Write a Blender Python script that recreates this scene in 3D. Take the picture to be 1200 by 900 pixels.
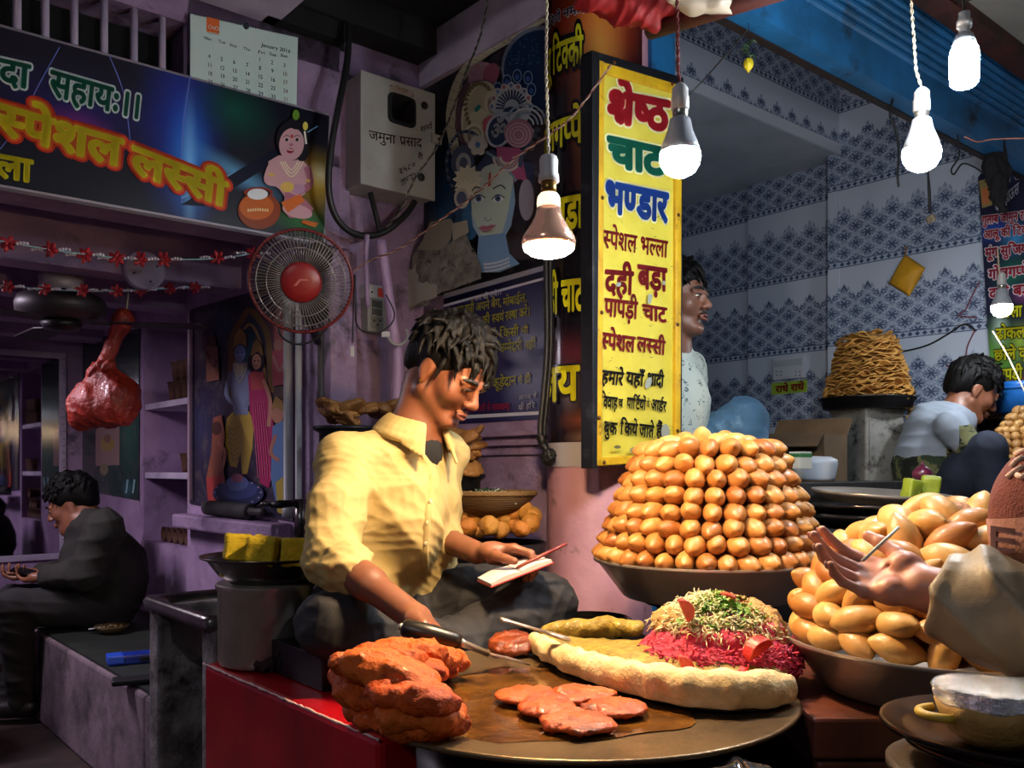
import bpy, bmesh, math, random
import numpy as np
from mathutils import Matrix, Vector, Euler, noise as mnoise
SC = bpy.context.scene
COL = SC.collection
for _o in list(bpy.data.objects):
    bpy.data.objects.remove(_o)
rnd = random.Random(7)
# ------------------------------------------------------------------ camera
# level camera at 1.1 m with a little vertical lens shift; focal length 1050 px on a 1200 px wide frame
FPX, HOR, CAMZ = 1050.0, 550.0, 1.10
_cd = bpy.data.cameras.new('camera')
_cd.sensor_fit = 'HORIZONTAL'; _cd.sensor_width = 36.0
_cd.lens = 36.0 * FPX / 1200.0
_cd.shift_y = (HOR - 450.0) / 1200.0
_cd.clip_start = 0.05; _cd.clip_end = 60
CAM = bpy.data.objects.new('camera', _cd); COL.objects.link(CAM)
CAM.location = (0, 0, CAMZ); CAM.rotation_euler = (math.pi / 2, 0, 0)
SC.camera = CAM
# ------------------------------------------------------------------ world, exposure
_w = bpy.data.worlds.new('world'); SC.world = _w; _w.use_nodes = True
_bg = _w.node_tree.nodes['Background']
_bg.inputs[0].default_value = (0.50, 0.56, 0.72, 1); _bg.inputs[1].default_value = 0.095
SC.view_settings.view_transform = 'Standard'; SC.view_settings.look = 'None'
SC.view_settings.exposure = 0.0; SC.view_settings.gamma = 1.0
SC.view_settings.use_curve_mapping = False
# lamp settings (power W, colour) used by the bulb builders and the room lamps
EM_WARM, EM_COOL, EM_MID, EM_CFL, EM_FAR = 940., 265., 400., 480., 300.
C_WARM, C_COOL = (1.0, 0.69, 0.37), (0.86, 0.93, 1.0)
def lamp(name, loc, power, color, size=0.05, kind='POINT', rot=None, sy=None):
    l = bpy.data.lights.new(name, kind); l.energy = power; l.color = color
    if kind == 'AREA':
        l.size = size
        if sy: l.shape = 'RECTANGLE'; l.size_y = sy
    elif kind == 'SPOT':
        l.shadow_soft_size = size; l.spot_size = math.radians(150); l.spot_blend = 0.6
    else: l.shadow_soft_size = size
    o = bpy.data.objects.new(name, l); COL.objects.link(o); o.location = loc
    if rot: o.rotation_euler = rot
    return o
# ------------------------------------------------------------------ coordinates
# the stall is turned 40 degrees: 'a' runs away to the far left, 'b' to the far right
AX = Vector((-math.sin(math.radians(40)), math.cos(math.radians(40)), 0))
BX = Vector((math.cos(math.radians(40)), math.sin(math.radians(40)), 0))
def U(u, v, z): return AX * u + BX * v + Vector((0, 0, z))
def at(px, py, d): return Vector(((px - 600) * d / FPX, d, CAMZ + (HOR - py) * d / FPX))
def uvz(p): return (p.dot(AX), p.dot(BX), p.z)
class Plane:
    """vertical plane seen from the street: axis 'B' is u=c, axis 'A' is v=c"""
    def __init__(s, axis, c):
        s.axis, s.c = axis, c
        s.x = BX.copy() if axis == 'B' else -AX
        s.n = -AX if axis == 'B' else -BX
        s.base = (AX if axis == 'B' else BX) * c
        s.o = s.base.copy()
    def hit(s, px, py):
        r = Vector(((px - 600) / FPX, 1, (HOR - py) / FPX)); o = Vector((0, 0, CAMZ))
        return o + r * ((s.base - o).dot(s.n) / r.dot(s.n))
    def origin(s, px, py): s.o = s.hit(px, py); return s
    def loc(s, px, py):
        p = s.hit(px, py) - s.o
        return (p.dot(s.x), p.z)
    def matrix(s):
        m = Matrix.Identity(4)
        for i in range(3):
            m[i][0] = s.x[i]; m[i][1] = (0, 0, 1)[i]; m[i][2] = s.n[i]; m[i][3] = s.o[i]
        return m
MUV = Matrix(((AX.x, BX.x, 0, 0), (AX.y, BX.y, 0, 0), (0, 0, 1, 0), (0, 0, 0, 1)))   # (u,v,z) -> world
# ------------------------------------------------------------------ materials
def lin(h):
    if not isinstance(h, str): return tuple(h)
    h = h.lstrip('#'); r = []
    for i in (0, 2, 4):
        c = int(h[i:i + 2], 16) / 255
        r.append(c / 12.92 if c <= .04045 else ((c + .055) / 1.055) ** 2.4)
    return tuple(r)
class NT:
    def __init__(s, name):
        s.m = bpy.data.materials.new(name); s.m.use_nodes = True
        s.t = s.m.node_tree; s.b = s.t.nodes['Principled BSDF']
    def n(s, typ, **kw):
        nd = s.t.nodes.new(typ)
        for k, v in kw.items(): setattr(nd, k, v)
        return nd
    def link(s, a, b): s.t.links.new(a, b)
    def val(s, sock, v):
        if hasattr(v, 'links') or hasattr(v, 'is_linked'): s.link(v, sock)
        else: sock.default_value = v
    def math(s, op, a, b=0.0, c=0.0):
        nd = s.n('ShaderNodeMath', operation=op)
        s.val(nd.inputs[0], a); s.val(nd.inputs[1], b); s.val(nd.inputs[2], c)
        return nd.outputs[0]
    def mix(s, f, a, b):
        nd = s.n('ShaderNodeMix', data_type='RGBA'); s.val(nd.inputs[0], f)
        for i, c in ((6, a), (7, b)):
            if isinstance(c, (str, tuple)): nd.inputs[i].default_value = lin(c) + (1,)
            else: s.link(c, nd.inputs[i])
        return nd.outputs[2]
    def coord(s, which='Object', scale=(1, 1, 1)):
        tc = s.n('ShaderNodeTexCoord'); mp = s.n('ShaderNodeMapping'); mp.inputs['Scale'].default_value = scale
        s.link(tc.outputs[which], mp.inputs[0]); return mp.outputs[0]
    def noise(s, vec, scale, detail=4, rough=.55):
        nd = s.n('ShaderNodeTexNoise'); s.link(vec, nd.inputs['Vector'])
        nd.inputs['Scale'].default_value = scale; nd.inputs['Detail'].default_value = detail
        nd.inputs['Roughness'].default_value = rough
        return nd.outputs[0]
    def ramp(s, f, a, b):
        nd = s.n('ShaderNodeMapRange'); s.link(f, nd.inputs[0]); nd.inputs[1].default_value = a; nd.inputs[2].default_value = b
        return nd.outputs[0]
    def bump(s, h, strength, dist=0.01):
        nd = s.n('ShaderNodeBump'); s.link(h, nd.inputs['Height']); nd.inputs['Strength'].default_value = strength
        nd.inputs['Distance'].default_value = dist; s.link(nd.outputs[0], s.b.inputs['Normal'])
_mats = {}
def mat(name, col, rough=.6, metal=0., col2=None, vs=8., lo=.35, hi=.65, bump=0., bs=30., bd=.01, emit=0., spec=.5, coat=0., rand=None, sss=0., stretch=(1, 1, 1), trans=0., alpha=1., dirt=None, dlo=.55, dhi=.75, ds=3.):
    if name in _mats: return _mats[name]
    t = NT(name); b = t.b
    b.inputs['Base Color'].default_value = lin(col) + (1,)
    b.inputs['Roughness'].default_value = rough; b.inputs['Metallic'].default_value = metal
    b.inputs['Specular IOR Level'].default_value = spec; b.inputs['Coat Weight'].default_value = coat
    if trans: b.inputs['Transmission Weight'].default_value = trans
    if alpha < 1: b.inputs['Alpha'].default_value = alpha
    if sss: b.inputs['Subsurface Weight'].default_value = sss; b.inputs['Subsurface Radius'].default_value = (.01, .004, .002)
    out = None
    v = t.coord('Object', stretch) if (col2 or bump or dirt) else None
    if col2: out = t.mix(t.ramp(t.noise(v, vs), lo, hi), col, col2)
    if rand:
        oi = t.n('ShaderNodeObjectInfo')
        out = t.mix(t.math('MULTIPLY', oi.outputs['Random'], rand[1] if isinstance(rand, tuple) else .6), out if out else col, rand[0] if isinstance(rand, tuple) else rand)
    if dirt: out = t.mix(t.ramp(t.noise(v, ds, 8, .7), dlo, dhi), out if out else col, dirt)
    if out: t.link(out, b.inputs['Base Color'])
    if bump: t.bump(t.noise(v, bs, 5, .6), bump, bd)
    if emit:
        b.inputs['Emission Color'].default_value = lin(col) + (1,); b.inputs['Emission Strength'].default_value = emit
    _mats[name] = t.m
    return t.m
# ------------------------------------------------------------------ objects
W = {}
def tag(o, label=None, cat=None, group=None, kind=None):
    if label: o['label'] = label
    if cat: o['category'] = cat
    if group: o['group'] = group
    if kind: o['kind'] = kind
    return o
def TH(name, label, cat, loc=(0, 0, 0), rz=0., group=None, mtx=None):
    o = bpy.data.objects.new(name, None); COL.objects.link(o); o.empty_display_size = .05
    m = mtx if mtx is not None else Matrix.Translation(Vector(loc)) @ Matrix.Rotation(rz, 4, 'Z')
    o.matrix_basis = m; W[o.name] = m.copy()
    return tag(o, label, cat, group)
def wm(o): return W[o.name]
class MB:
    def __init__(s): s.v = []; s.f = []; s.m = []
    def add(s, v, f, mi=0, mtx=None):
        n = len(s.v)
        if mtx is not None: v = [tuple(mtx @ Vector(p)) for p in v]
        s.v += [tuple(p) for p in v]
        for q in f: s.f.append(tuple(i + n for i in q)); s.m.append(mi)
        return s
    def box(s, x0, x1, y0, y1, z0, z1, mi=0, mtx=None):
        v = [(x, y, z) for z in (z0, z1) for y in (y0, y1) for x in (x0, x1)]
        return s.add(v, [(0, 2, 3, 1), (4, 5, 7, 6), (0, 1, 5, 4), (2, 6, 7, 3), (0, 4, 6, 2), (1, 3, 7, 5)], mi, mtx)
    def lathe(s, prof, seg=32, mi=0, mtx=None, cx=0, cy=0, cz=0, ex=1., ey=1., a0=0., a1=2 * math.pi):
        full = abs(a1 - a0 - 2 * math.pi) < 1e-6
        n = seg if full else seg + 1; v = []; f = []
        for r, z in prof:
            for i in range(n):
                a = a0 + (a1 - a0) * i / seg
                v.append((cx + r * math.cos(a) * ex, cy + r * math.sin(a) * ey, cz + z))
        for j in range(len(prof) - 1):
            for i in range(seg):
                k = (i + 1) % n
                f.append((j * n + i, j * n + k, (j + 1) * n + k, (j + 1) * n + i))
        if full:
            if prof[0][0] > 1e-6: f.append(tuple(range(n))[::-1])
            if prof[-1][0] > 1e-6: f.append(tuple((len(prof) - 1) * n + i for i in range(n)))
        return s.add(v, f, mi, mtx)
    def tube(s, pts, r, seg=8, mi=0, mtx=None, caps=True, flat=1.):
        pts = [Vector(p) for p in pts]; n = len(pts)
        rs = r if isinstance(r, (list, tuple)) else [r] * n
        v = []; f = []; up = None
        for i, p in enumerate(pts):
            t = (pts[min(i + 1, n - 1)] - pts[max(i - 1, 0)])
            t = t.normalized() if t.length > 1e-9 else Vector((0, 0, 1))
            if up is None:
                up = Vector((0, 0, 1)) if abs(t.z) < .9 else Vector((0, 1, 0))
            x = t.cross(up)
            if x.length < 1e-6: x = t.orthogonal()
            x.normalize(); y = x.cross(t); up = y
            for k in range(seg):
                a = 2 * math.pi * k / seg
                v.append(p + x * math.cos(a) * rs[i] + y * math.sin(a) * rs[i] * flat)
        for i in range(n - 1):
            for k in range(seg):
                q = (k + 1) % seg
                f.append((i * seg + k, i * seg + q, (i + 1) * seg + q, (i + 1) * seg + k))
        if caps: f.append(tuple(range(seg))[::-1]); f.append(tuple((n - 1) * seg + k for k in range(seg)))
        return s.add(v, f, mi, mtx)
    def poly(s, pts, z=0., mi=0, mtx=None):
        a = sum(pts[i][0] * pts[(i + 1) % len(pts)][1] - pts[(i + 1) % len(pts)][0] * pts[i][1] for i in range(len(pts)))
        if a < 0: pts = pts[::-1]
        return s.add([(p[0], p[1], z) for p in pts], [tuple(range(len(pts)))], mi, mtx)
    def ext(s, pts, z0, z1, mi=0, mtx=None):
        a = sum(pts[i][0] * pts[(i + 1) % len(pts)][1] - pts[(i + 1) % len(pts)][0] * pts[i][1] for i in range(len(pts)))
        if a < 0: pts = pts[::-1]
        n = len(pts)
        v = [(p[0], p[1], z0) for p in pts] + [(p[0], p[1], z1) for p in pts]
        f = [tuple(range(n))[::-1], tuple(range(n, 2 * n))] + [(i, (i + 1) % n, n + (i + 1) % n, n + i) for i in range(n)]
        return s.add(v, f, mi, mtx)
    def ball(s, c, r, mi=0, seg=12, rings=8, mtx=None):
        if not isinstance(r, (tuple, list)): r = (r, r, r)
        v = [(c[0], c[1], c[2] - r[2])]
        for j in range(1, rings):
            t = -math.pi / 2 + math.pi * j / rings
            for i in range(seg):
                a = 2 * math.pi * i / seg
                v.append((c[0] + r[0] * math.cos(t) * math.cos(a), c[1] + r[1] * math.cos(t) * math.sin(a), c[2] + r[2] * math.sin(t)))
        v.append((c[0], c[1], c[2] + r[2])); f = []
        for i in range(seg):
            k = (i + 1) % seg
            f.append((0, 1 + k, 1 + i)); f.append((len(v) - 1, 1 + (rings - 2) * seg + i, 1 + (rings - 2) * seg + k))
            for j in range(rings - 2):
                f.append((1 + j * seg + i, 1 + j * seg + k, 1 + (j + 1) * seg + k, 1 + (j + 1) * seg + i))
        return s.add(v, f, mi, mtx)
    def build(s, name, mats, parent=None, smooth=False, bevel=0., world=False, label=None, cat=None, group=None, kind=None, sub=0, solid=0., org=None, mtx=None, auto=None):
        """world=True: vertices are in world space; a part is brought into its parent's frame, a thing gets its origin at its base"""
        if not isinstance(mats, (list, tuple)): mats = [mats]
        co = np.array(s.v, dtype=np.float64)
        m = None
        if world:
            if parent is not None:
                im = np.array(wm(parent).inverted()); co = co @ im[:3, :3].T + im[:3, 3]
            else:
                if org is None:
                    lo, hi = co.min(0), co.max(0); org = ((lo[0] + hi[0]) / 2, (lo[1] + hi[1]) / 2, lo[2])
                co = co - np.array(org); m = Matrix.Translation(Vector(org))
        elif mtx is not None: m = mtx
        me = bpy.data.meshes.new(name); me.from_pydata(co.tolist(), [], s.f)
        for q in mats: me.materials.append(q)
        if len(mats) > 1: me.polygons.foreach_set('material_index', s.m)
        if smooth: me.polygons.foreach_set('use_smooth', [True] * len(me.polygons))
        if auto is not None:
            me.polygons.foreach_set('use_smooth', [True] * len(me.polygons)); me.update(); me.set_sharp_from_angle(angle=math.radians(auto))
        me.update()
        o = bpy.data.objects.new(name, me); COL.objects.link(o)
        if m is not None: o.matrix_basis = m
        W[o.name] = m.copy() if m is not None else Matrix.Identity(4)
        if parent is not None: o.parent = parent; W[o.name] = wm(parent) @ W[o.name]
        if solid:
            q = o.modifiers.new('solid', 'SOLIDIFY'); q.thickness = solid; q.offset = -1
        if bevel:
            q = o.modifiers.new('bevel', 'BEVEL'); q.width = bevel; q.segments = 2; q.limit_method = 'ANGLE'
        if sub:
            q = o.modifiers.new('sub', 'SUBSURF'); q.levels = sub; q.render_levels = sub
        return tag(o, label, cat, group, kind)
def dup(o, loc=None, mtx=None, label=None, group=None):
    """copy a thing with its parts and sub-parts"""
    c = o.copy(); COL.objects.link(c)
    if mtx is not None: c.matrix_basis = mtx
    elif loc is not None: c.location = loc
    W[c.name] = c.matrix_basis.copy()
    if label: c['label'] = label
    if group: c['group'] = group
    def rec(src, dst):
        for ch in KIDS.get(src.name, [k for k in src.children]):
            d = ch.copy(); COL.objects.link(d); d.parent = dst; W[d.name] = wm(dst) @ d.matrix_basis
            rec(ch, d)
    rec(o, c)
    return c
KIDS = {}
RUV = Matrix.Rotation(math.radians(40), 4, 'Z')          # local (v, u, z) -> world
def ub(b, u0, u1, v0, v1, z0, z1, mi=0):
    """box in stall coordinates, in world space"""
    return b.box(v0, v1, u0, u1, z0, z1, mi, RUV)
def slab(name, pieces, m, bevel=0., kind='structure', label=None, cat=None, group=None):
    """boxes (u0,u1,v0,v1,z0,z1) as one object turned with the stall"""
    P = np.array([p[:6] for p in pieces]); lo = P[:, ::2].min(0); hi = P[:, 1::2].max(0)
    o = ((lo[1] + hi[1]) / 2, (lo[0] + hi[0]) / 2, lo[2]); b = MB()
    for p in pieces: b.box(p[2] - o[0], p[3] - o[0], p[0] - o[1], p[1] - o[1], p[4] - o[2], p[5] - o[2], p[6] if len(p) > 6 else 0)
    return b.build(name, m, mtx=RUV @ Matrix.Translation(o), kind=kind, bevel=bevel, label=label, cat=cat, group=group)
def bez(pts, n=8):
    """Catmull-Rom through the points"""
    pts = [Vector(p) for p in pts]; out = []
    for i in range(len(pts) - 1):
        p0, p1, p2, p3 = pts[max(i - 1, 0)], pts[i], pts[i + 1], pts[min(i + 2, len(pts) - 1)]
        for k in range(n):
            t = k / n
            out.append(.5 * ((2 * p1) + (p2 - p0) * t + (2 * p0 - 5 * p1 + 4 * p2 - p3) * t * t + (3 * p1 - p0 - 3 * p2 + p3) * t ** 3))
    out.append(pts[-1]); return out
def sag(a, b, drop, n=14):
    a, b = Vector(a), Vector(b)
    return [a.lerp(b, i / n) - Vector((0, 0, drop * 4 * (i / n) * (1 - i / n))) for i in range(n + 1)]
def twist(path, r, pitch=.02):
    """two strands wound round a path"""
    out = []
    for ph in (0, math.pi):
        L = 0; q = []
        for i, p in enumerate(path):
            if i: L += (p - path[i - 1]).length
            a = ph + L / pitch * 2 * math.pi
            t = (path[min(i + 1, len(path) - 1)] - path[max(i - 1, 0)]).normalized()
            x = t.orthogonal().normalized() if abs(t.z) < .9 else Vector((1, 0, 0)); y = t.cross(x).normalized(); x = y.cross(t)
            q.append(p + (x * math.cos(a) + y * math.sin(a)) * r)
        out.append(q)
    return out
def dense(path, step):
    out = []
    for a, b in zip(path[:-1], path[1:]):
        n = max(1, int((b - a).length / step))
        out += [a.lerp(b, i / n) for i in range(n)]
    return out + [path[-1]]
# ------------------------------------------------------------------ implicit surfaces (numpy) for bodies, cloth and food
def rot3(r):
    if isinstance(r, Euler): return r.to_matrix()
    return r.to_3x3() if isinstance(r, Matrix) else r
class SDF:
    def __init__(s, lo, hi, h):
        s.lo = np.array(lo, np.float32); s.h = h
        s.n = np.ceil((np.array(hi) - np.array(lo)) / h).astype(int) + 1
        s.D = np.full(tuple(s.n), 9., np.float32)
    def _g(s, lo, hi):
        i0 = np.clip(np.floor((np.array(lo) - s.lo) / s.h).astype(int), 0, s.n - 1)
        i1 = np.clip(np.ceil((np.array(hi) - s.lo) / s.h).astype(int) + 1, 1, s.n)
        if (i1 <= i0).any(): return None, None
        sl = tuple(slice(a, b) for a, b in zip(i0, i1))
        ax = [s.lo[k] + s.h * np.arange(i0[k], i1[k], dtype=np.float32) for k in range(3)]
        return sl, np.meshgrid(*ax, indexing='ij', sparse=True)
    def _op(s, sl, d, k, sub):
        D = s.D[sl]; k = max(k, 1e-5)
        if sub:
            h = np.clip(.5 - .5 * (D + d) / k, 0, 1); s.D[sl] = D * (1 - h) - d * h + k * h * (1 - h)
        else:
            h = np.clip(.5 + .5 * (D - d) / k, 0, 1); s.D[sl] = D * (1 - h) + d * h - k * h * (1 - h)
    def cap(s, a, b, ra, rb=None, k=.01, sub=False, sq=None):
        """round cone from a to b; sq=(dir, factor) squashes the section along dir"""
        rb = ra if rb is None else rb
        a = np.array(a, np.float32); b = np.array(b, np.float32); R = max(ra, rb) * (1 if not sq else max(1, sq[1])) + k + 3 * s.h
        sl, g = s._g(np.minimum(a, b) - R, np.maximum(a, b) + R)
        if sl is None: return s
        ab = b - a; L = float(ab @ ab) + 1e-9
        p = [g[i] - a[i] for i in range(3)]
        t = np.clip((p[0] * ab[0] + p[1] * ab[1] + p[2] * ab[2]) / L, 0, 1)
        q = [p[i] - t * ab[i] for i in range(3)]
        if sq:
            e = np.array(sq[0], np.float32); e /= np.linalg.norm(e); c = q[0] * e[0] + q[1] * e[1] + q[2] * e[2]
            w = 1. / sq[1] - 1.; q = [q[i] + w * c * e[i] for i in range(3)]
        d = np.sqrt(q[0] ** 2 + q[1] ** 2 + q[2] ** 2) - (ra + (rb - ra) * t)
        if sq and sq[1] < 1: d = d * (.5 + .5 * sq[1])
        s._op(sl, d, k, sub); return s
    def chain(s, pts, rs, k=.01, sub=False, sq=None):
        for i in range(len(pts) - 1): s.cap(pts[i], pts[i + 1], rs[i], rs[i + 1], k, sub, sq)
        return s
    def ell(s, c, r, rot=None, k=.01, sub=False):
        R = max(r) + k + 3 * s.h; c = np.array(c, np.float32)
        sl, g = s._g(c - R, c + R)
        if sl is None: return s
        p = [g[i] - c[i] for i in range(3)]
        if rot is not None:
            m = np.array(rot3(rot), np.float32)
            p = [p[0] * m[0][i] + p[1] * m[1][i] + p[2] * m[2][i] for i in range(3)]
        k0 = np.sqrt((p[0] / r[0]) ** 2 + (p[1] / r[1]) ** 2 + (p[2] / r[2]) ** 2)
        k1 = np.sqrt((p[0] / r[0] ** 2) ** 2 + (p[1] / r[1] ** 2) ** 2 + (p[2] / r[2] ** 2) ** 2) + 1e-9
        d = np.where(k0 < .05, k0 * min(r) - min(r), k0 * (k0 - 1) / k1)
        s._op(sl, d.astype(np.float32), k, sub); return s
    def rbox(s, c, r, rad, rot=None, k=.01, sub=False):
        R = math.sqrt(sum(x * x for x in r)) + k + 3 * s.h; c = np.array(c, np.float32)
        sl, g = s._g(c - R, c + R)
        if sl is None: return s
        p = [g[i] - c[i] for i in range(3)]
        if rot is not None:
            m = np.array(rot3(rot), np.float32)
            p = [p[0] * m[0][i] + p[1] * m[1][i] + p[2] * m[2][i] for i in range(3)]
        q = [np.abs(p[i]) - (r[i] - rad) for i in range(3)]
        d = np.sqrt(sum(np.maximum(x, 0) ** 2 for x in q)) + np.minimum(np.maximum(np.maximum(q[0], q[1]), q[2]), 0) - rad
        s._op(sl, d, k, sub); return s
    def plane_cut(s, p, n):
        """remove everything on the side n points to"""
        n = np.array(n, np.float32); n /= np.linalg.norm(n)
        ax = [s.lo[k] + s.h * np.arange(s.n[k], dtype=np.float32) for k in range(3)]
        g = np.meshgrid(*ax, indexing='ij', sparse=True)
        d = sum((g[i] - p[i]) * n[i] for i in range(3))
        s.D = np.maximum(s.D, d.astype(np.float32)); return s
    def rough(s, amp, scale, seed=0):
        """broad bumps: sum of sines"""
        r = np.random.RandomState(seed)
        ax = [s.lo[k] + s.h * np.arange(s.n[k], dtype=np.float32) for k in range(3)]
        g = np.meshgrid(*ax, indexing='ij', sparse=True)
        for i in range(6):
            w = r.normal(size=3) * scale; s.D += amp / 3 * np.sin(g[0] * w[0] + g[1] * w[1] + g[2] * w[2] + r.uniform(0, 6.28)).astype(np.float32)
        return s
    def mesh(s):
        D = np.pad(s.D, 1, constant_values=9.); lo = s.lo - s.h
        sg = D < 0
        nx, ny, nz = (d - 1 for d in D.shape)
        cnt = np.zeros((nx, ny, nz), np.float32); acc = np.zeros((nx, ny, nz, 3), np.float32)
        corners = sg[:-1, :-1, :-1].astype(np.int8)
        tot = np.zeros((nx, ny, nz), np.int8)
        for i in (0, 1):
            for j in (0, 1):
                for k in (0, 1): tot += sg[i:i + nx, j:j + ny, k:k + nz]
        act = np.argwhere((tot > 0) & (tot < 8))
        X, Y, Z = act.T
        pos = np.zeros((len(act), 3)); num = np.zeros(len(act))
        for ax in range(3):
            for o1 in (0, 1):
                for o2 in (0, 1):
                    off = [0, 0, 0]; oth = [q for q in range(3) if q != ax]; off[oth[0]] = o1; off[oth[1]] = o2
                    a = D[X + off[0], Y + off[1], Z + off[2]]
                    of2 = list(off); of2[ax] = 1
                    b = D[X + of2[0], Y + of2[1], Z + of2[2]]
                    c = (a < 0) != (b < 0); t = np.where(c, a / np.where(c, a - b, 1), 0)
                    p = np.array(off, float)[None].repeat(len(act), 0); p[:, ax] += t
                    pos += p * c[:, None]; num += c
        V = lo + s.h * (act + pos / num[:, None])
        idx = np.full((nx, ny, nz), -1, np.int64); idx[X, Y, Z] = np.arange(len(act))
        F = []
        for ax in range(3):
            o = [q for q in range(3) if q != ax]
            sl1 = [slice(1, -1)] * 3; sl1[ax] = slice(0, D.shape[ax] - 1); sl2 = list(sl1); sl2[ax] = slice(1, D.shape[ax])
            A = sg[tuple(sl1)]; B = sg[tuple(sl2)]
            e = np.argwhere(A != B); off = np.array([1, 1, 1]); off[ax] = 0; e = e + off
            fl = A[A != B]
            def I(d1, d2):
                q = e.copy(); q[:, o[0]] -= d1; q[:, o[1]] -= d2; return idx[q[:, 0], q[:, 1], q[:, 2]]
            Q = np.stack([I(1, 1), I(0, 1), I(0, 0), I(1, 0)], 1)
            if ax == 1: fl = ~fl
            Q[~fl] = Q[~fl][:, ::-1]; F.append(Q)
        return V, np.concatenate(F)
    def mb(s, fn=None):
        V, F = s.mesh(); b = MB()
        if fn is not None: V = fn(V, F)
        b.v = [tuple(p) for p in V.tolist()]; b.f = [tuple(q) for q in F.tolist()]; b.m = [0] * len(b.f)
        return b
def vnormals(V, F):
    n = np.cross(V[F[:, 2]] - V[F[:, 0]], V[F[:, 3]] - V[F[:, 1]]); N = np.zeros_like(V)
    for k in range(4): np.add.at(N, F[:, k], n)
    return N / (np.linalg.norm(N, axis=1, keepdims=True) + 1e-9)
def wrinkles(amp, freq, direction=None, seed=0, warp=3.0):
    """folds of cloth: warped ridges pushed along the normals"""
    def fn(V, F):
        r = np.random.RandomState(seed); N = vnormals(V, F); c = V - V.mean(0); d = np.zeros(len(V))
        for i in range(5):
            w = r.normal(size=3); w /= np.linalg.norm(w)
            if direction is not None:
                w = np.array(direction) + .35 * r.normal(size=3); w /= np.linalg.norm(w)
            w2 = r.normal(size=3) * freq * .4; ph = r.uniform(0, 6.28)
            x = c @ w * freq * (1 + .35 * i) + warp * np.sin(c @ w2 + ph) + ph
            m = .5 + .5 * np.sin(c @ (r.normal(size=3) * freq * .3) + r.uniform(0, 6.28))
            d += m * (1 - np.abs(np.sin(x))) ** 1.5
        d -= d.mean(); return V + N * (amp * d)[:, None]
    return fn
# ------------------------------------------------------------------ lettering
_gl = {}
VIR, RA = '\u094d', '\u0930'
CONS = set(chr(c) for c in list(range(0x915, 0x93a)) + list(range(0x958, 0x960)))
MARKS = set('\u093f')
def _glyph(ch, off=0.):
    off = 0.; key = ch
    if key in _gl: return _gl[key]
    def conv(body):
        c = bpy.data.curves.new('g', 'FONT'); c.body = body; c.offset = off; c.fill_mode = 'FRONT'; c.resolution_u = 3
        o = bpy.data.objects.new('g', c); COL.objects.link(o)
        dg = bpy.context.evaluated_depsgraph_get(); dg.update()
        m = bpy.data.meshes.new_from_object(o.evaluated_get(dg))
        v = [tuple(x.co) for x in m.vertices]; f = [tuple(p.vertices) for p in m.polygons]
        bpy.data.objects.remove(o); bpy.data.curves.remove(c); bpy.data.meshes.remove(m)
        return v, f
    v, f = conv(ch) if ch.strip() else ([], [])
    def span(b):
        q = conv(b)[0]; return max(p[0] for p in q) - min(p[0] for p in q)
    adv = span('\u0964' + ch + '\u0964') - span('\u0964\u0964')
    if ch in '\u0901\u0902\u0941\u0942\u0943\u0947\u0948\u094d\u093c': adv = 0.
    _gl[key] = (v, f, adv); return _gl[key]
def clipx(v, f, x, keep_left=True, vert=0):
    bm = bmesh.new(); vs = [bm.verts.new(p) for p in v]
    for q in f:
        try: bm.faces.new([vs[i] for i in q])
        except ValueError: pass
    no = (1, 0, 0) if not vert else (0, 1, 0); co = (x, 0, 0) if not vert else (0, x, 0)
    bmesh.ops.bisect_plane(bm, geom=bm.verts[:] + bm.edges[:] + bm.faces[:], plane_co=co, plane_no=no, clear_outer=keep_left, clear_inner=False)
    bm.verts.index_update(); r = ([tuple(p.co) for p in bm.verts], [tuple(q.index for q in g.verts) for g in bm.faces]); bm.free(); return r
def _stroke(pts, w):
    v = []; f = []
    for i, p in enumerate(pts):
        a = Vector(pts[max(i - 1, 0)]); b = Vector(pts[min(i + 1, len(pts) - 1)]); t = (b - a).normalized(); n = Vector((-t.y, t.x)) * w / 2
        v += [(p[0] + n.x, p[1] + n.y, 0), (p[0] - n.x, p[1] - n.y, 0)]
    for i in range(len(pts) - 1): f.append((2 * i, 2 * i + 1, 2 * i + 3, 2 * i + 2))
    return v, f
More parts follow.
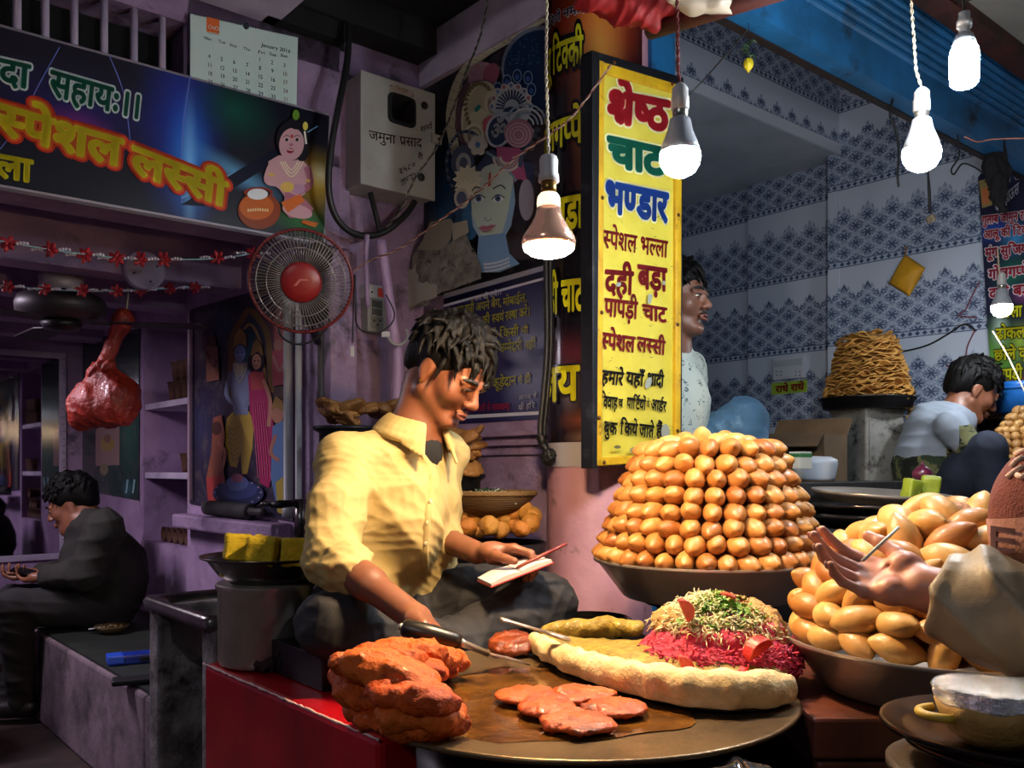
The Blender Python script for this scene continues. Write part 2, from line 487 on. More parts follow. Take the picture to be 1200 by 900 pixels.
def layout(s, off=0.):
    """verts, faces, width, cap height of a line (handles half letters, the r strokes and the short i)"""
    out = []; i = 0; cl = list(s); res = []
    while i < len(cl):                                # clusters
        if cl[i] in CONS:
            j = i
            while j + 2 < len(cl) and cl[j + 1] == VIR and cl[j + 2] in CONS: j += 2
            cons = [cl[k] for k in range(i, j + 1, 2)]; k = j + 1; post = []
            while k < len(cl) and (0x93e <= ord(cl[k]) <= 0x94c or cl[k] in '\u0901\u0902\u0903'): post.append(cl[k]); k += 1
            if '\u093f' in post: post.remove('\u093f'); res.append(('g', '\u093f'))
            reph = len(cons) > 1 and cons[0] == RA
            if reph: cons = cons[1:]
            rak = len(cons) > 1 and cons[-1] == RA
            if rak: cons = cons[:-1]
            for c in cons[:-1]: res.append(('h', c))
            res.append(('r' if rak else 'g', cons[-1]))
            for c in post: res.append(('g', c))
            if reph: res.append(('e', ''))
            i = k
        else: res.append(('g', cl[i])); i += 1
    V = []; F = []; x = 0.; st = .085 + 2 * off
    ky = max(p[1] for p in _glyph('\u0915', 0.)[0]); cap = ky if any(ord(c) > 0x900 for c in s) else max(p[1] for p in _glyph('H', 0.)[0])
    for kind, c in res:
        if kind == 'e':
            cx = x - .1; v, f = _stroke([(cx - .02 + .13 * math.cos(t), ky + .12 + .11 * math.sin(t)) for t in [math.pi * (1.5 - .2 * q) for q in range(7)]], st * .9); a = 0
            v = [(p[0] - x, p[1], 0) for p in v]
        else:
            v, f, a = _glyph(c, off)
            if kind == 'h':
                cut = a * .72 if c in '\u0915\u092b' else a - .2
                v, f = clipx(v, f, cut); a = cut
            if kind == 'r':
                sv, sf = _stroke([(a - .13, .27), (a - .25, .19), (a - .42, .06)], st)
                n = len(v); v = v + sv; f = f + [tuple(q + n for q in g) for g in sf]
        n = len(V); V += [(p[0] + x, p[1], 0) for p in v]; F += [tuple(q + n for q in g) for g in f]; x += a
    return V, F, x, cap
def put(b, s, BL, BR, TL, z, mi, off=0.):
    """line of text in a plane: BL/BR ends of the baseline, TL top of the head line at the left end (local 2D); off thickens the strokes"""
    V, F, w, cap = layout(s, 0.)
    if not V: return
    e = Vector((BR[0] - BL[0], BR[1] - BL[1])) / w; g = Vector((TL[0] - BL[0], TL[1] - BL[1])) / cap
    n = 0 if off <= 0 else (6 if off < .04 else (10 if off < .08 else 18))
    ds = [(0, 0)] + [(off * math.cos(2 * math.pi * i / n), off * math.sin(2 * math.pi * i / n)) for i in range(n)]
    for dx, dy in ds:
        b.add([(BL[0] + e.x * (p[0] + dx) + g.x * (p[1] + dy), BL[1] + e.y * (p[0] + dx) + g.y * (p[1] + dy), z) for p in V], F, mi)
def ptext(b, pl, s, BL, BR, TL, z, mi, off=0.): put(b, s, pl.loc(*BL), pl.loc(*BR), pl.loc(*TL), z, mi, off)
# ================================================================== THE SETTING
m_purple = mat('purple_paint', '#ab8eb0', .55, col2='#917599', vs=5, bump=.35, bs=22, bd=.012, dirt='#5c4f63', ds=4.5, dlo=.58, dhi=.72)
m_purple_old = mat('purple_paint_flaking', '#a086a6', .6, col2='#846b8a', vs=7, bump=.7, bs=14, bd=.02, dirt='#4a4048', ds=5, dlo=.54, dhi=.66)
m_lilac = mat('lilac_soffit', '#c5b7cc', .7, col2='#a596ae', vs=4, bump=.3, bs=40, dirt='#6d6270', ds=3)
m_floor = mat('dark_floor', '#3a2723', .75, col2='#211614', vs=6, bump=.3, bs=20)
m_black = mat('soot_and_dark_black', '#0b0a0b', .9)  # soot on the ceiling; also stands for darkness in vent and gap
m_dark = mat('dark_masonry', '#1d1a1b', .85, col2='#0f0d0e', vs=8, bump=.4, bs=25)
m_white_wall = mat('pale_plaster', '#b9bdc6', .7, col2='#a2a7b3', vs=3)
m_red = mat('red_gloss_paint', '#b3101c', .28, col2='#8d0a14', vs=5, bump=.2, bs=9, bd=.008, spec=.45, dirt='#5a0a0e', ds=6, dlo=.62, dhi=.8)
m_blue_paint = mat('blue_paint', '#1f6ea6', .5, col2='#17557f', vs=6, bump=.25, bs=30, dirt='#16222e', ds=5, dlo=.56, dhi=.7)
m_concrete = mat('worn_concrete', '#9a9392', .8, col2='#5d5556', vs=9, bump=.6, bs=35, dirt='#2b2526', ds=6, dlo=.5, dhi=.64)
m_bench_face = mat('worn_pink_plaster', '#8a7580', .8, col2='#6a5961', vs=6, bump=.5, bs=18, dirt='#3b3236', ds=4, dlo=.47, dhi=.68)
m_bench_top = mat('dark_green_mat', '#20281f', .6, col2='#161a17', vs=5, bump=.2)
m_wood_dark = mat('dark_wood', '#2c1a12', .6, col2='#1a100b', vs=6, stretch=(1, 1, 6), bump=.3)
m_wood_red = mat('red_brown_wood', '#5c2b1b', .5, col2='#38180c', vs=9, stretch=(1, 1, .3), bump=.3)

def tile_mat(axis):
    """blue damask tile in courses of 0.381 m: border, pattern, plain band"""
    t = NT('damask_tile_' + axis); T = .381
    g = t.n('ShaderNodeNewGeometry'); sp = t.n('ShaderNodeSeparateXYZ'); t.link(g.outputs['Position'], sp.inputs[0])
    d = BX if axis == 'B' else AX
    x = t.math('ADD', t.math('MULTIPLY', sp.outputs[0], d.x), t.math('MULTIPLY', sp.outputs[1], d.y)); z = sp.outputs[2]
    tt = t.math('FRACT', t.math('DIVIDE', t.math('ADD', z, -2.47 + 10 * T), T))
    P = .122; Q = .083
    xs = t.math('MULTIPLY', x, 2 * math.pi / P); zs = t.math('MULTIPLY', z, 2 * math.pi / Q)
    vec = t.n('ShaderNodeCombineXYZ'); t.link(xs, vec.inputs[0]); t.link(zs, vec.inputs[2])
    fx = t.math('ABSOLUTE', t.math('SUBTRACT', t.math('FRACT', t.math('DIVIDE', x, P)), .5)); 
    mir = t.n('ShaderNodeCombineXYZ'); t.link(t.math('MULTIPLY', fx, 1.0), mir.inputs[0]); t.link(t.math('FRACT', t.math('DIVIDE', z, Q * 2)), mir.inputs[2])
    def shift(dx, dz):   # mirrored cell coordinate, optionally shifted half a cell
        fx = t.math('ABSOLUTE', t.math('SUBTRACT', t.math('FRACT', t.math('ADD', t.math('DIVIDE', x, P), dx)), .5))
        fz = t.math('SUBTRACT', t.math('FRACT', t.math('ADD', t.math('DIVIDE', z, Q), dz)), .5)
        return fx, fz
    def flower(dx, dz):
        fx, fz = shift(dx, dz)
        az = t.math('ABSOLUTE', fz)
        r = t.math('SQRT', t.math('ADD', t.math('MULTIPLY', fx, fx), t.math('MULTIPLY', fz, fz)))
        an = t.math('ARCTAN2', fz, t.math('ADD', fx, .0001))
        pet = t.math('ADD', .165, t.math('MULTIPLY', .07, t.math('COSINE', t.math('MULTIPLY', an, 6))))
        return t.ramp(t.math('SUBTRACT', pet, r), -.015, .02), t.ramp(t.math('ABSOLUTE', t.math('SUBTRACT', t.math('ADD', r, .05), t.math('MULTIPLY', pet, 1.8))), .055, .025)
    a, ar = flower(0, 0); b, br_ = flower(.5, .5)
    og = t.math('ABSOLUTE', t.math('ADD', t.math('COSINE', xs), t.math('COSINE', zs)))
    ogl = t.ramp(og, .42, .2)
    n1 = t.noise(mir.outputs[0], 7.5, 3, .6); n2 = t.noise(mir.outputs[0], 13., 2, .5)
    scr = t.math('MAXIMUM', t.ramp(t.math('ABSOLUTE', t.math('SUBTRACT', n1, .5)), .05, .02), t.ramp(n2, .56, .62))
    base = t.mix(t.math('MULTIPLY', scr, .9), '#8a97ae', '#46536f')
    base = t.mix(t.math('MULTIPLY', ogl, .5), base, '#bcc6d6')
    base = t.mix(t.math('MULTIPLY', t.math('MAXIMUM', ar, br_), .7), base, '#bac4d4')
    base = t.mix(t.math('MULTIPLY', t.math('MAXIMUM', a, b), .85), base, '#44516d')
    # ragged top edge of the pattern, plain band above
    edge = t.math('ADD', .70, t.math('MULTIPLY', .07, t.math('COSINE', xs)))
    edge = t.math('ADD', edge, t.math('MULTIPLY', .02, t.math('COSINE', t.math('MULTIPLY', xs, 5))))
    plain = t.ramp(t.math('SUBTRACT', tt, edge), -.012, .012)
    c = t.mix(plain, base, '#bcc4d2')
    # border strip with diamonds
    inb = t.math('LESS_THAN', tt, .085)
    bx = t.math('ABSOLUTE', t.math('SUBTRACT', t.math('FRACT', t.math('DIVIDE', x, .034)), .5))
    bz = t.math('ABSOLUTE', t.math('DIVIDE', t.math('SUBTRACT', tt, .0425), .085))
    dia = t.math('LESS_THAN', t.math('ADD', bx, bz), .36)
    lines = t.math('GREATER_THAN', bz, .38)
    bc = t.mix(t.math('MAXIMUM', dia, lines), '#a4afc2', '#42506c')
    c = t.mix(inb, c, bc)
    t.link(c, t.b.inputs['Base Color']); t.b.inputs['Roughness'].default_value = .2
    rel = t.math('MULTIPLY', t.math('ADD', t.math('MAXIMUM', a, b), scr), t.math('SUBTRACT', 1., plain))
    t.bump(rel, .35, .003)
    return t.m
m_tileA, m_tileB = tile_mat('A'), tile_mat('B')

slab('floor', [(-2.5, 8, -3, 8, -.1, 0)], m_floor)
# --- the dining alcove on the left
RU0, RU1 = 4.02, 4.62                                    # shelf recess
slab('wall_right', [(2.71, RU0, 1.47, 1.85, 0, 2.64), (RU1, 5.85, 1.47, 1.85, 0, 2.64), (RU0, RU1, 1.80, 1.85, 0, 2.64),
                    (RU0, RU1, 1.47, 1.85, 0, .745), (RU0, RU1, 1.47, 1.85, 1.80, 2.64)], m_purple)
slab('wall_back', [(5.7, 5.85, -1.2, 1.5, 0, 2.5)], m_purple)
slab('wall_left', [(2.66, 5.85, -1.35, -1.2, 0, 2.5)], m_purple)
slab('ceiling', [(2.82, 5.85, -1.3, 1.5, 2.02, 2.1)], m_purple)
for i, u in enumerate((3.43, 4.05, 4.75, 5.3)):
    slab('trim_%d' % (i + 1), [(u, u + .14, -1.25, 1.475, 1.815, 2.03)], m_purple, .006)
slab('wall_front', [(2.65, 2.82, -1.3, 1.475, 1.84, 2.14), (2.65, 2.82, .97, 1.475, 2.1, 2.50), (2.65, 2.82, -1.3, 1.475, 2.42, 2.50)], m_purple_old)
slab('wall_upper', [(2.66, 2.82, -1.3, 1.5, 2.50, 2.95), (2.60, 2.72, 1.2, 1.47, 2.50, 2.9)], m_black)  # black filler over a gap, the dark up there put into its colour
slab('wall_vent_back', [(2.79, 2.82, -1.3, 1.0, 2.1, 2.45)], m_black)  # black sheet closing the opening, standing for its unlit inside
slab('trim_5', [(1.25, 2.86, -1.3, 1.245, 2.50, 2.58)], m_lilac, .004)         # canopy slab
slab('baseboard_right', [(2.98, 3.98, 1.385, 1.472, .845, .905)], m_purple_old, .01)
# --- meter pier, poster wall, column
slab('wall_pier', [(2.705, 2.9, 1.462, 1.9, 0, 2.62), (2.665, 2.72, 1.458, 1.525, 1.84, 2.62), (2.68, 2.72, 1.458, 1.56, 0, 1.84)], m_purple_old, .006)
slab('wall_middle', [(1.95, 2.76, 1.85, 2.02, 0, 2.9)], m_purple_old)
slab('trim_6', [(1.9, 2.70, 1.825, 1.853, 2.48, 2.655)], m_lilac, .004)            # lilac band above the poster
for i, z in enumerate((1.205, 1.175, 1.145)):
    slab('trim_%d' % (7 + i), [(1.95, 2.705, 1.825 + .006 * i, 1.853, z, z + .017)], m_purple_old, .004)
slab('ceiling_dark', [(1.2, 2.74, 1.25, 2.0, 2.66, 2.9)], m_black)
slab('ceiling_dark_beam', [(2.58, 2.70, 1.26, 1.82, 2.56, 2.66)], m_black)
CU, CV, CR = 1.889, 1.918, .15
c0 = U(CU, CV, 0)
b = MB().lathe([(CR + .012, .60), (CR + .012, .70), (CR, .76), (CR, 2.82)], 48, cx=c0.x, cy=c0.y)
m_pink = mat('pink_purple_paint', '#bd8b98', .5, col2='#aa7a88', vs=6, bump=.3, bs=16, dirt='#4d3a40', ds=7, dlo=.6, dhi=.72)
b.build('column', m_pink, world=True, smooth=False, kind='structure', auto=40)
# --- serving platform and counters
slab('counter', [(1.27, 2.03, .78, 1.12, 0, .655)], m_red, .012, 'thing', 'red painted masonry counter under the seated vendor', 'counter')
slab('platform_deck', [(1.27, 2.03, 1.122, 1.845, 0, .652), (1.02, 1.265, 1.42, 2.0, 0, .652)], m_dark, .01)
slab('platform_trim', [(2.035, 2.70, 1.22, 1.845, 0, .60)], m_dark)
slab('floor_platform', [(1.62, 3.6, 2.1, 4.2, 0, .93)], m_dark)
_ct = bpy.data.objects['counter']; b = MB(); r_ = random.Random(5); P = [Vector((-.17 - .0005, -.38 + .76 * i / 60, .6545 + r_.uniform(-.0012, .0008))) for i in range(61)]
b.tube(P, [r_.uniform(.0012, .0034) for _ in P], 6); b.build('worn_edge', mat('worn_edge_paint', '#c9a8a0', .7), _ct, smooth=True)
# --- tiled stall on the right
slab('wall_tile', [(.2, 2.344, 4.07, 4.25, 0, 3.4)], m_tileA)
slab('wall_tile_recess', [(2.344, 2.94, 4.16, 4.30, 0, 2.8), (2.94, 3.9, 4.19, 4.30, 0, 2.8)], m_tileA)
slab('trim_10', [(2.344, 2.40, 4.06, 4.2, 0, 2.66)], m_tileA)
slab('wall_loft', [(2.344, 3.9, 2.2, 4.2, 2.70, 2.99)], m_tileB)
slab('ceiling_loft', [(2.346, 3.9, 2.2, 4.2, 2.655, 2.70)], m_white_wall)
slab('trim_11', [(2.335, 2.347, 2.2, 4.07, 2.65, 2.70)], mat('white_trim', '#c9ced8', .4))
slab('wall_above_tile', [(2.35, 3.9, 2.2, 4.2, 2.99, 3.5)], m_white_wall)
slab('wall_stall_left', [(2.05, 3.9, 2.02, 2.2, 0, 3.4)], m_white_wall)
slab('wall_stall_back', [(3.8, 3.95, 2.0, 4.3, 0, 2.8)], m_tileB)
slab('ceiling_stall', [(1.3, 3.9, 2.1, 4.3, 3.35, 3.45)], m_white_wall)
# blue moulded fascia above the stall
pr = [(1.46, 2.30), (1.40, 2.30), (1.396, 2.35), (1.396, 2.415)]
zz, uu = 2.415, 1.396
for k in range(6):
    pr += [(uu - .010, zz + .004), (uu - .013, zz + .011), (uu - .010, zz + .018), (uu - .004, zz + .021)]
    zz += .0225; uu -= .009
pr += [(uu, zz + .02), (1.46, zz + .02)]
b = MB(); n = len(pr)
for v in (1.93, 4.06):
    for u, z in pr: b.v.append((v - 3., u - 1.4, z - 2.3))
for i in range(n): b.f.append((i, (i + 1) % n, n + (i + 1) % n, n + i)); b.m.append(0)
b.f.append(tuple(range(n))); b.m.append(0)
b.build('trim_12', m_blue_paint, mtx=RUV @ Matrix.Translation((3., 1.4, 2.3)), kind='structure')
slab('trim_13', [(1.46, 1.485, 1.95, 4.06, 2.295, 2.36), (1.30, 1.47, 1.93, 4.065, 2.56, 2.75)], m_wood_dark)
m_ceil = mat('grey_ceiling', '#9b9890', .8, col2='#86837c', vs=3)
slab('ceiling_front', [(.0, 1.36, 1.95, 4.4, 2.575, 2.66)], m_ceil)
slab('trim_14', [(1.24, 1.32, 1.95, 4.06, 2.535, 2.58)], m_wood_red)  # strip added for the brown shading beside the ridged fascia
slab('trim_15', [(.2, 1.24, 2.80, 2.86, 2.545, 2.58)], m_wood_dark)
slab('column_blue', [(1.77, 1.87, 2.03, 2.135, .66, 2.80)], m_blue_paint, .004)
slab('column_blue_rear', [(1.86, 1.96, 1.90, 2.0, 2.0, 2.80)], m_blue_paint, .004)
# --- bench, sink piers
o = slab('masonry_bench', [(2.92, 5.3, .93, 1.465, 0, .385), (2.62, 2.92, .93, 1.44, 0, .385)], m_bench_face, .012, 'thing', 'long worn masonry bench along the purple alcove wall', 'bench')
ub(MB(), 2.62, 5.25, .945, 1.46, .386, .395).build('bench_mat', m_bench_top, o, world=True)
# added unseen lamp behind the camera to brighten shaded fronts, then the alcove tube
lamp('added_fill_lamp', (-2.0, -2.4, 3.4), 90.0, (.93, .94, 1.0), .15)
lamp('alcove_tube', U(3.9, .2, 1.79), 24.0, (.95, .84, 1.0), .6, 'AREA', (0, 0, math.radians(40)), .05)
# ================================================================== SIGNS, POSTERS, PRINTS
class Art:
    """flat print on a plane, drawn in layers; one mesh with a colour per slot"""
    def __init__(s, pl, rough=.5, z=.0007, spec=.4):
        s.pl, s.b, s.mats, s.ix, s.r, s.dz, s.z, s.spec = pl, MB(), [], {}, rough, z, 0., spec
    def c(s, col):
        if isinstance(col, str):
            k = (col, s.r)
            if k not in s.ix: s.ix[k] = len(s.mats); s.mats.append(mat('print_%s_%d' % (col[1:], s.r * 100), col, s.r, spec=s.spec))
            return s.ix[k]
        if col.name not in s.ix: s.ix[col.name] = len(s.mats); s.mats.append(col)
        return s.ix[col.name]
    def L(s, n=1): s.z += s.dz * n; return s
    def poly(s, pts, col):
        s.L(.25); s.b.poly([s.pl.loc(*p) for p in pts], s.z, s.c(col)); return s
    def ell(s, cx, cy, rx, ry, col, rot=0., n=28, a0=0, a1=360):
        r = math.radians(rot); P = []
        for i in range(n if a1 - a0 >= 360 else n + 1):
            a = math.radians(a0 + (a1 - a0) * i / n); x, y = rx * math.cos(a), ry * math.sin(a)
            P.append((cx + x * math.cos(r) - y * math.sin(r), cy + x * math.sin(r) + y * math.cos(r)))
        return s.poly(P, col)
    def star(s, cx, cy, r0, r1, n, col):
        return s.poly([(cx + (r0 if i % 2 else r1) * math.cos(math.pi * i / n), cy + (r0 if i % 2 else r1) * math.sin(math.pi * i / n)) for i in range(2 * n)], col)
    def line(s, pts, w, col, smooth=0):
        if smooth: pts = [(p.x, p.y) for p in bez([(q[0], q[1], 0) for q in pts], smooth)]
        s.L(.25); v, f = _stroke(pts, w); s.b.add([s.pl.loc(p[0], p[1]) + (s.z,) for p in v], f, s.c(col)); return s
    def text(s, t, BL, BR, TL, col, off=0., out=None, ooff=.06):
        if out:
            for oc, oo in (out if isinstance(out, list) else [(out, ooff)]):
                s.L(.5); ptext(s.b, s.pl, t, BL, BR, TL, s.z, s.c(oc), oo)
        s.L(.5); ptext(s.b, s.pl, t, BL, BR, TL, s.z, s.c(col), off); return s
    def sheet(s, pts, col, th=.004):
        q = [s.pl.loc(*p) for p in pts]; s.b.ext(q, -th, 0, s.c(col)); return s
    def rough_edge(s, pts, amp, col, seed=1, n=5):
        r = random.Random(seed); P = []
        for i in range(len(pts)):
            a, b = pts[i], pts[(i + 1) % len(pts)]
            for k in range(n):
                t = k / n; P.append((a[0] + (b[0] - a[0]) * t + r.uniform(-amp, amp), a[1] + (b[1] - a[1]) * t + r.uniform(-amp, amp)))
        return s.poly(P, col)
    def build(s, name, parent=None, **kw):
        if parent is not None: return s.b.build(name, s.mats, parent, **kw)
        return s.b.build(name, s.mats, mtx=s.pl.matrix(), **kw)
def blob_mat(name, base, blobs, rough=.35, nz=0., spec=.5, cyl=0.):
    """printed colour fields: soft ellipses (x, y, rx, ry, rot, colour, strength) in the sheet's own coordinates"""
    t = NT(name); tc = t.coord('Object'); out = base
    if cyl:     # unrolled around the object's own upright axis
        sp = t.n('ShaderNodeSeparateXYZ'); t.link(tc, sp.inputs[0]); cb = t.n('ShaderNodeCombineXYZ')
        an = t.math('FLOORED_MODULO', t.math('ADD', t.math('ARCTAN2', sp.outputs[1], sp.outputs[0]), 1.5 * math.pi), 2 * math.pi)
        t.link(t.math('MULTIPLY', an, cyl), cb.inputs[0]); t.link(sp.outputs[2], cb.inputs[1]); tc = cb.outputs[0]
    t.b.inputs['Specular IOR Level'].default_value = spec
    for (x, y, rx, ry, rot, col, st) in blobs:
        mp = t.n('ShaderNodeMapping', vector_type='TEXTURE'); mp.inputs['Location'].default_value = (x, y, 0); mp.inputs['Rotation'].default_value = (0, 0, math.radians(rot)); mp.inputs['Scale'].default_value = (rx, ry, 1e3)
        t.link(tc, mp.inputs[0]); ln = t.n('ShaderNodeVectorMath', operation='LENGTH'); t.link(mp.outputs[0], ln.inputs[0])
        f = t.math('POWER', t.ramp(ln.outputs['Value'], 1., 0.), 1.6)
        out = t.mix(t.math('MULTIPLY', f, st), out, col)
    if nz:
        out = t.mix(t.math('MULTIPLY', t.ramp(t.noise(tc, nz, 6, .7), .5, .7), .6), out, '#6b6258')
    if not isinstance(out, str): t.link(out, t.b.inputs['Base Color'])
    t.b.inputs['Roughness'].default_value = rough
    return t.m
def local_blobs(pl, L):
    """pixel positions of a flat print turned into its own metres"""
    o = []
    for (px, py, rx, ry, rot, col, st) in L:
        x, y = pl.loc(px, py); x1, _ = pl.loc(px + rx, py); _, y1 = pl.loc(px, py - ry); o.append((x, y, abs(x1 - x), abs(y1 - y), rot, col, st))
    return o

# ---- banner of the lassi shop (left)
pl = Plane('B', 2.615).origin(190, 254)
bn = TH('shop_banner', 'long dark blue shop banner with yellow Hindi lettering over the alcove', 'banner', mtx=pl.matrix())
a = Art(pl, .3)
mb_ = blob_mat('banner_print', '#0b0b1c', local_blobs(pl, [
    (100, 130, 150, 60, 0, '#1b1462', .9), (90, 155, 60, 34, 0, '#9b2f9a', .9), (215, 150, 60, 150, 0, '#1f3fc0', .9), (222, 190, 34, 90, 0, '#2d8cf0', 1.), (222, 195, 12, 110, 0, '#8fd0ff', .7),
    (275, 130, 60, 50, 0, '#0d5a4a', .8), (280, 205, 70, 20, -20, '#6fb6e8', .8), (372, 215, 40, 50, 0, '#c09a20', .95), (375, 205, 20, 18, 0, '#d8d4b0', .7), (355, 258, 50, 25, 0, '#2d7a34', .9), (340, 175, 30, 30, 0, '#6a2436', .5)]), .3)
a.sheet([(-60, 15), (386, 136), (379, 284), (-60, 205)], mb_, .02)
for P in ([(70, 55), (40, 110), (30, 135), (0, 175)], [(128, 65), (145, 110), (153, 168)], [(223, 88), (214, 155), (213, 238)]):
    a.line(P, 1.0, '#6d7fd8', 6)
a.line([(60, 145), (95, 146), (155, 174)], 1.6, '#c58af0', 4)
a.line([(213, 232), (300, 190), (372, 148)], 1.4, '#7fb8e0', 4)
a.poly([(212, 240), (325, 172), (330, 185), (240, 242)], '#0a0c26')
a.text('सदा', (-33, 90), (33, 104), (-31, 62), '#12664f', .03, '#e6f4f2', .085)
a.text('सहायः।।', (57, 111), (164, 140), (60, 83), '#12664f', .03, '#e6f4f2', .085)
a.text('स्पेशल', (-6, 155), (140, 195), (-3, 122), '#f2df2a', .045, [('#d4341c', .15), ('#f07030', .1)])
a.text('लस्सी', (153, 201), (264, 243), (156, 172), '#f2df2a', .045, [('#d4341c', .15), ('#f07030', .1)])
a.text('वाला', (-44, 200), (36, 214), (-43, 174), '#e8da20', .04)
# child with a pot of butter
skin, sk2 = '#c79aa0', '#a8697e'
a.ell(303, 247, 25, 22, '#8c3a16').ell(300, 243, 20, 15, '#c2601e').ell(302, 226, 17, 6.5, '#8a2d10').ell(302, 227, 14, 5, '#2a0e08').ell(301, 228, 12, 6.5, '#dfe4e6')
for i in range(9): a.ell(290 + i * 2.8, 246 + .25 * abs(i - 4), 1.1, 2, '#e6c890', n=8)
a.poly([(313, 190), (325, 183), (345, 183), (358, 193), (361, 215), (356, 228), (338, 240), (326, 222), (314, 214)], skin)
a.poly([(333, 224), (356, 234), (366, 245), (360, 256), (338, 256), (330, 246)], sk2).ell(347, 248, 18, 8, skin, 15)
a.poly([(354, 258), (372, 262), (368, 267), (352, 262)], '#c0631f').poly([(328, 238), (350, 228), (356, 236), (336, 250)], '#d06a28')
a.line([(316, 196), (312, 212), (326, 214), (338, 200)], 8, skin, 5).ell(338, 194, 6, 7, skin)
a.line([(358, 196), (362, 216), (348, 226)], 8, sk2, 5).ell(348, 222, 8, 6, '#b58aa6')
for r in (10, 14, 18): a.line([(339 - r * .7, 190), (340, 190 + r), (340 + r * .8, 190)], 1.2, '#e8dcb8', 6)
a.ell(335, 220, 8, 6, '#d8b45a').line([(313, 205), (320, 206)], 3, '#d8b45a').line([(357, 212), (362, 213)], 3, '#d8b45a')
a.ell(341, 165, 19, 24, '#17131b').ell(352, 180, 8, 10, '#17131b').ell(340, 170, 14.5, 19, skin, 8)
a.ell(347, 145, 12, 8, '#17131b').ell(345, 136, 4, 6, '#5f8a2a').ell(356, 149, 3, 5, '#d8c85a').line([(355, 155), (357, 170)], 2.2, '#e6e4d8')
for ex in (334, 346): a.ell(ex, 165, 3.2, 2.0, '#d8c8cc', 10).ell(ex, 165, 2.1, 1.9, '#1a1018').line([(ex - 4, 161.6), (ex, 159.6), (ex + 4, 161.2)], .9, '#4a2a30')
a.ell(340, 161, 1.4, 2.2, '#b02030').ell(338, 178, 4.2, 3, '#8a1c30').line([(335, 176.6), (341, 177.4)], 1, '#f0e6e6').ell(339, 171, 2.4, 1.8, sk2)
a.build('panel', bn)
fr = MB(); q = [pl.loc(*p) for p in ((-60, 15), (386, 136), (379, 284), (-60, 205))]
for i in range(4):
    p0, p1 = q[i], q[(i + 1) % 4]; fr.tube([(p0[0], p0[1], -.012), (p1[0], p1[1], -.012)], .012, 6)
fr.build('frame', mat('banner_frame', '#8f8790', .5, .3), bn)

# ---- wall calendar
pl = Plane('B', 2.625).origin(286, 120)
a = Art(pl, .7)
a.sheet([(223, 16), (349, 44), (347, 150), (223, 130)], '#c3d8d0', .004)
a.poly([(242, 19.5), (257, 23), (257, 40), (242, 37)], '#e06a2a')
a.text('O', (243.6, 33.5), (248.5, 34.5), (243.8, 29), '#f7efe2', .02).text('N', (248.6, 34.5), (251.6, 35.2), (248.7, 30.6), '#f7efe2', .02).text('O', (251.4, 35.3), (256.4, 36.4), (251.4, 30.6), '#f7efe2', .02)
a.line([(243, 38.6), (257, 41.4)], .8, '#9a8a80')
a.text('January 2016', (306, 54.5), (340, 62.5), (306.5, 50.5), '#3f4c50', .012)
for t, x, y in (('Mon', 239, 46), ('Tue', 255.5, 50), ('Wed', 268.5, 54.5), ('Thu', 284.5, 58.5), ('Fri', 301.5, 62.5), ('Sat', 315, 65), ('Sun', 328, 66.5)):
    a.text(t, (x, y), (x + 8.5, y + 2), (x, y - 3.4), '#5b686c', .008)
cx = [244.5, 259, 273.5, 288.5, 303.5, 318, 332.5]
for r, days in enumerate(([0, 0, 0, 0, 1, 2, 3], [4, 5, 6, 7, 8, 9, 10], [11, 12, 13, 14, 15, 16, 17], [18, 19, 20, 21, 22, 23, 24], [25, 26, 27, 28, 29, 30, 31])):
    for k, d in enumerate(days):
        if d:
            x = cx[k]; y = 59.5 + (x - 244) * .235 + 10.2 * (r - 1); w = 5.6 if d > 9 else 2.8
            a.text(str(d), (x - w / 2, y + 9), (x + w / 2, y + 9 + w * .235), (x - w / 2, y + 4.4), '#4a5560' if k < 6 else '#8b7470', .012)
for i in range(44):
    if i in (6, 7, 8, 9, 10): continue
    x = 226 + i * 2.8; a.line([(x, 16.6 + (x - 223) * .222), (x + .4, 20 + (x - 223) * .222)], .7, '#4c5656')
cal = TH('wall_calendar', 'pale green January 2016 wall calendar tucked behind the lassi banner', 'calendar', mtx=pl.matrix())
a.build('sheet', cal)
x, y = pl.loc(288, 31); MB().lathe([(.0, -.002), (.009, -.002), (.009, .006), (0, .008)], 14, cx=x, cy=y).build('hanging_ring', mat('dark_steel', '#3c3d40', .4, .8), cal)

# ---- yellow signboard
pl = Plane('B', 1.690).origin(743, 545)
sg = TH('signboard', 'tall yellow hand painted Hindi menu board on the pink column', 'sign', mtx=pl.matrix())
m_yb = mat('yellow_sign_paint', '#cdc048', .42, col2='#beb03a', vs=9, dirt='#6f6a2c', ds=14, dlo=.62, dhi=.74, spec=.4)
m_yf = mat('yellow_frame_paint', '#d0a914', .45, col2='#b58b12', vs=12, dirt='#3d3216', ds=18, dlo=.57, dhi=.72)
a = Art(pl, .45)
a.sheet([(705, 82), (790, 107), (789, 536), (702, 540)], m_yb, .012)
RD, MR, GR, BL_, BK, WH = '#b01c28', '#8a1a20', '#0f6b54', '#1c479c', '#16140f', '#e4e2b0'
a.text('श्रेष्ठ', (711, 141), (782, 153), (713, 106), RD, .055, WH, .1)
a.text('चाट', (713, 193), (776, 205), (713, 161), GR, .055, WH, .1)
a.text('भण्डार', (708, 247), (781, 260), (709, 213), BL_, .05, WH, .095)
a.text('स्पेशल भल्ला', (706, 290), (781, 302), (707, 270), MR, .025)
a.text('दही', (708, 343), (741, 345), (709, 317), MR, .04).text('बड़ा', (747, 337), (780, 341), (747, 311), MR, .04)
a.text('पापड़ी', (707, 370), (746, 374), (708, 350), MR, .035).text('चाट', (752, 374), (780, 378), (752, 357), MR, .035)
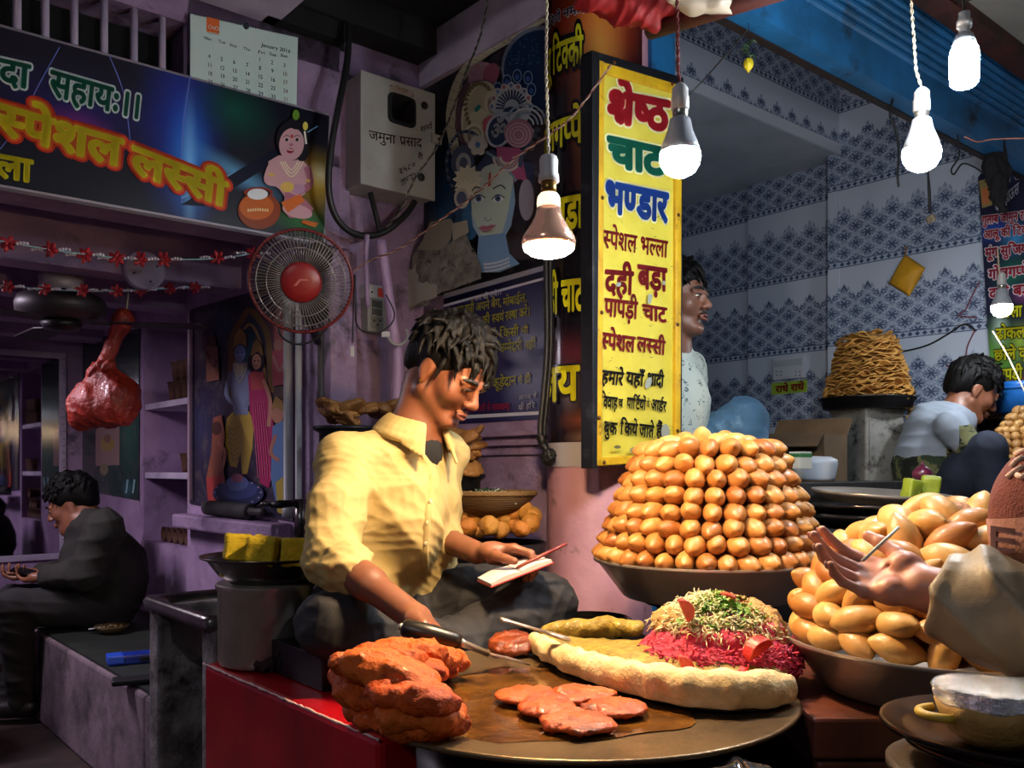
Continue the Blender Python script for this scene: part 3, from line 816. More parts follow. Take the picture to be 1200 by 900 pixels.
a.text('स्पेशल', (703, 408), (742, 413), (704, 390), MR, .035).text('लस्सी', (745, 411), (778, 416), (746, 395), MR, .035)
a.text('हमारे', (703, 449), (728, 452), (705, 434), BK, .03).text('यहाँ', (732, 450), (752, 453), (733, 436), BK, .03).text('शादी', (756, 451), (776, 454), (757, 437), BK, .03)
a.text('विवाह', (701, 478), (721, 480), (702, 464), BK, .03).text('व', (723, 477), (728, 477), (723, 468), BK, .03).text('पार्टियों', (732, 478), (754, 481), (733, 466), BK, .03).text('के', (756, 478), (759, 478), (756, 470), BK, .03).text('आर्डर', (760, 480), (778, 483), (761, 468), BK, .03)
a.text('बुक', (705, 508), (720, 510), (706, 494), BK, .03).text('किये', (724, 509), (744, 511), (725, 495), BK, .03).text('जाते', (746, 511), (763, 513), (747, 497), BK, .03).text('हैं', (766, 511), (773, 512), (767, 498), BK, .03)
a.ell(777, 506, 5, 9, '#8b8f86').ell(757, 449, 3.5, 7, '#8e9488', 20).poly([(757, 345), (762, 346), (760, 356), (756, 356)], '#8c9488').ell(722, 334, 3, 2.5, '#8c9488', -30).ell(775, 332, 2, 2.5, '#8c9488')
rr = random.Random(3)
for i in range(46):
    x, y = rr.uniform(706, 786), rr.uniform(250, 534); t = rr.uniform(-.6, .6); l = rr.uniform(1.5, 5)
    a.line([(x, y), (x + l * math.cos(t), y + l * math.sin(t))], rr.uniform(.4, 1.), '#6f6a34')
a.ell(718, 524, 4, 2, '#5d5a38').ell(737, 528, 5, 4, '#8a8358').ell(750, 532, 4, 3, '#7a7450')
a.build('panel', sg)
b = MB()
def strip(p0, p1, p2, p3, z0, z1, mi): b.ext([pl.loc(*p) for p in (p0, p1, p2, p3)], z0, z1, mi)
strip((699, 72), (705, 74), (702, 546), (695, 546), -.012, .012, 0); strip((789, 103), (796, 104), (794, 540), (788, 540), -.012, .012, 0)
strip((703, 72), (796, 100), (796, 112), (703, 86), -.012, .008, 0); strip((699, 536), (794, 531), (794, 540), (698, 546), -.012, .012, 0)
b.build('frame', m_yf, sg, bevel=.003)
b = MB()
strip((689, 64), (698, 66), (695, 549), (690, 549), -.03, .016, 0); strip((690, 60), (798, 92), (798, 102), (690, 70), -.03, .010, 0); strip((794.5, 96), (797.5, 97), (796, 538), (792.8, 538), -.03, .010, 0)
b.build('outer_frame', mat('black_angle_iron', '#16181d', .45, .4, dirt='#3b3f47', ds=12), sg, bevel=.002)
for px, py in ((702, 233), (701, 367), (698, 490), (791, 253), (790, 381), (790, 505), (716, 75), (784, 100), (704, 542)):
    x, y = pl.loc(px, py); MB().lathe([(.0055, .012), (.0055, .0145), (.003, .017), (0, .0175)], 10, cx=x, cy=y).build('screw', mat('rusty_screw', '#5a3d22', .6, .6), sg, smooth=True)

# ---- vinyl print wrapped round the column
class Cyl:
    """unrolled column surface: arc length x height; pixels mapped through the column itself"""
    def __init__(s, r):
        s.r = r; s.c = U(CU, CV, 0)
    def loc(s, px, py):
        dx = (px - 600) / FPX; A = dx * dx + 1; B = -2 * (s.c.x * dx + s.c.y); Cc = s.c.x ** 2 + s.c.y ** 2 - s.r ** 2
        D = max(B * B - 4 * A * Cc, 0); y = (-B - math.sqrt(D)) / (2 * A); x = dx * y
        th = math.atan2(y - s.c.y, x - s.c.x)
        return ((th + 1.5 * math.pi) % (2 * math.pi) * s.r, CAMZ + (HOR - py) * y / FPX)
pc = Cyl(CR + .003)
m_vin = blob_mat('vinyl_print', '#120d12', [(pc.loc(690, 60)[0], 2.38, .22, .24, 0, '#c4481f', 1.), (pc.loc(700, 40)[0], 2.25, .10, .5, 0, '#c98a3a', .95), (pc.loc(680, 130)[0], 2.12, .06, .2, 0, '#7a3020', .9), (pc.loc(696, 110)[0], 2.15, .03, .22, 0, '#b87a30', .9), (pc.loc(690, 200)[0], 1.93, .09, .09, 0, '#5a2b20', .8),
                                          (pc.loc(670, 420)[0], 1.43, .12, .09, 0, '#6a2c3c', .8), (pc.loc(668, 450)[0], 1.33, .05, .1, 0, '#9a8a98', .6), (pc.loc(680, 490)[0], 1.24, .1, .05, 0, '#7a4430', .9), (pc.loc(690, 515)[0], 1.19, .1, .03, 0, '#8a6858', .9)], .18, cyl=CR + .003)
YV = '#d5cf1c'
a = Art(pc, .18, .0012); a.z = 0
X0, X1 = .17, .62
zt, zb = 2.64, CAMZ + (HOR - 547) * 2.52 / FPX
b = a.b; mi = a.c(m_vin); n = 40
for i in range(n + 1): b.v += [(X0 + (X1 - X0) * i / n, zb, 0), (X0 + (X1 - X0) * i / n, zt, 0)]
for i in range(n): b.f.append((2 * i, 2 * i + 2, 2 * i + 3, 2 * i + 1)); b.m.append(mi)
mi = a.c('#a7a2a8'); z2 = zb + .07; k = len(b.v)
for i in range(n + 1): b.v += [(X0 + (X1 - X0) * i / n, zb, .001), (X0 + (X1 - X0) * i / n, z2, .001)]
for i in range(n): b.f.append((k + 2 * i, k + 2 * i + 2, k + 2 * i + 3, k + 2 * i + 1)); b.m.append(mi)
a.z = .002
def ct(t, x0, x1, yb, yt, col, off, out, oo): # a line on the column, between two pixel columns
    A, B_ = pc.loc(x0, yb), pc.loc(x1, yb); T = pc.loc((x0 + x1) / 2, yt)[1]; Bz = pc.loc((x0 + x1) / 2, yb)[1]
    for c_, o_ in ((out, oo), (col, off)):
        if c_: a.z += .0006; put(a.b, t, (A[0], Bz), (B_[0], Bz), (A[0], T), a.z, a.c(c_), o_)
ct('हारिणे नमः।।', 641, 692, 20, 10, '#1a1d3a', .02, '#d8d0d4', .06)
ct('आलू टिक्की', 634.5, 684, 82, 50, YV, .03, '#0c0a0a', .14)
ct('गोलगप्पे', 634.5, 683, 172, 141, YV, .03, '#0c0a0a', .12)
ct('दही बड़ा', 634.5, 684, 270, 234, YV, .035, '#0c0a0a', .1)
ct('पापड़ी चाट', 634, 685, 366, 331, YV, .035, '#0c0a0a', .1)
ct('जय', 641, 679, 469, 431, YV, .03, '#2c2c30', .07)
v, f = a.b.v, a.b.f
bm = bmesh.new(); lay = bm.faces.layers.int.new('mi'); vs = [bm.verts.new(p) for p in v]
for q, m_ in zip(f, a.b.m):
    try: g = bm.faces.new([vs[i] for i in q]); g[lay] = m_
    except ValueError: pass
for i in range(12, 54):
    bmesh.ops.bisect_plane(bm, geom=bm.verts[:] + bm.edges[:] + bm.faces[:], plane_co=(i * .012, 0, 0), plane_no=(1, 0, 0))
bm.verts.index_update(); a.b.v = []; a.b.m = [g[lay] for g in bm.faces]; a.b.f = [tuple(p.index for p in g.verts) for g in bm.faces]
for p in bm.verts:
    th = p.co.x / pc.r - 1.5 * math.pi; r = pc.r + p.co.z; a.b.v.append((pc.c.x + r * math.cos(th), pc.c.y + r * math.sin(th), p.co.y))
bm.free()
a.b.build('column_banner', a.mats, world=True, org=(pc.c.x, pc.c.y, 0), label='glossy printed food banner wrapped around the pink column', cat='banner')

# ---- blue notice
pw = 1.846
pl = Plane('A', pw).origin(585, 500)
a = Art(pl, .3)
a.sheet([(520, 344), (648, 308), (648, 490), (520, 498)], mat('notice_blue', '#1b1b52', .3, col2='#16163f', vs=5), .004)
a.poly([(520, 344), (648, 308), (648, 314), (520, 350)], '#9fa0b4').poly([(520, 351), (648, 315), (648, 322), (520, 357)], '#0e0e2a').poly([(520, 357), (648, 322), (648, 325), (520, 360)], '#c9c9d6')
a.poly([(520, 488), (648, 481), (648, 485), (520, 492)], '#c9c9d6')
WL, YL = '#dcdce4', '#c9c430'
a.text('जय श्री राधे।।', (556, 353), (588, 345), (556, 348), WL, .015)
a.text('कृपया यात्री', (530, 371), (556, 366), (530, 361), YL, .015).text('अपने बैग,', (558, 365), (588, 359), (558, 356), YL, .015).text('मोबाईल,', (590, 359), (618, 353), (590, 350), YL, .015)
a.text('सामान की स्वयं', (545, 384), (591, 376), (545, 375), YL, .015).text('रक्षा करें।', (593, 376), (622, 370), (593, 366), YL, .015)
a.text('दुकान के किसी', (553, 401), (609, 393), (553, 392), YL, .015).text('भी', (611, 392), (620, 391), (611, 384), YL, .015)
a.text('की जिम्मेदारी', (572, 416), (613, 410), (572, 406), YL, .015).text('नहीं', (616, 410), (629, 407), (616, 401), YL, .015)
a.text('कूड़ा कूड़ेदान', (560, 457), (606, 451), (560, 447), YL, .015).text('में ही', (608, 450), (623, 448), (608, 442), YL, .015)
a.text('आज्ञा से', (609, 469), (630, 466), (609, 464), WL, .012).text('श्री हरि', (609, 481), (628, 478), (609, 475), WL, .012)
a.text('(जेब कतरों से सावधान)', (547, 483), (599, 480), (547, 476), '#c03058', .02)
a.build('notice_poster', label='dark blue notice with yellow Hindi lines behind the vendor', cat='poster')

# ---- big devotional picture above the notice
pl = Plane('A', pw + .001).origin(570, 350)
a = Art(pl, .55)
m_kp = blob_mat('devotional_print', '#14151d', local_blobs(pl, [(530, 240, 40, 110, 0, '#1f5f96', .95), (522, 270, 18, 40, 10, '#2f86b4', .6), (640, 60, 80, 50, 0, '#574050', .7), (600, 20, 60, 60, 0, '#6d5a58', .6), (560, 230, 20, 60, 0, '#274f74', .8)]), .5, 9.)
a.sheet([(497, 98), (648, -2), (648, 312), (520, 346), (497, 346)], m_kp, .003)
a.poly([(548, 250), (536, 190), (536, 120), (556, 84), (590, 56), (645, 30), (645, 300), (610, 305), (570, 290)], '#4a4350')
for i in range(70):
    a_ = random.Random(i).uniform(0, 6.28); a.ell(random.Random(i + 99).uniform(552, 640), random.Random(i + 7).uniform(70, 215), 3.4, 4.2, ('#6d6470', '#8a8078', '#5a6680', '#a39a86')[i % 4], math.degrees(a_), n=8)
CR_, CR2, PK, PK2, NV, SL = '#c9c2a4', '#9a917c', '#b06a80', '#8a5064', '#1c2c52', '#a9b2ba'
a.line([(540, 190), (532, 150), (534, 118), (546, 88), (570, 64), (600, 46), (640, 22)], 11, CR_, 6)
for i in range(16):
    t = i / 15; p = bez([(540, 188, 0), (532, 150, 0), (534, 118, 0), (546, 88, 0), (570, 64, 0), (600, 46, 0)], 3)[i]; a.line([(p.x - 5, p.y - 1), (p.x + 5, p.y + 2)], .9, CR2)
a.poly([(548, 180), (537, 150), (540, 120), (552, 92), (566, 84), (553, 120), (550, 150), (556, 170)], '#70505a')
a.ell(570, 92, 17, 18, '#c39aa2').star(570, 92, 12, 18, 9, '#b98c98').ell(580, 88, 9, 13, '#a85a74', 20)
a.ell(640, 82, 48, 50, '#8791a8').ell(640, 84, 45, 47, '#1b3a66')
rr = random.Random(5)
for i in range(60): a.ell(rr.uniform(602, 638), rr.uniform(48, 78), 1.3, .8, '#3f6a9a', rr.uniform(0, 180), n=6)
for x, y in ((591, 107), (602, 98), (614, 92), (627, 94), (631, 108)): a.ell(x, y, 5.5, 8, '#7fa3c4').ell(x, y, 4.5, 6.8, '#1c2f5e').ell(x, y + 1.5, 2.8, 3.4, '#3f62b0')
a.ell(571, 137, 22, 40, CR_, 10).ell(571, 138, 19, 36, '#b6ae92', 10).ell(570, 150, 14, 20, CR_)
for i in range(18):
    t = i / 17 * 3.6 + .2; a.ell(571 + 17 * math.cos(t + 2.2), 128 + 27 * math.sin(t + 2.2), 2, 3.2, '#7d7050', math.degrees(t), n=8)
a.ell(569, 130, 2.6, 5, '#2a8a7c', 40).ell(565, 160, 12, 12, '#d6d0b4').ell(565, 160, 9, 9, CR2).ell(565, 160, 6, 6, CR_).ell(565, 160, 3, 3, CR2)
a.ell(586, 124, 9, 15, CR_).ell(587, 126, 6, 10, '#8e8878').ell(587, 128, 3, 6, CR_)
a.ell(610, 128, 23, 26, SL)
for i in range(15):
    t = math.pi + math.pi * i / 14; a.line([(610 + 9 * math.cos(t), 130 + 10 * math.sin(t)), (610 + 19 * math.cos(t), 130 + 21 * math.sin(t))], 1.9, NV)
for i in range(9):
    t = math.pi * (1.02 + i / 8 * .96); a.ell(610 + 23 * math.cos(t), 130 + 26 * math.sin(t), 3.6, 4, '#c6c3c0').ell(610 + 23 * math.cos(t), 130 + 26 * math.sin(t), 2.3, 2.6, '#a8707c' if i % 2 else '#6f86a8')
a.ell(610, 135, 9, 6, NV, a0=180, a1=360)
for r in (24, 19, 14, 9): a.line([(628 + r * math.cos(t), 150 + r * math.sin(t)) for t in [math.pi * (1 + k / 12) for k in range(13)]], 2.2, '#b6c2cc' if r % 2 else '#8aa0b4')
for i in range(5): a.ell(587 + 5 * math.cos(i * 1.257), 151 + 6.5 * math.sin(i * 1.257), 5, 6, '#b8566c', math.degrees(i * 1.257))
a.ell(596, 157, 15, 20, SL, 12).ell(596, 157, 12, 17, NV, 12).text('ॐ', (587, 168), (605, 163), (588, 151), '#c2c8cc', .03)
a.ell(620, 160, 17, 17, '#9a7082')
for r in (14, 10, 6): a.line([(620 + r * math.cos(t), 162 + r * math.sin(t)) for t in [6.28 * k / 14 for k in range(15)]], 1.4, '#b8a0aa')
for i in range(30):
    t = i / 29 * 3.9 + 1.9; a.ell(560 + 24 * math.cos(t), 196 + 38 * math.sin(t), 2.2, 2.2, '#252d42' if i % 2 else '#55607a', n=8)
a.ell(556, 194, 14, 20, '#3a4660').ell(557, 196, 9, 13, '#9aa0a4').ell(557, 196, 5, 8, '#4a546c')
for i in range(6): a.ell(574 + 7 * math.cos(i * 1.047), 174 + 8 * math.sin(i * 1.047), 4.5, 4.8, '#bdb8ae')
a.ell(574, 174, 3, 3.4, '#4a7ab0')
a.poly([(560, 214), (590, 178), (606, 188), (640, 196), (640, 232), (600, 210), (570, 240)], '#2b3352')
a.poly([(596, 176), (624, 178), (632, 214), (618, 218), (598, 196)], '#a04a72').line([(584, 182), (604, 196), (622, 220)], 3, '#6a8a98', 4)
for r in (16, 12, 8): a.line([(609 + r * math.cos(t), 188 + r * math.sin(t)) for t in [math.pi * k / 12 for k in range(13)]], 3, '#bdb6ac' if r != 12 else '#948c8c')
a.line([(640, 175), (628, 182), (624, 200)], 5, '#39465e', 4)
# face and hair
a.ell(624, 246, 12, 32, '#1c1820').ell(560, 245, 13, 34, '#23405e').ell(566, 262, 10, 22, '#2f5f86').ell(632, 238, 9, 24, '#8f8a98')
a.poly([(574, 210), (582, 200), (592, 196), (604, 200), (616, 212), (619, 240), (614, 268), (602, 288), (592, 293), (580, 288), (569, 268), (567, 240)], '#aebcae')
a.poly([(616, 218), (619, 240), (614, 268), (602, 288), (592, 293), (604, 276), (611, 250)], '#7f9fbc').poly([(567, 250), (569, 268), (580, 288), (592, 293), (580, 282), (573, 266)], '#8fa9b8')
a.poly([(576, 280), (607, 276), (612, 300), (624, 312), (600, 322), (572, 322), (560, 316), (574, 302)], '#6f92b8')
a.star(563, 214, 13, 18, 12, '#d2ceb0').star(560, 226, 9, 13, 12, '#dcd8ba').ell(556, 236, 9, 12, '#c4beac').ell(556, 236, 6, 8, '#56607a')
for i in range(3):
    for k in range(12): a.ell(583 + k * 2.6 + i, 312 + i * 4.2 - .10 * (k - 5.5) ** 2 * .5 - k * .6 + 2, 1.2, 1.4, '#c6c8cc', n=8)
for x, s_ in ((578, 1), (601, 1)):
    a.line([(x - 8, 228), (x - 3, 223.5), (x + 6, 226)] if x < 590 else [(x - 6, 226), (x + 3, 221.5), (x + 9, 226)], 1.5, '#232a38', 5)
    a.poly([(x - 7, 238), (x - 2, 233.5), (x + 3, 233.5), (x + 7, 237), (x + 2, 241), (x - 3, 241.5)], '#d4dad6').ell(x, 237, 3.6, 3.8, '#4a688c').ell(x, 237, 1.8, 2, '#141824').line([(x - 7, 238), (x - 2, 233.3), (x + 3, 233.2), (x + 8, 236.5)], 1.3, '#1c2230', 4)
a.poly([(591, 207), (593, 207), (592.5, 222), (589, 223)], '#9c2a2c').line([(587, 258), (586, 261), (590, 263), (594, 260)], 1, '#6f7f88', 4)
a.poly([(578, 271), (584, 268), (588, 269), (594, 267), (599, 268), (592, 274), (585, 275)], '#a86a78').line([(578, 271), (588, 271), (599, 268)], .7, '#5e3848', 4)
# torn plaster patch
m_pl = mat('bare_plaster', '#8b867c', .9, col2='#5f5a52', vs=18, bump=.9, bs=40, bd=.01, dirt='#38342e', ds=30, dlo=.56, dhi=.64)
a.L(2); a.rough_edge([(500, 300), (530, 294), (564, 274), (568, 286), (580, 312), (582, 328), (540, 344), (526, 350), (520, 360), (498, 366)], 1.8, m_pl, 2)
a.L(2); a.poly([(506, 296), (513, 285), (522, 264), (546, 260), (549, 264), (547, 284), (536, 296), (516, 297)], '#8a8474').poly([(548, 266), (566, 262), (568, 276), (549, 286)], '#9a9484')
a.rough_edge([(489, 325), (506, 312), (508, 332), (530, 338), (528, 352), (500, 362), (490, 362)], 2.2, '#a09a90', 4)
a.build('devotional_poster', label='large torn devotional poster of a blue faced figure with jewelled headdress', cat='poster')

# ---- wide devotional poster in the alcove
pl = Plane('A', 1.462).origin(280, 600)
a = Art(pl, .35)
m_rp = blob_mat('court_print', '#2a2438', local_blobs(pl, [(240, 400, 40, 60, 0, '#3c2c30', .9), (235, 500, 25, 60, 0, '#2d3358', .9), (262, 380, 26, 40, 0, '#2a5a70', .8), (300, 380, 30, 40, 0, '#1f4f5c', .8), (325, 380, 20, 60, 0, '#8a4a50', .9), (330, 470, 16, 60, 0, '#7a5a48', .7), (280, 590, 60, 22, 0, '#1c2444', .9), (330, 560, 20, 40, 0, '#4a5a88', .7)]), .35, 12.)
a.sheet([(222, 363), (343, 328), (343, 611), (222, 590)], m_rp, .003)
a.line([(270, 470), (272, 400), (284, 374), (292, 364), (302, 372), (314, 396), (318, 460)], 7, '#7a5f32', 6).line([(275, 470), (278, 410), (292, 380), (306, 405), (312, 460)], 3, '#a88a4a', 6)
a.ell(288, 410, 13, 24, '#1c5058')
a.poly([(266, 490), (276, 480), (292, 482), (298, 496), (296, 525), (290, 555), (284, 556), (282, 530), (278, 548), (270, 546), (263, 515)], '#b89a3c')
for i in range(7): a.line([(266 + i, 500 + i * 6), (274, 504 + i * 6), (280, 500 + i * 6)], 1, '#8f7328', 3)
a.poly([(274, 425), (290, 424), (293, 450), (291, 486), (275, 486), (270, 452)], '#7d87a6').line([(271, 436), (266, 462), (276, 474)], 5, '#7d87a6', 4).line([(291, 434), (296, 460), (288, 478)], 5, '#6f7898', 4)
a.ell(282, 414, 6.5, 10, '#7a8cc0').poly([(274, 408), (276, 392), (282, 384), (289, 392), (290, 406), (282, 402)], '#a88744').ell(279.6, 413, 1.3, .9, '#15182a').ell(284.6, 413, 1.3, .9, '#15182a').line([(280, 419), (284, 419)], .9, '#8a4a5a')
for r in (6, 10, 15, 22): a.line([(282 - r * .35, 426), (282, 426 + r), (282 + r * .4, 426)], 1, '#c8b888', 5)
a.poly([(292, 440), (300, 434), (310, 438), (316, 462), (322, 500), (324, 545), (316, 572), (306, 566), (302, 520), (294, 480)], '#a3285a').poly([(294, 436), (310, 436), (312, 456), (296, 458)], '#b04a4e').line([(310, 445), (318, 470), (316, 500)], 4.5, '#b8806c', 4)
a.ell(302, 424, 5.6, 9, '#b88a72').poly([(295, 418), (298, 402), (302, 397), (308, 404), (310, 418), (303, 412)], '#8a6a38').ell(300, 423, 1.1, .8, '#1a1214').ell(304.6, 423, 1.1, .8, '#1a1214').line([(300, 429), (304, 429)], .9, '#8a3038').ell(294, 424, 2, 8, '#1c1418').ell(309.5, 424, 2, 8, '#1c1418')
for i in range(6): a.line([(298 + i * 2.5, 470), (301 + i * 3, 520), (304 + i * 3, 560)], .7, '#d05a80', 3)
for x, y, c1, c2 in ((250, 400, '#8a5a48', '#5a3a30'), (330, 365, '#a85a54', '#c08a74'), (328, 405, '#a84a58', '#b07a6a')):
    a.ell(x, y, 5, 7, c2).poly([(x - 7, y + 6), (x + 7, y + 6), (x + 9, y + 45), (x - 6, y + 48)], c1).line([(x - 6, y + 12), (x + 2, y + 30), (x + 6, y + 22)], 3, c2, 4)
a.poly([(252, 490), (262, 486), (266, 510), (262, 540), (268, 572), (262, 590), (246, 584), (244, 560), (250, 530)], '#8a4e38').ell(256, 502, 6, 8, '#4a2a20').line([(258, 518), (266, 530), (262, 552)], 4, '#9a5c42', 4).poly([(244, 560), (262, 556), (268, 574), (262, 592), (246, 586)], '#a03a34')
a.poly([(322, 500), (334, 492), (340, 515), (338, 560), (326, 588), (320, 560)], '#5a7aa8').ell(328, 486, 7, 10, '#b07a60').poly([(320, 480), (326, 464), (334, 470), (336, 484), (328, 478)], '#9a7a40').line([(326, 510), (320, 530), (330, 540)], 4, '#a8705a', 4).poly([(326, 565), (340, 555), (340, 605), (328, 600)], '#a8963c')
a.ell(282, 578, 30, 16, '#2a3458').ell(282, 574, 22, 11, '#3c4a7c').ell(281, 566, 13, 9, '#5a6a9c').ell(281, 560, 7, 5, '#9a5a6a')
for i in range(14): a.ell(282 + 27 * math.cos(i * .449), 577 + 14 * math.sin(i * .449), 1.6, 1.2, '#8a7a9c', n=6)
a.line([(227, 380), (227, 585)], 2, '#5a4448').line([(224, 366), (224, 588)], 1.2, '#9a8a80')
a.build('royal_court_poster', label='wide colourful devotional poster of a seated royal pair, behind the fan pipes', cat='poster')

# ---- green poster further in, behind the red bag
pl = Plane('A', 1.462).origin(130, 583)
a = Art(pl, .2)
m_gp = blob_mat('green_print', '#1c3430', local_blobs(pl, [(150, 510, 20, 60, 0, '#2a6650', .9), (110, 520, 14, 50, 0, '#20302c', .9), (105, 570, 10, 16, 0, '#2f6a78', .9), (150, 572, 10, 16, 0, '#2f6a78', .9)]), .2, 14.)
a.sheet([(96, 400), (163, 385), (162, 586), (92, 573)], m_gp, .003)
a.poly([(112, 505), (121, 492), (140, 494), (140, 545), (112, 546)], '#a07f78').ell(126, 520, 8, 9, '#a88a3c').ell(126, 514, 4, 5, '#8a5a48').ell(122, 550, 5, 7, '#8a7a58')
for x in (98, 104, 148, 156): a.line([(x, 578), (x + 2, 562)], 2, '#8fb8c0')
a.build('green_poster', label='glossy green poster with a small pink shrine, behind the red bag', cat='poster')

# ---- printed menu banner at the right edge
pl = Plane('A', 3.985).origin(1180, 466)
a = Art(pl, .35)
m_mb = blob_mat('menu_print', '#16172f', local_blobs(pl, [(1165, 270, 40, 20, 0, '#2a4aa8', .9), (1190, 280, 24, 26, 0, '#3a8ac0', .9), (1185, 320, 30, 26, 20, '#0f6a50', .95), (1200, 345, 20, 16, 0, '#7a3a6a', .9), (1170, 420, 40, 60, 0, '#5f9a2a', 1.), (1172, 385, 14, 30, 0, '#b8d0c0', .8), (1195, 400, 20, 30, 0, '#9ab83a', .8), (1190, 455, 40, 22, 0, '#a03a3c', 1.), (1180, 202, 20, 24, 0, '#5a6aa8', .6)]), .35)
a.sheet([(1146, 208), (1158, 190), (1240, 166), (1240, 462), (1163, 466), (1152, 300)], m_mb, .004)
a.poly([(1147, 212), (1161, 208), (1163, 240), (1151, 244)], '#8a7a4a').poly([(1150, 222), (1158, 218), (1160, 238), (1152, 240)], '#b86a40').ell(1173, 200, 6, 7, '#8a98c8').ell(1176, 208, 8, 8, '#7a4a8a')
a.text('दिल से स्पेशल', (1169, 217), (1222, 203), (1169, 207), '#cfd2e0', .02)
a.text('चाट हाऊस', (1166, 250), (1194, 226), (1166, 238), '#cfd2e0', .02)
RO = '#e6dade'
for t, x0, x1, y, s_ in (('गुलाब जामुन रस', 1151, 1206, 263, 9), ('आलू की टिक्की', 1153, 1215, 280, 9), ('मूंग सुजिया', 1155, 1208, 302, 10), ('गोलगप्पे', 1159, 1206, 328, 11), ('दही बड़ा', 1160, 1213, 350, 11)):
    a.text(t, (x0, y), (x1, y - (x1 - x0) * .12), (x0, y - s_), '#b01c34', .03, RO, .1)
for t, x0, x1, y in (('भल्ला', 1169, 1198, 373), ('ढोकला', 1168, 1206, 398), ('छोले कुल्चे', 1166, 1225, 423), ('पापड़ी चाट', 1167, 1224, 446)):
    a.text(t, (x0, y), (x1, y - (x1 - x0) * .08), (x0, y - 12), '#d6d01e', .03, '#1a2410', .09)
a.build('menu_banner', label='printed menu banner with red and yellow Hindi lines at the right edge', cat='banner')
# ================================================================== BULBS ON THEIR WIRES
m_wire = mat('dark_wire', '#221a18', .6)
m_wire_red = mat('red_wire', '#7a2a26', .5)
m_wire_w = mat('pale_wire', '#b9a98e', .5)
m_holder = mat('white_bulb_holder', '#b8b6b4', .4)
m_bulbw = mat('white_bulb_body', '#9fa3aa', .3)
def emis(name, col, st):
    t = NT(name); t.b.inputs['Base Color'].default_value = (.8, .8, .8, 1); t.b.inputs['Emission Color'].default_value = tuple(col) + (1,); t.b.inputs['Emission Strength'].default_value = st; return t.m
m_led = emis('led_glow', C_COOL, EM_COOL); m_led_mid = emis('led_glow_middle', C_COOL, EM_MID); m_led_far = emis('led_glow_far', C_COOL, EM_FAR); m_cfl = emis('cfl_glow', C_COOL, EM_CFL); m_fil = emis('filament_glow', C_WARM, EM_WARM); m_neckglow = emis('warm_neck_glow', (1, .75, .5), 1.6)
def led_bulb(px, py, d, dia_px, label, wire_top, glow, wire=None, lean=0.):
    """py = middle of the glowing dome"""
    c = at(px, py, d); R = dia_px / 2 * d / FPX
    t = TH('led_bulb', label, 'bulb', c)
    prof = [(R * .97, .10 * R), (R, -.15 * R), (R * .94, -.5 * R), (R * .72, -.85 * R), (R * .38, -1.05 * R), (0, -1.1 * R)]
    MB().lathe(prof, 28).build('glowing_dome', glow, t, smooth=True)
    MB().lathe([(R * .985, .09 * R), (R * .9, .45 * R), (R * .62, 1.15 * R), (R * .5, 1.7 * R), (R * .45, 1.75 * R)], 28).build('body', m_bulbw, t, smooth=True)
    MB().lathe([(R * .36, 1.74 * R), (R * .36, 1.95 * R), (R * .39, 2.0 * R), (R * .36, 2.05 * R), (R * .39, 2.1 * R), (R * .36, 2.2 * R)], 20).build('metal_cap', mat('bulb_cap_metal', '#a8a49a', .3, .9), t, smooth=True)
    MB().lathe([(R * .40, 2.15 * R), (R * .44, 2.2 * R), (R * .44, 2.75 * R), (R * .40, 2.85 * R), (R * .40, 3.2 * R), (R * .24, 3.4 * R), (R * .10, 3.5 * R)], 20).build('holder', m_holder, t, smooth=True)
    top = wire_top - c
    p = dense([Vector((0, 0, 3.45 * R)), top * .5 + Vector((lean, 0, 0)), top], .006)
    for q in twist(p, .0022, .03): MB().tube(q, .0018, 5).build('wire', wire or m_wire_w, t, smooth=True)
    return t
led_bulb(797, 181, 1.65, 48, 'LED bulb hanging in front of the yellow signboard', at(793, -12, 1.65), m_led, m_wire_red)
led_bulb(1080, 177, 1.9, 43, 'LED bulb hanging from the blue beam, above the yellow packet', at(1067, -12, 1.9), m_led_mid)
led_bulb(1174, 359, 3.2, 23, 'small LED bulb glowing in front of the menu banner', at(1169, 290, 3.25), m_led_far)
# capsule lamp close to the ceiling
c = at(1130, 77, 1.7); s = 1.7 / FPX
t = TH('capsule_bulb', 'bright square capsule bulb near the grey ceiling, at the upper right', 'bulb', c)
MB().lathe([(0, -25 * s), (12 * s, -24 * s), (15.5 * s, -20 * s), (16 * s, -8 * s), (16.3 * s, 12 * s), (15 * s, 19 * s), (12 * s, 23 * s)], 24).build('glowing_capsule', m_cfl, t, smooth=True)
MB().lathe([(12 * s, 22.5 * s), (13.5 * s, 24 * s), (9.5 * s, 36 * s), (7 * s, 38 * s)], 20).build('body', m_bulbw, t, smooth=True)
MB().lathe([(6 * s, 37 * s), (6 * s, 44 * s), (8.5 * s, 45 * s), (8.5 * s, 52 * s), (6.5 * s, 54 * s), (6.5 * s, 62 * s), (2 * s, 64 * s)], 20).build('holder', m_holder, t, smooth=True)
MB().tube([(0, 0, 63 * s), (-4 * s, 0, 90 * s), (-3 * s, 0, 130 * s)], .0025, 6).build('wire', m_wire, t, smooth=True)
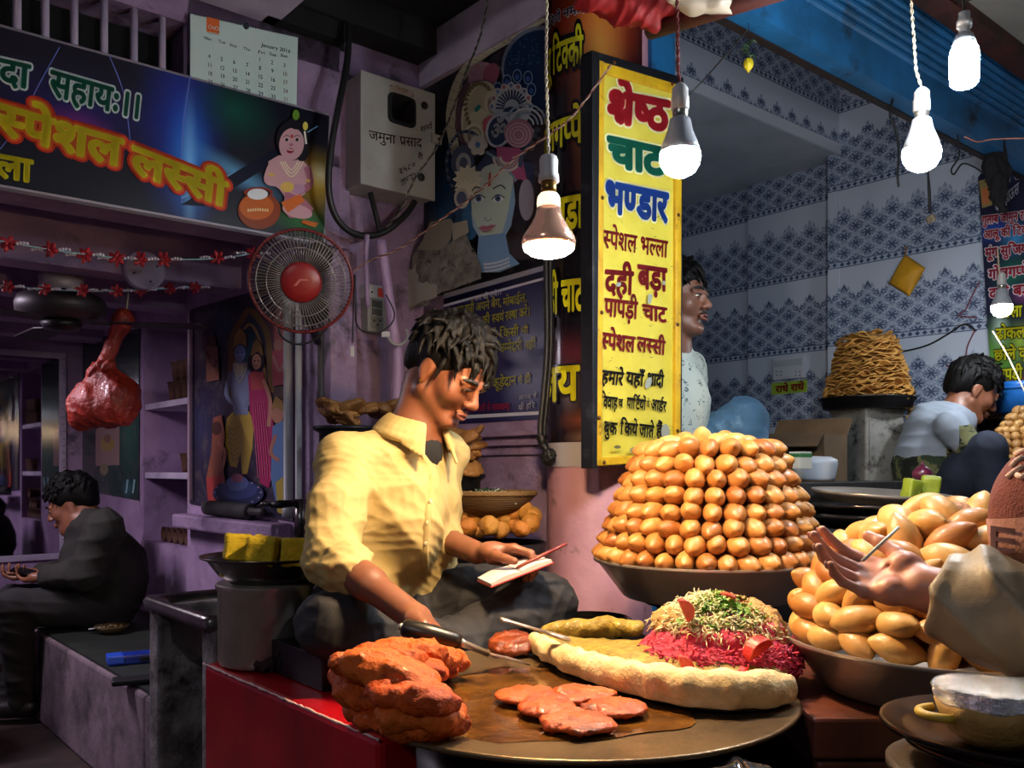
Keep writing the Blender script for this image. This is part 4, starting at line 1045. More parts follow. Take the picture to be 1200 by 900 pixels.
# warm reflector bulb over the griddle
c = at(643, 288, 1.6); s = 1.6 / FPX
t = TH('reflector_bulb', 'warm silvered reflector bulb hanging above the vendor', 'bulb', c)
MB().lathe([(30.5 * s, 0), (29 * s, -5 * s), (22 * s, -10 * s), (12 * s, -13 * s), (0, -14 * s)], 32).build('glowing_lens', m_fil, t, smooth=True)
MB().lathe([(30.6 * s, -.3 * s), (32 * s, 4 * s), (30 * s, 11 * s), (22 * s, 23 * s), (16 * s, 34 * s), (13.5 * s, 45 * s)], 36).build('silver_reflector', mat('warm_glow_mirror', '#d8a68e', .2, .8, emit=.12), t, smooth=True)  # silvering with the bulb's warm glow put into tint and slight emission
MB().lathe([(13.6 * s, 44.5 * s), (14 * s, 50 * s), (13 * s, 57 * s), (10 * s, 61 * s)], 28).build('glowing_neck', m_neckglow, t, smooth=True)
MB().lathe([(9 * s, 60 * s), (9 * s, 76 * s)], 24).build('brass_cap', mat('brass_cap', '#8a6a34', .3, 1.), t, smooth=True)
MB().lathe([(12.5 * s, 75 * s), (12 * s, 82 * s), (10.5 * s, 86 * s), (11 * s, 100 * s), (9.5 * s, 104 * s), (7 * s, 106 * s)], 24).build('holder', m_holder, t, smooth=True)
p = dense([Vector((0, 0, 105 * s)), Vector((-3 * s, 0, 200 * s)), Vector((-2 * s, 0, 320 * s))], .006)
for q in twist(p, .002, .03): MB().tube(q, .0016, 5).build('wire', m_wire_w, t, smooth=True)
# ================================================================== LEFT SIDE: ALCOVE, FAN, METER, SINK
m_cable = mat('black_cable', '#141314', .5)
m_steel = mat('worn_steel', '#c4bab0', .33, .75, col2='#a39a93', vs=7, bump=.12, bs=14)
m_steel_d = mat('dark_steel_ware', '#7b7672', .25, .95, col2='#5a5654', vs=6, bump=.1, bs=12)
m_iron = mat('black_iron', '#18171a', .45, .5, col2='#29272a', vs=10)
m_grey_box = mat('meter_box_paint', '#b3b2ac', .5, .1, col2='#a3a29c', vs=5, dirt='#5f5a52', ds=7, dlo=.6, dhi=.74)
# vent grille above the banner
pl = Plane('B', 2.665)
g0 = pl.hit(120, 60); g = TH('vent_grille', 'row of purple upright bars across the dark vent above the banner', 'grille', (g0.x, g0.y, 2.13), math.radians(40))
for px in (-6, 20, 53, 87, 122, 157, 190, 219):
    p = pl.hit(px, 60); b = MB().tube([(p.x, p.y, 2.12), (p.x, p.y, 2.43)], .0105, 10); b.build('bar', m_lilac, g, smooth=True, world=True)
# meter box
pl = Plane('B', 2.56).origin(466, 223)
mt = TH('meter_box', 'grey metal electric meter box with handwriting, on the purple pier', 'meter box', mtx=pl.matrix())
x0, y0 = pl.loc(424, 214); x1, y1 = pl.loc(509, 111); y1 = pl.loc(424, 83)[1]
MB().box(x0, x1, y0, y1, -.142, -.012).build('case', m_grey_box, mt, bevel=.004)
MB().box(x0 - .004, x1 + .004, y0 - .004, y1 + .004, -.012, 0).build('door', m_grey_box, mt, bevel=.003)
a = Art(pl, .6); a.z = .001
a.poly([(456, 99), (485, 107), (485, 115), (456, 108)], '#a89c8c').text('विद्युत', (463, 105), (478, 109), (463, 101), '#7a3a30', 0)
INK = '#3a1a18'
for t, p0, p1, p2 in (('जमुना', (432, 163), (463, 169), (432, 153)), ('प्रसाद', (468, 170), (494, 173), (468, 160)), ('शर्मा', (492, 155), (506, 151), (492, 149)), ('३५८०', (467, 205), (487, 195), (466, 199)), ('ता॰ २१५', (470, 219), (492, 206), (469, 213)), ('है', (489, 185), (495, 187), (489, 180))):
    a.text(t, p0, p1, p2, INK, .01)
a.line([(469, 212), (484, 203)], 1, INK)
for x, y in ((458, 101), (483, 113)): a.ell(x, y, .9, .9, '#2a2622', n=8)
a.build('lettering', mt)
wx0, wy0 = pl.loc(454, 145); wx1, wy1 = pl.loc(486, 107)
wy0 = pl.loc(454, 143)[1]; wy1 = pl.loc(454, 107)[1]
b = MB(); P = []
for i in range(24):
    t = 2 * math.pi * i / 24; cx, cy = (wx0 + wx1) / 2, (wy0 + wy1) / 2; s_ = lambda q: math.copysign(abs(q) ** .35, q)
    P.append((cx + s_(math.cos(t)) * (wx1 - wx0) / 2, cy + s_(math.sin(t)) * (wy1 - wy0) / 2))
fr = MB().ext(P, 0, .012); fr.build('window_rim', mat('rubber_black', '#121213', .5), mt, bevel=.003)
MB().ext([(cx + (x - cx) * .8, cy + (y - cy) * .8) for x, y in P], .011, .0135).build('window_glass', mat('dark_glass', '#050507', .12), mt)
for px, py, r in ((497, 124, .013), (493, 208, .014)):
    x, y = pl.loc(px, py); MB().lathe([(r, 0), (r, .006), (r * .6, .012), (0, .013)], 16, cx=x, cy=y).build('lock', mat('lock_metal', '#4a4846', .35, .8), mt, smooth=True)
x, y = pl.loc(508, 163); b = MB().box(x - .012, x + .03, y - .016, y + .016, -.004, .010); b.build('hasp', mat('pale_hasp', '#b7b4ac', .4, .5), mt, bevel=.002)
MB().lathe([(.007, .010), (.007, .012), (0, .012)], 10, cx=x + .018, cy=y).build('hasp_hole', m_iron, mt)
# black cable from the ceiling past the box, looping below it
def cable(name, pts, r, m, label, cat='cable', n=8, seg=8):
    return MB().tube(bez(pts, n), r, seg).build(name, m, world=True, smooth=True, label=label, cat=cat)
cable('power_cable', [at(409, 28, 2.9), at(407, 70, 2.88), at(398, 118, 2.84), at(390, 160, 2.82), at(385, 205, 2.82), at(388, 240, 2.84), at(402, 265, 2.88), at(424, 276, 2.93), at(450, 272, 2.98), at(475, 252, 3.02), at(486, 236, 3.04)], .011, m_cable, 'thick black cable looping below the grey meter box')
cable('thin_cable', [at(434, 226, 2.98), at(440, 250, 2.98), at(446, 275, 2.99)], .009, m_cable, 'short black cable dropping out of the meter box bottom')
for q in twist(dense(bez([at(574, -8, 2.72), at(562, 45, 2.74), at(548, 80, 2.76), at(530, 130, 2.8), at(512, 172, 2.85), at(486, 210, 2.86), at(470, 245, 2.9), at(452, 268, 2.95)], 6), .008), .003, .035)[:1]:
    pass
tw = MB(); pth = dense(bez([at(574, -8, 2.72), at(562, 45, 2.74), at(548, 80, 2.76), at(530, 130, 2.8), at(512, 172, 2.85), at(486, 210, 2.86), at(470, 245, 2.9), at(452, 268, 2.95)], 6), .008)
for k, q in enumerate(twist(pth, .0026, .04)): tw.tube(q, .0022, 5, k)
tw.build('twisted_flex', [m_cable, mat('dusty_wire', '#6b645c', .7)], world=True, smooth=True, label='black and grey twisted flex slanting down past the meter box', cat='cable')
tw = MB(); pth = dense(bez([at(716, 76, 2.30), at(672, 135, 2.36), at(640, 160, 2.42), at(600, 188, 2.52), at(560, 225, 2.62), at(520, 255, 2.72), at(470, 290, 2.82), at(432, 306, 2.86), at(414, 318, 2.86)], 6), .008)
for k, q in enumerate(twist(pth, .0022, .045)): tw.tube(q, .0018, 5, k)
tw.build('twisted_flex', [mat('brown_wire', '#6a3b2c', .6), mat('pink_wire', '#a08478', .6)], world=True, smooth=True, label='red brown twisted flex strung across the deity picture to the switch board', cat='cable')
# purple painted conduit and cracked plaster strip
cable('wall_conduit', [at(446, 282, 2.93), at(453, 330, 2.93), at(460, 380, 2.94), at(466, 420, 2.94), at(465, 455, 2.95), at(463, 500, 2.96)], .017, m_purple, 'bent purple painted conduit below the meter box', 'pipe', 5, 12)
cable('wall_conduit', [at(430, 275, 2.93), at(429, 310, 2.93), at(431, 360, 2.93)], .008, m_purple_old, 'short thin purple conduit left of the bent one', 'pipe', 4, 8)
# switch board on the pier
pl = Plane('B', 2.69).origin(437, 388)
sb = TH('switch_board', 'grey wall switch board with sockets and a red tag, under the meter box', 'switch', mtx=pl.matrix())
def qx(b, px0, py0, px1, py1, z0, z1, mi=0):
    xa, ya = pl.loc(px0, py1); xb, yb = pl.loc(px1, py0); return b.box(min(xa, xb), max(xa, xb), min(ya, yb), max(ya, yb), z0, z1, mi)
qx(MB(), 426, 350, 448, 389, -.02, .028).build('box', mat('ivory_grey_plastic', '#8f8d86', .5), sb, bevel=.003)
qx(MB(), 424, 338, 452, 350, -.02, .032).build('fuse_unit', mat('white_plastic', '#b8b6b6', .4), sb, bevel=.003)
qx(MB(), 437, 340, 443, 349.5, .032, .036).build('red_tag', mat('red_tag', '#d8402c', .5), sb)
for y in (355, 364): qx(MB(), 431, y, 442, y + 6, .028, .034).build('switch', mat('dark_plastic', '#4c4a46', .5), sb, bevel=.001)
qx(MB(), 430, 373, 444, 385, .028, .031).build('socket', mat('dull_plastic', '#77756e', .5), sb, bevel=.001)
for px, py in ((433, 377), (440, 377), (437, 382)):
    x, y = pl.loc(px, py); MB().lathe([(.004, .031), (.004, .0318), (0, .0318)], 10, cx=x, cy=y).build('socket_hole', m_iron, sb)
for px in (430, 448):
    x, y = pl.loc(px, 344); MB().lathe([(.004, .032), (.003, .035), (0, .0355)], 10, cx=x, cy=y).build('screw', m_iron, sb)
cable('loose_wire', [at(416, 322, 2.85), at(417, 360, 2.85), at(418, 380, 2.84), at(428, 389, 2.84), at(445, 389, 2.85), at(458, 380, 2.86), at(462, 366, 2.87), at(452, 345, 2.88)], .0025, m_cable, 'thin dark wire looping round the switch board', 'wire')
pw_ = TH('pull_switch', 'small white cord end hanging left of the switch board', 'cord', at(413, 412, 2.85))
o = at(413, 412, 2.85)
MB().tube([at(415, 322, 2.86) - o, at(414, 370, 2.86) - o, at(413, 402, 2.85) - o], .002, 6).build('cord', m_cable, pw_, smooth=True)
MB().box(-.006, .006, -.005, .005, -.017, .017).build('plug', mat('white_plastic', '#b8b6b6', .4), pw_, bevel=.002)
qo = at(452, 392, 2.86); MB().box(-.013, .013, -.006, .006, -.009, .009).build('connector_block', mat('white_plastic', '#b8b6b6', .4), mtx=Matrix.Translation(qo), bevel=.002, label='small white cable connector at the lower right of the switch board', cat='connector')
cable('white_cable', [at(453, 393, 2.86), at(460, 402, 2.86), at(470, 404, 2.87), at(478, 396, 2.88), at(476, 387, 2.9)], .005, mat('grey_wire', '#8d8888', .5), 'short grey cable curling beside the bent purple conduit', 'cable')
# white pipes against the alcove wall
for nm, px, r, yb, lb in (('water_pipe', 338, .0175, 606, 'thick white water pipe behind the table fan'), ('water_pipe', 350, .012, 600, 'thinner white water pipe right beside the thick one'), ('water_pipe', 376, .011, 470, 'dark dirty pipe standing along the purple pier edge')):
    pp = Plane('A', 1.44 - r); p = pp.hit(px, 370); q = pp.hit(px, yb)
    MB().lathe([(r, q.z), (r * 1.25, q.z), (r * 1.25, q.z + .03), (r, q.z + .035), (r, p.z + .16)], 18, cx=p.x, cy=p.y).build(nm, mat('white_pipe', '#a6a6aa', .45, dirt='#6f6c70', ds=4) if r > .0115 else mat('dirty_pipe', '#3a3438', .6, dirt='#a09aa0', ds=16, dlo=.6, dhi=.66), world=True, smooth=True, label=lb, cat='pipe')
# table fan
fc = at(353, 330, 2.52); sF = 2.52 / FPX
fd = (Vector((-.05, 0, 1.02)) - fc); fd.z -= .12; fd.normalize()
fx = fd.cross(Vector((0, 0, 1))).normalized() * -1; fy = fd.cross(fx)
fm = Matrix(((fx.x, fy.x, fd.x, fc.x), (fx.y, fy.y, fd.y, fc.y), (fx.z, fy.z, fd.z, fc.z), (0, 0, 0, 1)))
FR = 59 * sF
fan = TH('wall_fan', 'round wall fan with red rim, red hub and wire guard', 'fan', mtx=fm)
def ring(b, r, z, w, n=64, mi=0): b.tube([(r * math.cos(2 * math.pi * i / n), r * math.sin(2 * math.pi * i / n), z) for i in range(n + 1)], w, 6, mi, caps=False)
b = MB(); ring(b, FR, 0, .0045); ring(b, FR, -.012, .004); b.build('rim', mat('red_fan_rim', '#5f1416', .4), fan, smooth=True)
gw = mat('guard_wire', '#8b8684', .4, .6)
b = MB()
for i in range(78):
    t = 2 * math.pi * i / 78
    b.tube([(r * FR * math.cos(t + tw_), r * FR * math.sin(t + tw_), z) for r, z, tw_ in ((.38, .036, .0), (.6, .034, .03), (.82, .024, .06), (.95, .01, .08), (1, 0, .08))], .0011, 4)
ring(b, FR * .66, .033, .0014); ring(b, FR * .86, .021, .0014)
b.build('front_guard', gw, fan, smooth=True)
b = MB()
for i in range(50):
    t = 2 * math.pi * i / 50; b.tube([(r * FR * math.cos(t), r * FR * math.sin(t), z) for r, z in ((.3, -.062), (.7, -.06), (.93, -.04), (1, -.012))], .0011, 4)
ring(b, FR * .65, -.061, .0014); b.build('rear_guard', gw, fan, smooth=True)
MB().lathe([(.38 * FR, .030), (.40 * FR, .036), (.36 * FR, .043), (.2 * FR, .046), (0, .047)], 40).build('hub_badge', mat('red_fan_hub', '#7a1518', .4), fan, smooth=True)
b = MB(); b.poly([(-.02, -.009), (-.012, -.009), (.0, .006), (.02, .006), (.02, .011), (-.003, .011)], .0475); b.build('hub_mark', mat('faded_mark', '#b0645c', .5), fan)
m_blade = mat('dark_fan_blade', '#1f1c1e', .35)
for k in range(3):
    t0 = 2 * math.pi * k / 3 + .95; b = MB(); n, mm = 10, 8
    for i in range(n + 1):
        r = FR * (.2 + .7 * i / n); w = .30 + .75 * math.sin(math.pi * min(1, .12 + .8 * i / n)) ** .7
        for j in range(mm + 1):
            a_ = t0 + w * (j / mm - .5) * (1 if r > .3 * FR else .8); rr_ = r * (1 - .13 * (abs(j / mm - .55) * 2) ** 3 * (i / n))
            b.v.append((rr_ * math.cos(a_), rr_ * math.sin(a_), -.018 + .022 * (j / mm - .5)))
    for i in range(n):
        for j in range(mm): b.f.append((i * (mm + 1) + j, i * (mm + 1) + j + 1, (i + 1) * (mm + 1) + j + 1, (i + 1) * (mm + 1) + j)); b.m.append(0)
    b.build('blade', m_blade, fan, smooth=True, solid=.0015)
MB().lathe([(.0, -.15), (.045, -.15), (.052, -.12), (.052, -.075), (.04, -.064), (.02, -.06), (.012, -.01), (.0, -.01)], 28).build('motor', mat('dark_motor', '#262427', .4), fan, smooth=True)
im = fm.inverted(); e = im @ at(372, 400, 2.95)
MB().tube(bez([(0, -.02, -.12), (.0, -.06, -.15), tuple(e)], 6), .014, 10).build('bracket', m_iron, fan, smooth=True)
pts = [im @ at(x, y, 2.6) for x, y in ((326, 372), (328, 392), (345, 403), (365, 400), (383, 385), (386, 372))]
MB().tube(bez(pts, 6), .003, 6).build('cord', m_cable, fan, smooth=True)
# ceiling fan in the alcove
cf0 = at(72, 360, 3.4); cf = TH('ceiling_fan', 'dusty dark ceiling fan hung with garlands in the alcove', 'fan', cf0)
MB().lathe([(.06, .055), (.078, .065), (.078, .115), (.055, .125), (.05, .15), (.02, .155)], 28).build('canister', mat('dusty_white_metal', '#a59aa0', .5, .3), cf, smooth=True)
MB().lathe([(.05, -.05), (.13, -.042), (.158, -.02), (.16, .01), (.15, .035), (.12, .052), (.05, .06)], 36).build('motor_housing', mat('dusty_dark_metal', '#3a3438', .5, .4), cf, smooth=True)
MB().lathe([(.0, -.09), (.06, -.085), (.075, -.06), (.05, -.05)], 28).build('lower_cap', m_iron, cf, smooth=True)
MB().tube([(0, 0, .13), (0, 0, cf0.z * 0 + 2.02 - cf0.z)], .012, 10).build('down_rod', m_iron, cf, smooth=True)
for k in range(3):
    t = math.radians((250, 10, 130)[k]); d_ = Vector((math.cos(t), math.sin(t), 0)); s_ = Vector((-math.sin(t), math.cos(t), 0))
    b = MB(); P = []
    for r, w in ((.10, .022), (.17, .03), (.2, .055), (.5, .065), (.52, .05)): P.append((r, w))
    pts = [tuple(d_ * r + s_ * w) for r, w in P] + [tuple(d_ * r - s_ * w) for r, w in P[::-1]]
    b.ext([(p[0], p[1]) for p in pts], -.062, -.057); b.build('blade', mat('dusty_fan_blade', '#2b2629', .6), cf)
# garlands
m_petal, m_pearl = mat('red_petal', '#a8222c', .5), mat('pearl', '#d8ccd8', .3)
def garland(pts, fl, label, d0, d1):
    p0 = at(pts[0][0], pts[0][1], d0)
    P = [at(x, y, d0 + (d1 - d0) * (x - pts[0][0]) / (pts[-1][0] - pts[0][0])) - p0 for x, y in pts]
    g = TH('flower_garland', label, 'garland', p0)
    MB().tube(bez(P, 5), .0022, 6).build('string', mat('cyan_string', '#8fb6bc', .5), g, smooth=True)
    r_ = random.Random(len(fl))
    for x, y in fl:
        d_ = d0 + (d1 - d0) * (x - pts[0][0]) / (pts[-1][0] - pts[0][0]); c = at(x, y, d_) - p0; b = MB(); t0 = r_.uniform(0, 6)
        for k in range(6):
            t = t0 + k * 1.047; dx = Vector((math.cos(t), r_.uniform(-.5, .3), math.sin(t))).normalized()
            b.ball((0, 0, 0), (.014, .006, .0075), 0, 8, 6, Matrix.Translation(c + dx * .013) @ dx.to_track_quat('X', 'Z').to_matrix().to_4x4())
        for k in range(3): b.ball(c + Vector((r_.uniform(-.006, .006), -.010, r_.uniform(-.006, .006))), .0035, 0, 6, 5)
        f = b.build('flower', m_petal, g, smooth=True)
        for s_ in (-1, 1):
            b = MB()
            for k in range(4): b.ball(c + Vector((s_ * (.026 + .009 * k), -.003, .002 * math.sin(k))), .0048, 0, 8, 6)
            b.build('pearl_strand', m_pearl, g, smooth=True)
    return g
garland([(-8, 281), (55, 292), (100, 298), (150, 303), (200, 304), (255, 303), (302, 296)], [(10, 286), (60, 293), (100, 299), (137, 303), (165, 304), (192, 304), (255, 302), (297, 297)], 'garland of red flowers and pearls just under the banner lintel', 2.45, 2.95)
garland([(-8, 334), (53, 339), (97, 341), (137, 341), (165, 340), (200, 338), (238, 336)], [(10, 336), (53, 339), (97, 340), (137, 341), (166, 340), (199, 338), (229, 337)], 'garland of red flowers and pearls strung before the ceiling fan', 3.05, 3.45)
# round junction box
pl = Plane('B', 3.43).origin(167, 318); x = MB().lathe([(.072, 0), (.072, .03), (.066, .036), (0, .038)], 32)
jb = TH('junction_box', 'round lilac junction box on the alcove beam', 'box', mtx=pl.matrix()); x.build('cover', m_lilac, jb, smooth=False, auto=40)
for k in range(4): MB().lathe([(.004, .037), (.003, .040), (0, .04)], 8, cx=.045 * math.cos(k * 1.57 + .4), cy=.045 * math.sin(k * 1.57 + .4)).build('screw', m_iron, jb)
# red bag
d = 3.45; c = at(128, 470, d)
S = SDF(c - Vector((.22, .16, .22)), c + Vector((.18, .16, .40)), .007)
S.chain([at(119, 438, d), at(104, 470, d), at(95, 490, d)], [.045, .060, .050], .03).chain([at(122, 440, d), at(140, 462, d)], [.05, .078], .03).ell(at(123, 478, d), (.118, .085, .072), Euler((0, .25, 0)), .05)
S.chain([at(120, 436, d), at(131, 408, d), at(144, 374, d)], [.030, .024, .040], .015)
bag = TH('plastic_bag', 'knotted translucent red plastic bag hanging in the alcove', 'bag', c - Vector((0, 0, .12)))
m_bag = mat('red_plastic_film', '#7d1d14', .42, col2='#a53221', vs=12, bump=.6, bs=30, bd=.02, coat=.15)
S.mb(lambda a_, b_: wrinkles(.0024, 60, (1, .2, .3), 7, 2)(wrinkles(.007, 20, (1, .2, .35), 4, 2)(a_, b_), b_)).build('sack', m_bag, bag, smooth=True, world=True)
S = SDF(at(116, 434, d) - Vector((.08, .08, .05)), at(116, 434, d) + Vector((.08, .08, .06)), .006)
S.cap(at(107, 436, d - .03), at(128, 428, d - .05), .018, .02, .01).cap(at(107, 440, d - .03), at(116, 426, d - .05), .014, .014, .01); S.mb(wrinkles(.006, 60, None, 2)).build('knot', m_bag, bag, smooth=True, world=True)
MB().tube([at(147, 374, d), at(150, 350, d + .02), (at(150, 350, d).x, at(150, 350, d).y, 1.84)], .004, 6).build('string', m_wire_w, bag, smooth=True, world=True)
# mirror on the far wall
pl = Plane('B', 5.695).origin(30, 650)
mi_ = TH('wall_mirror', 'framed mirror on the far alcove wall', 'mirror', mtx=pl.matrix())
xa = -.22; xb = pl.loc(69, 600)[0]; ya = 0; yb = pl.loc(30, 418)[1]
MB().box(xa, xb, ya, yb, 0, .008).build('glass', mat('mirror_glass', '#c9c6d0', .03, 1.), mi_)
b = MB()
for q in ((xa, xb + .035, ya - .035, ya), (xa, xb + .035, yb, yb + .035), (xb, xb + .035, ya, yb)): b.box(q[0], q[1], q[2], q[3], 0, .02)
for i in range(28): b.ball((xb + .017, ya + (yb - ya) * i / 27, .02), .010, 0, 8, 5)
b.build('frame', m_lilac, mi_, bevel=.003)
# shelves and clay cups
for z, lb in ((1.425, 'upper purple shelf board in the alcove recess'), (1.085, 'middle purple shelf board in the alcove recess')):
    slab('shelf_board', [(RU0 + .003, RU1 - .003, 1.475, 1.798, z - .03, z)], m_lilac, .003, 'thing', lb, 'shelf')
m_clay = mat('dark_clay', '#5a3526', .8, col2='#3d2419', vs=20, bump=.3, bs=60)
cup = None
def put_cup(u, v, z, label, upright=False):
    global cup
    m = RUV @ Matrix.Translation((v, u, z)) @ (Matrix.Identity(4) if upright else Matrix.Rotation(math.radians(90), 4, 'Y') @ Matrix.Rotation(math.pi, 4, 'X')) @ Matrix.Scale(1.0, 4)
    if cup is None:
        cup = MB().lathe([(0, 0), (.024, 0), (.027, .02), (.031, .06), (.036, .085), (.038, .09), (.034, .09), (.028, .06), (.023, .01), (0, .008)], 20).build('clay_cup', m_clay, mtx=m, smooth=True); o_ = cup
    else: o_ = dup(cup, mtx=m)
    tag(o_, label, 'cup', 'clay cups on the alcove shelves')
vx = 1.62
for i in range(6): put_cup(4.06 + i * .078, 1.60, .745 + .039, 'dark clay cup lying in the bottom row of the lowest alcove shelf')
for i in range(3): put_cup(4.10 + i * .08, 1.60, .745 + .112, 'dark clay cup lying in the second row of the lowest alcove shelf')
put_cup(4.06, 1.60, .745 + .185, 'single dark clay cup topping the stack on the lowest alcove shelf')
for i in range(2): put_cup(4.07 + i * .08, 1.52, 1.086, 'dark clay cup standing on the middle alcove shelf', True)
for i in range(4): put_cup(4.06 + i * .085, 1.52, 1.426, 'dark clay cup standing on the upper alcove shelf', True)
for i in range(3): put_cup(4.10 + i * .085, 1.52, 1.516, 'dark clay cup stacked on the cups of the upper alcove shelf', True)
# roller on the ledge, tap
p = Plane('A', 1.43)
q0, q1 = p.hit(243, 610), p.hit(294, 614); q0.z = q1.z = .908 + .032
dd = (q1 - q0).normalized()
rl = TH('wooden_roller', 'dark grey wooden club lying on the purple ledge under the poster', 'roller', (q0 + q1) / 2 - Vector((0, 0, .032)))
MB().tube([q0, q0 + dd * .01, q1 - dd * .01, q1], [.024, .031, .031, .026], 16).build('body', mat('grey_wood', '#3b3838', .8, col2='#2a2727', vs=12), rl, smooth=True, world=True)
MB().tube([q1, q1 + dd * .03, q1 + dd * .10, q1 + dd * .12], [.018, .014, .018, .012], 14).build('handle', mat('dark_grip', '#2c2625', .6), rl, smooth=True, world=True)
tp = TH('water_tap', 'dark metal tap on the pipe above the steel sink', 'tap', Plane('A', 1.41).hit(352, 612))
P = lambda x, y, v=1.41: Plane('A', v).hit(x, y)
MB().tube([P(352, 640), P(353, 585)], .022, 12).build('pipe_body', m_steel_d, tp, smooth=True, world=True)
MB().tube([P(350, 590), P(340, 590, 1.36), P(328, 591, 1.32), P(318, 592, 1.3)], [.013, .012, .014, .011], 12).build('spout', m_iron, tp, smooth=True, world=True)
MB().tube([P(318, 591, 1.3), P(310, 590, 1.28), P(304, 593, 1.27)], [.008, .012, .006], 10).build('lever', m_steel_d, tp, smooth=True, world=True)
# concrete piers and the steel sink
for u0, u1, lb in ((2.44, 2.52, 'left concrete pier under the steel sink'), (2.05, 2.14, 'right concrete pier under the steel sink, beside the red counter')):
    slab('concrete_pier', [(u0, u1, .815, 1.19, 0, .735)], m_concrete, .01, 'thing', lb, 'pier')
sk = TH('steel_sink', 'old dark steel sink basin set on two concrete piers', 'sink', mtx=RUV @ Matrix.Translation((1.0, 2.285, .735)))
b = MB(); X, Y = .205, .235; n = 40
def sq(r, rx, ry, z, e=.22):
    out = []
    for i in range(n):
        t = 2 * math.pi * i / n; c_, s_ = math.cos(t), math.sin(t); out.append((math.copysign(abs(c_) ** e, c_) * rx, math.copysign(abs(s_) ** e, s_) * ry, z))
    return out
rings_ = [sq(1, X, Y, -.012, .12), sq(1, X + .004, Y + .004, .01, .12), sq(1, X - .006, Y - .006, .022, .12), sq(1, X - .03, Y - .03, .016), sq(1, X - .045, Y - .045, .0), sq(1, X - .06, Y - .06, -.10), sq(1, X - .085, Y - .085, -.135, .35)]
for r_ in rings_: b.v += r_
for j in range(len(rings_) - 1):
    for i in range(n): b.f.append((j * n + i, j * n + (i + 1) % n, (j + 1) * n + (i + 1) % n, (j + 1) * n + i)); b.m.append(0)
b.f.append(tuple((len(rings_) - 1) * n + i for i in range(n))); b.m.append(0)
b.build('basin', m_steel_d, sk, smooth=True)
k_ = MB(); outer = [sq(1, X - .04, Y - .04, .0), sq(1, X - .052, Y - .052, -.10), sq(1, X - .08, Y - .08, -.145, .35)]
for r_ in outer: k_.v += r_
for j in range(2):
    for i in range(n): k_.f.append((j * n + i, (j + 1) * n + i, (j + 1) * n + (i + 1) % n, j * n + (i + 1) % n)); k_.m.append(0)
k_.f.append(tuple(2 * n + i for i in range(n))[::-1]); k_.m.append(0)
k_.build('underside', m_steel_d, sk, smooth=True)
MB().lathe([(.022, -.134), (.018, -.131), (0, -.131)], 16).build('drain', m_iron, sk, smooth=True)
# steel drum, wide bowl and yellow cakes
dc = at(312, 550, 2.06); dc.z = .656
dr = TH('steel_drum', 'tall brushed steel drum on the end of the red counter', 'drum', dc)
MB().lathe([(.09, 0), (.102, .004), (.106, .012), (.107, .17), (.112, .176), (.112, .184), (.106, .188)], 48).build('drum_body', m_steel, dr, smooth=False, auto=40)
bo = Vector((dc.x + .012, dc.y, .842))
MB().lathe([(.09, 0), (.118, .02), (.142, .052), (.157, .058), (.159, .062), (.155, .062), (.139, .055), (.115, .026), (.0, .012)], 56).build('steel_bowl', m_steel_d, mtx=Matrix.Translation(bo), smooth=True, label='wide dark steel bowl holding yellow cakes, on the steel drum', cat='bowl')
m_cake = mat('yellow_sponge', '#cdb420', .8, col2='#b59a14', vs=30, bump=.9, bs=110, bd=.006, dirt='#6a6a18', ds=40, dlo=.62, dhi=.7)
for px, py, d, w, rz, ti, lb in ((279, 641, 1.99, .058, .35, .1, 'yellow sponge cake square at the left of the steel bowl'), (310, 645, 1.95, .062, -.15, .12, 'yellow sponge cake square in the middle of the steel bowl'), (345, 647, 1.96, .060, .3, .05, 'yellow sponge cake square next to the vendor elbow')):
    q = at(px, py, d); S = SDF((-.06, -.06, -.06), (.06, .06, .06), .0035); S.rbox((0, 0, 0), (w / 2, w / 2.2, w / 2), .006, None, 0).rough(.0022, 120, int(px))
    S.mb().build('sponge_cake', m_cake, mtx=Matrix.Translation(q) @ Matrix.Rotation(rz, 4, 'Z') @ Matrix.Rotation(ti, 4, 'Y'), smooth=True, label=lb, cat='cake', group='yellow cakes in the steel bowl')
b = MB(); rr = random.Random(9)
for i in range(60): b.ball((rr.uniform(-.09, .09), rr.uniform(-.09, .09), rr.uniform(.02, .04)), rr.uniform(.004, .008), 0, 6, 4)
b.build('cake_crumbs', m_cake, mtx=Matrix.Translation(bo), kind='stuff', label='yellow crumbs and oil in the steel bowl', cat='crumbs')
# black cash box and rag on the counter
bx = slab('cash_box', [(1.61, 1.86, .858, 1.0, .656, .728)], mat('black_box_paint', '#121114', .4, .3), .003, 'thing', 'low black metal box on the red counter under the vendor knee', 'box')
b = MB(); 
for k, q in enumerate(((-.071 - .002, .06, .03), (-.073, .07, .045), (-.073, .066, .02))): b.lathe([(.004, 0), (.004, .002), (0, .002)], 8, mtx=Matrix.Translation((q[0], q[1], q[2])) @ Matrix.Rotation(-math.pi / 2, 4, 'Y'))
b.build('latch', mat('lock_metal', '#4a4846', .35, .8), bx)
q = at(313, 772, 1.98); q.z = .657
S = SDF((-.06, -.06, -.01), (.06, .06, .07), .004); S.ell((0, 0, .014), (.042, .03, .018), None, .01).ell((.015, 0, .032), (.022, .02, .018), None, .015).ell((-.025, .01, .01), (.03, .02, .012), None, .01).plane_cut((0, 0, 0.001), (0, 0, -1))
S.mb(wrinkles(.006, 90, None, 8)).build('rag', mat('maroon_cloth', '#3c1d1e', .9, col2='#241213', vs=20), mtx=Matrix.Translation(q), smooth=True, label='crumpled maroon rag beside the steel drum', cat='rag')
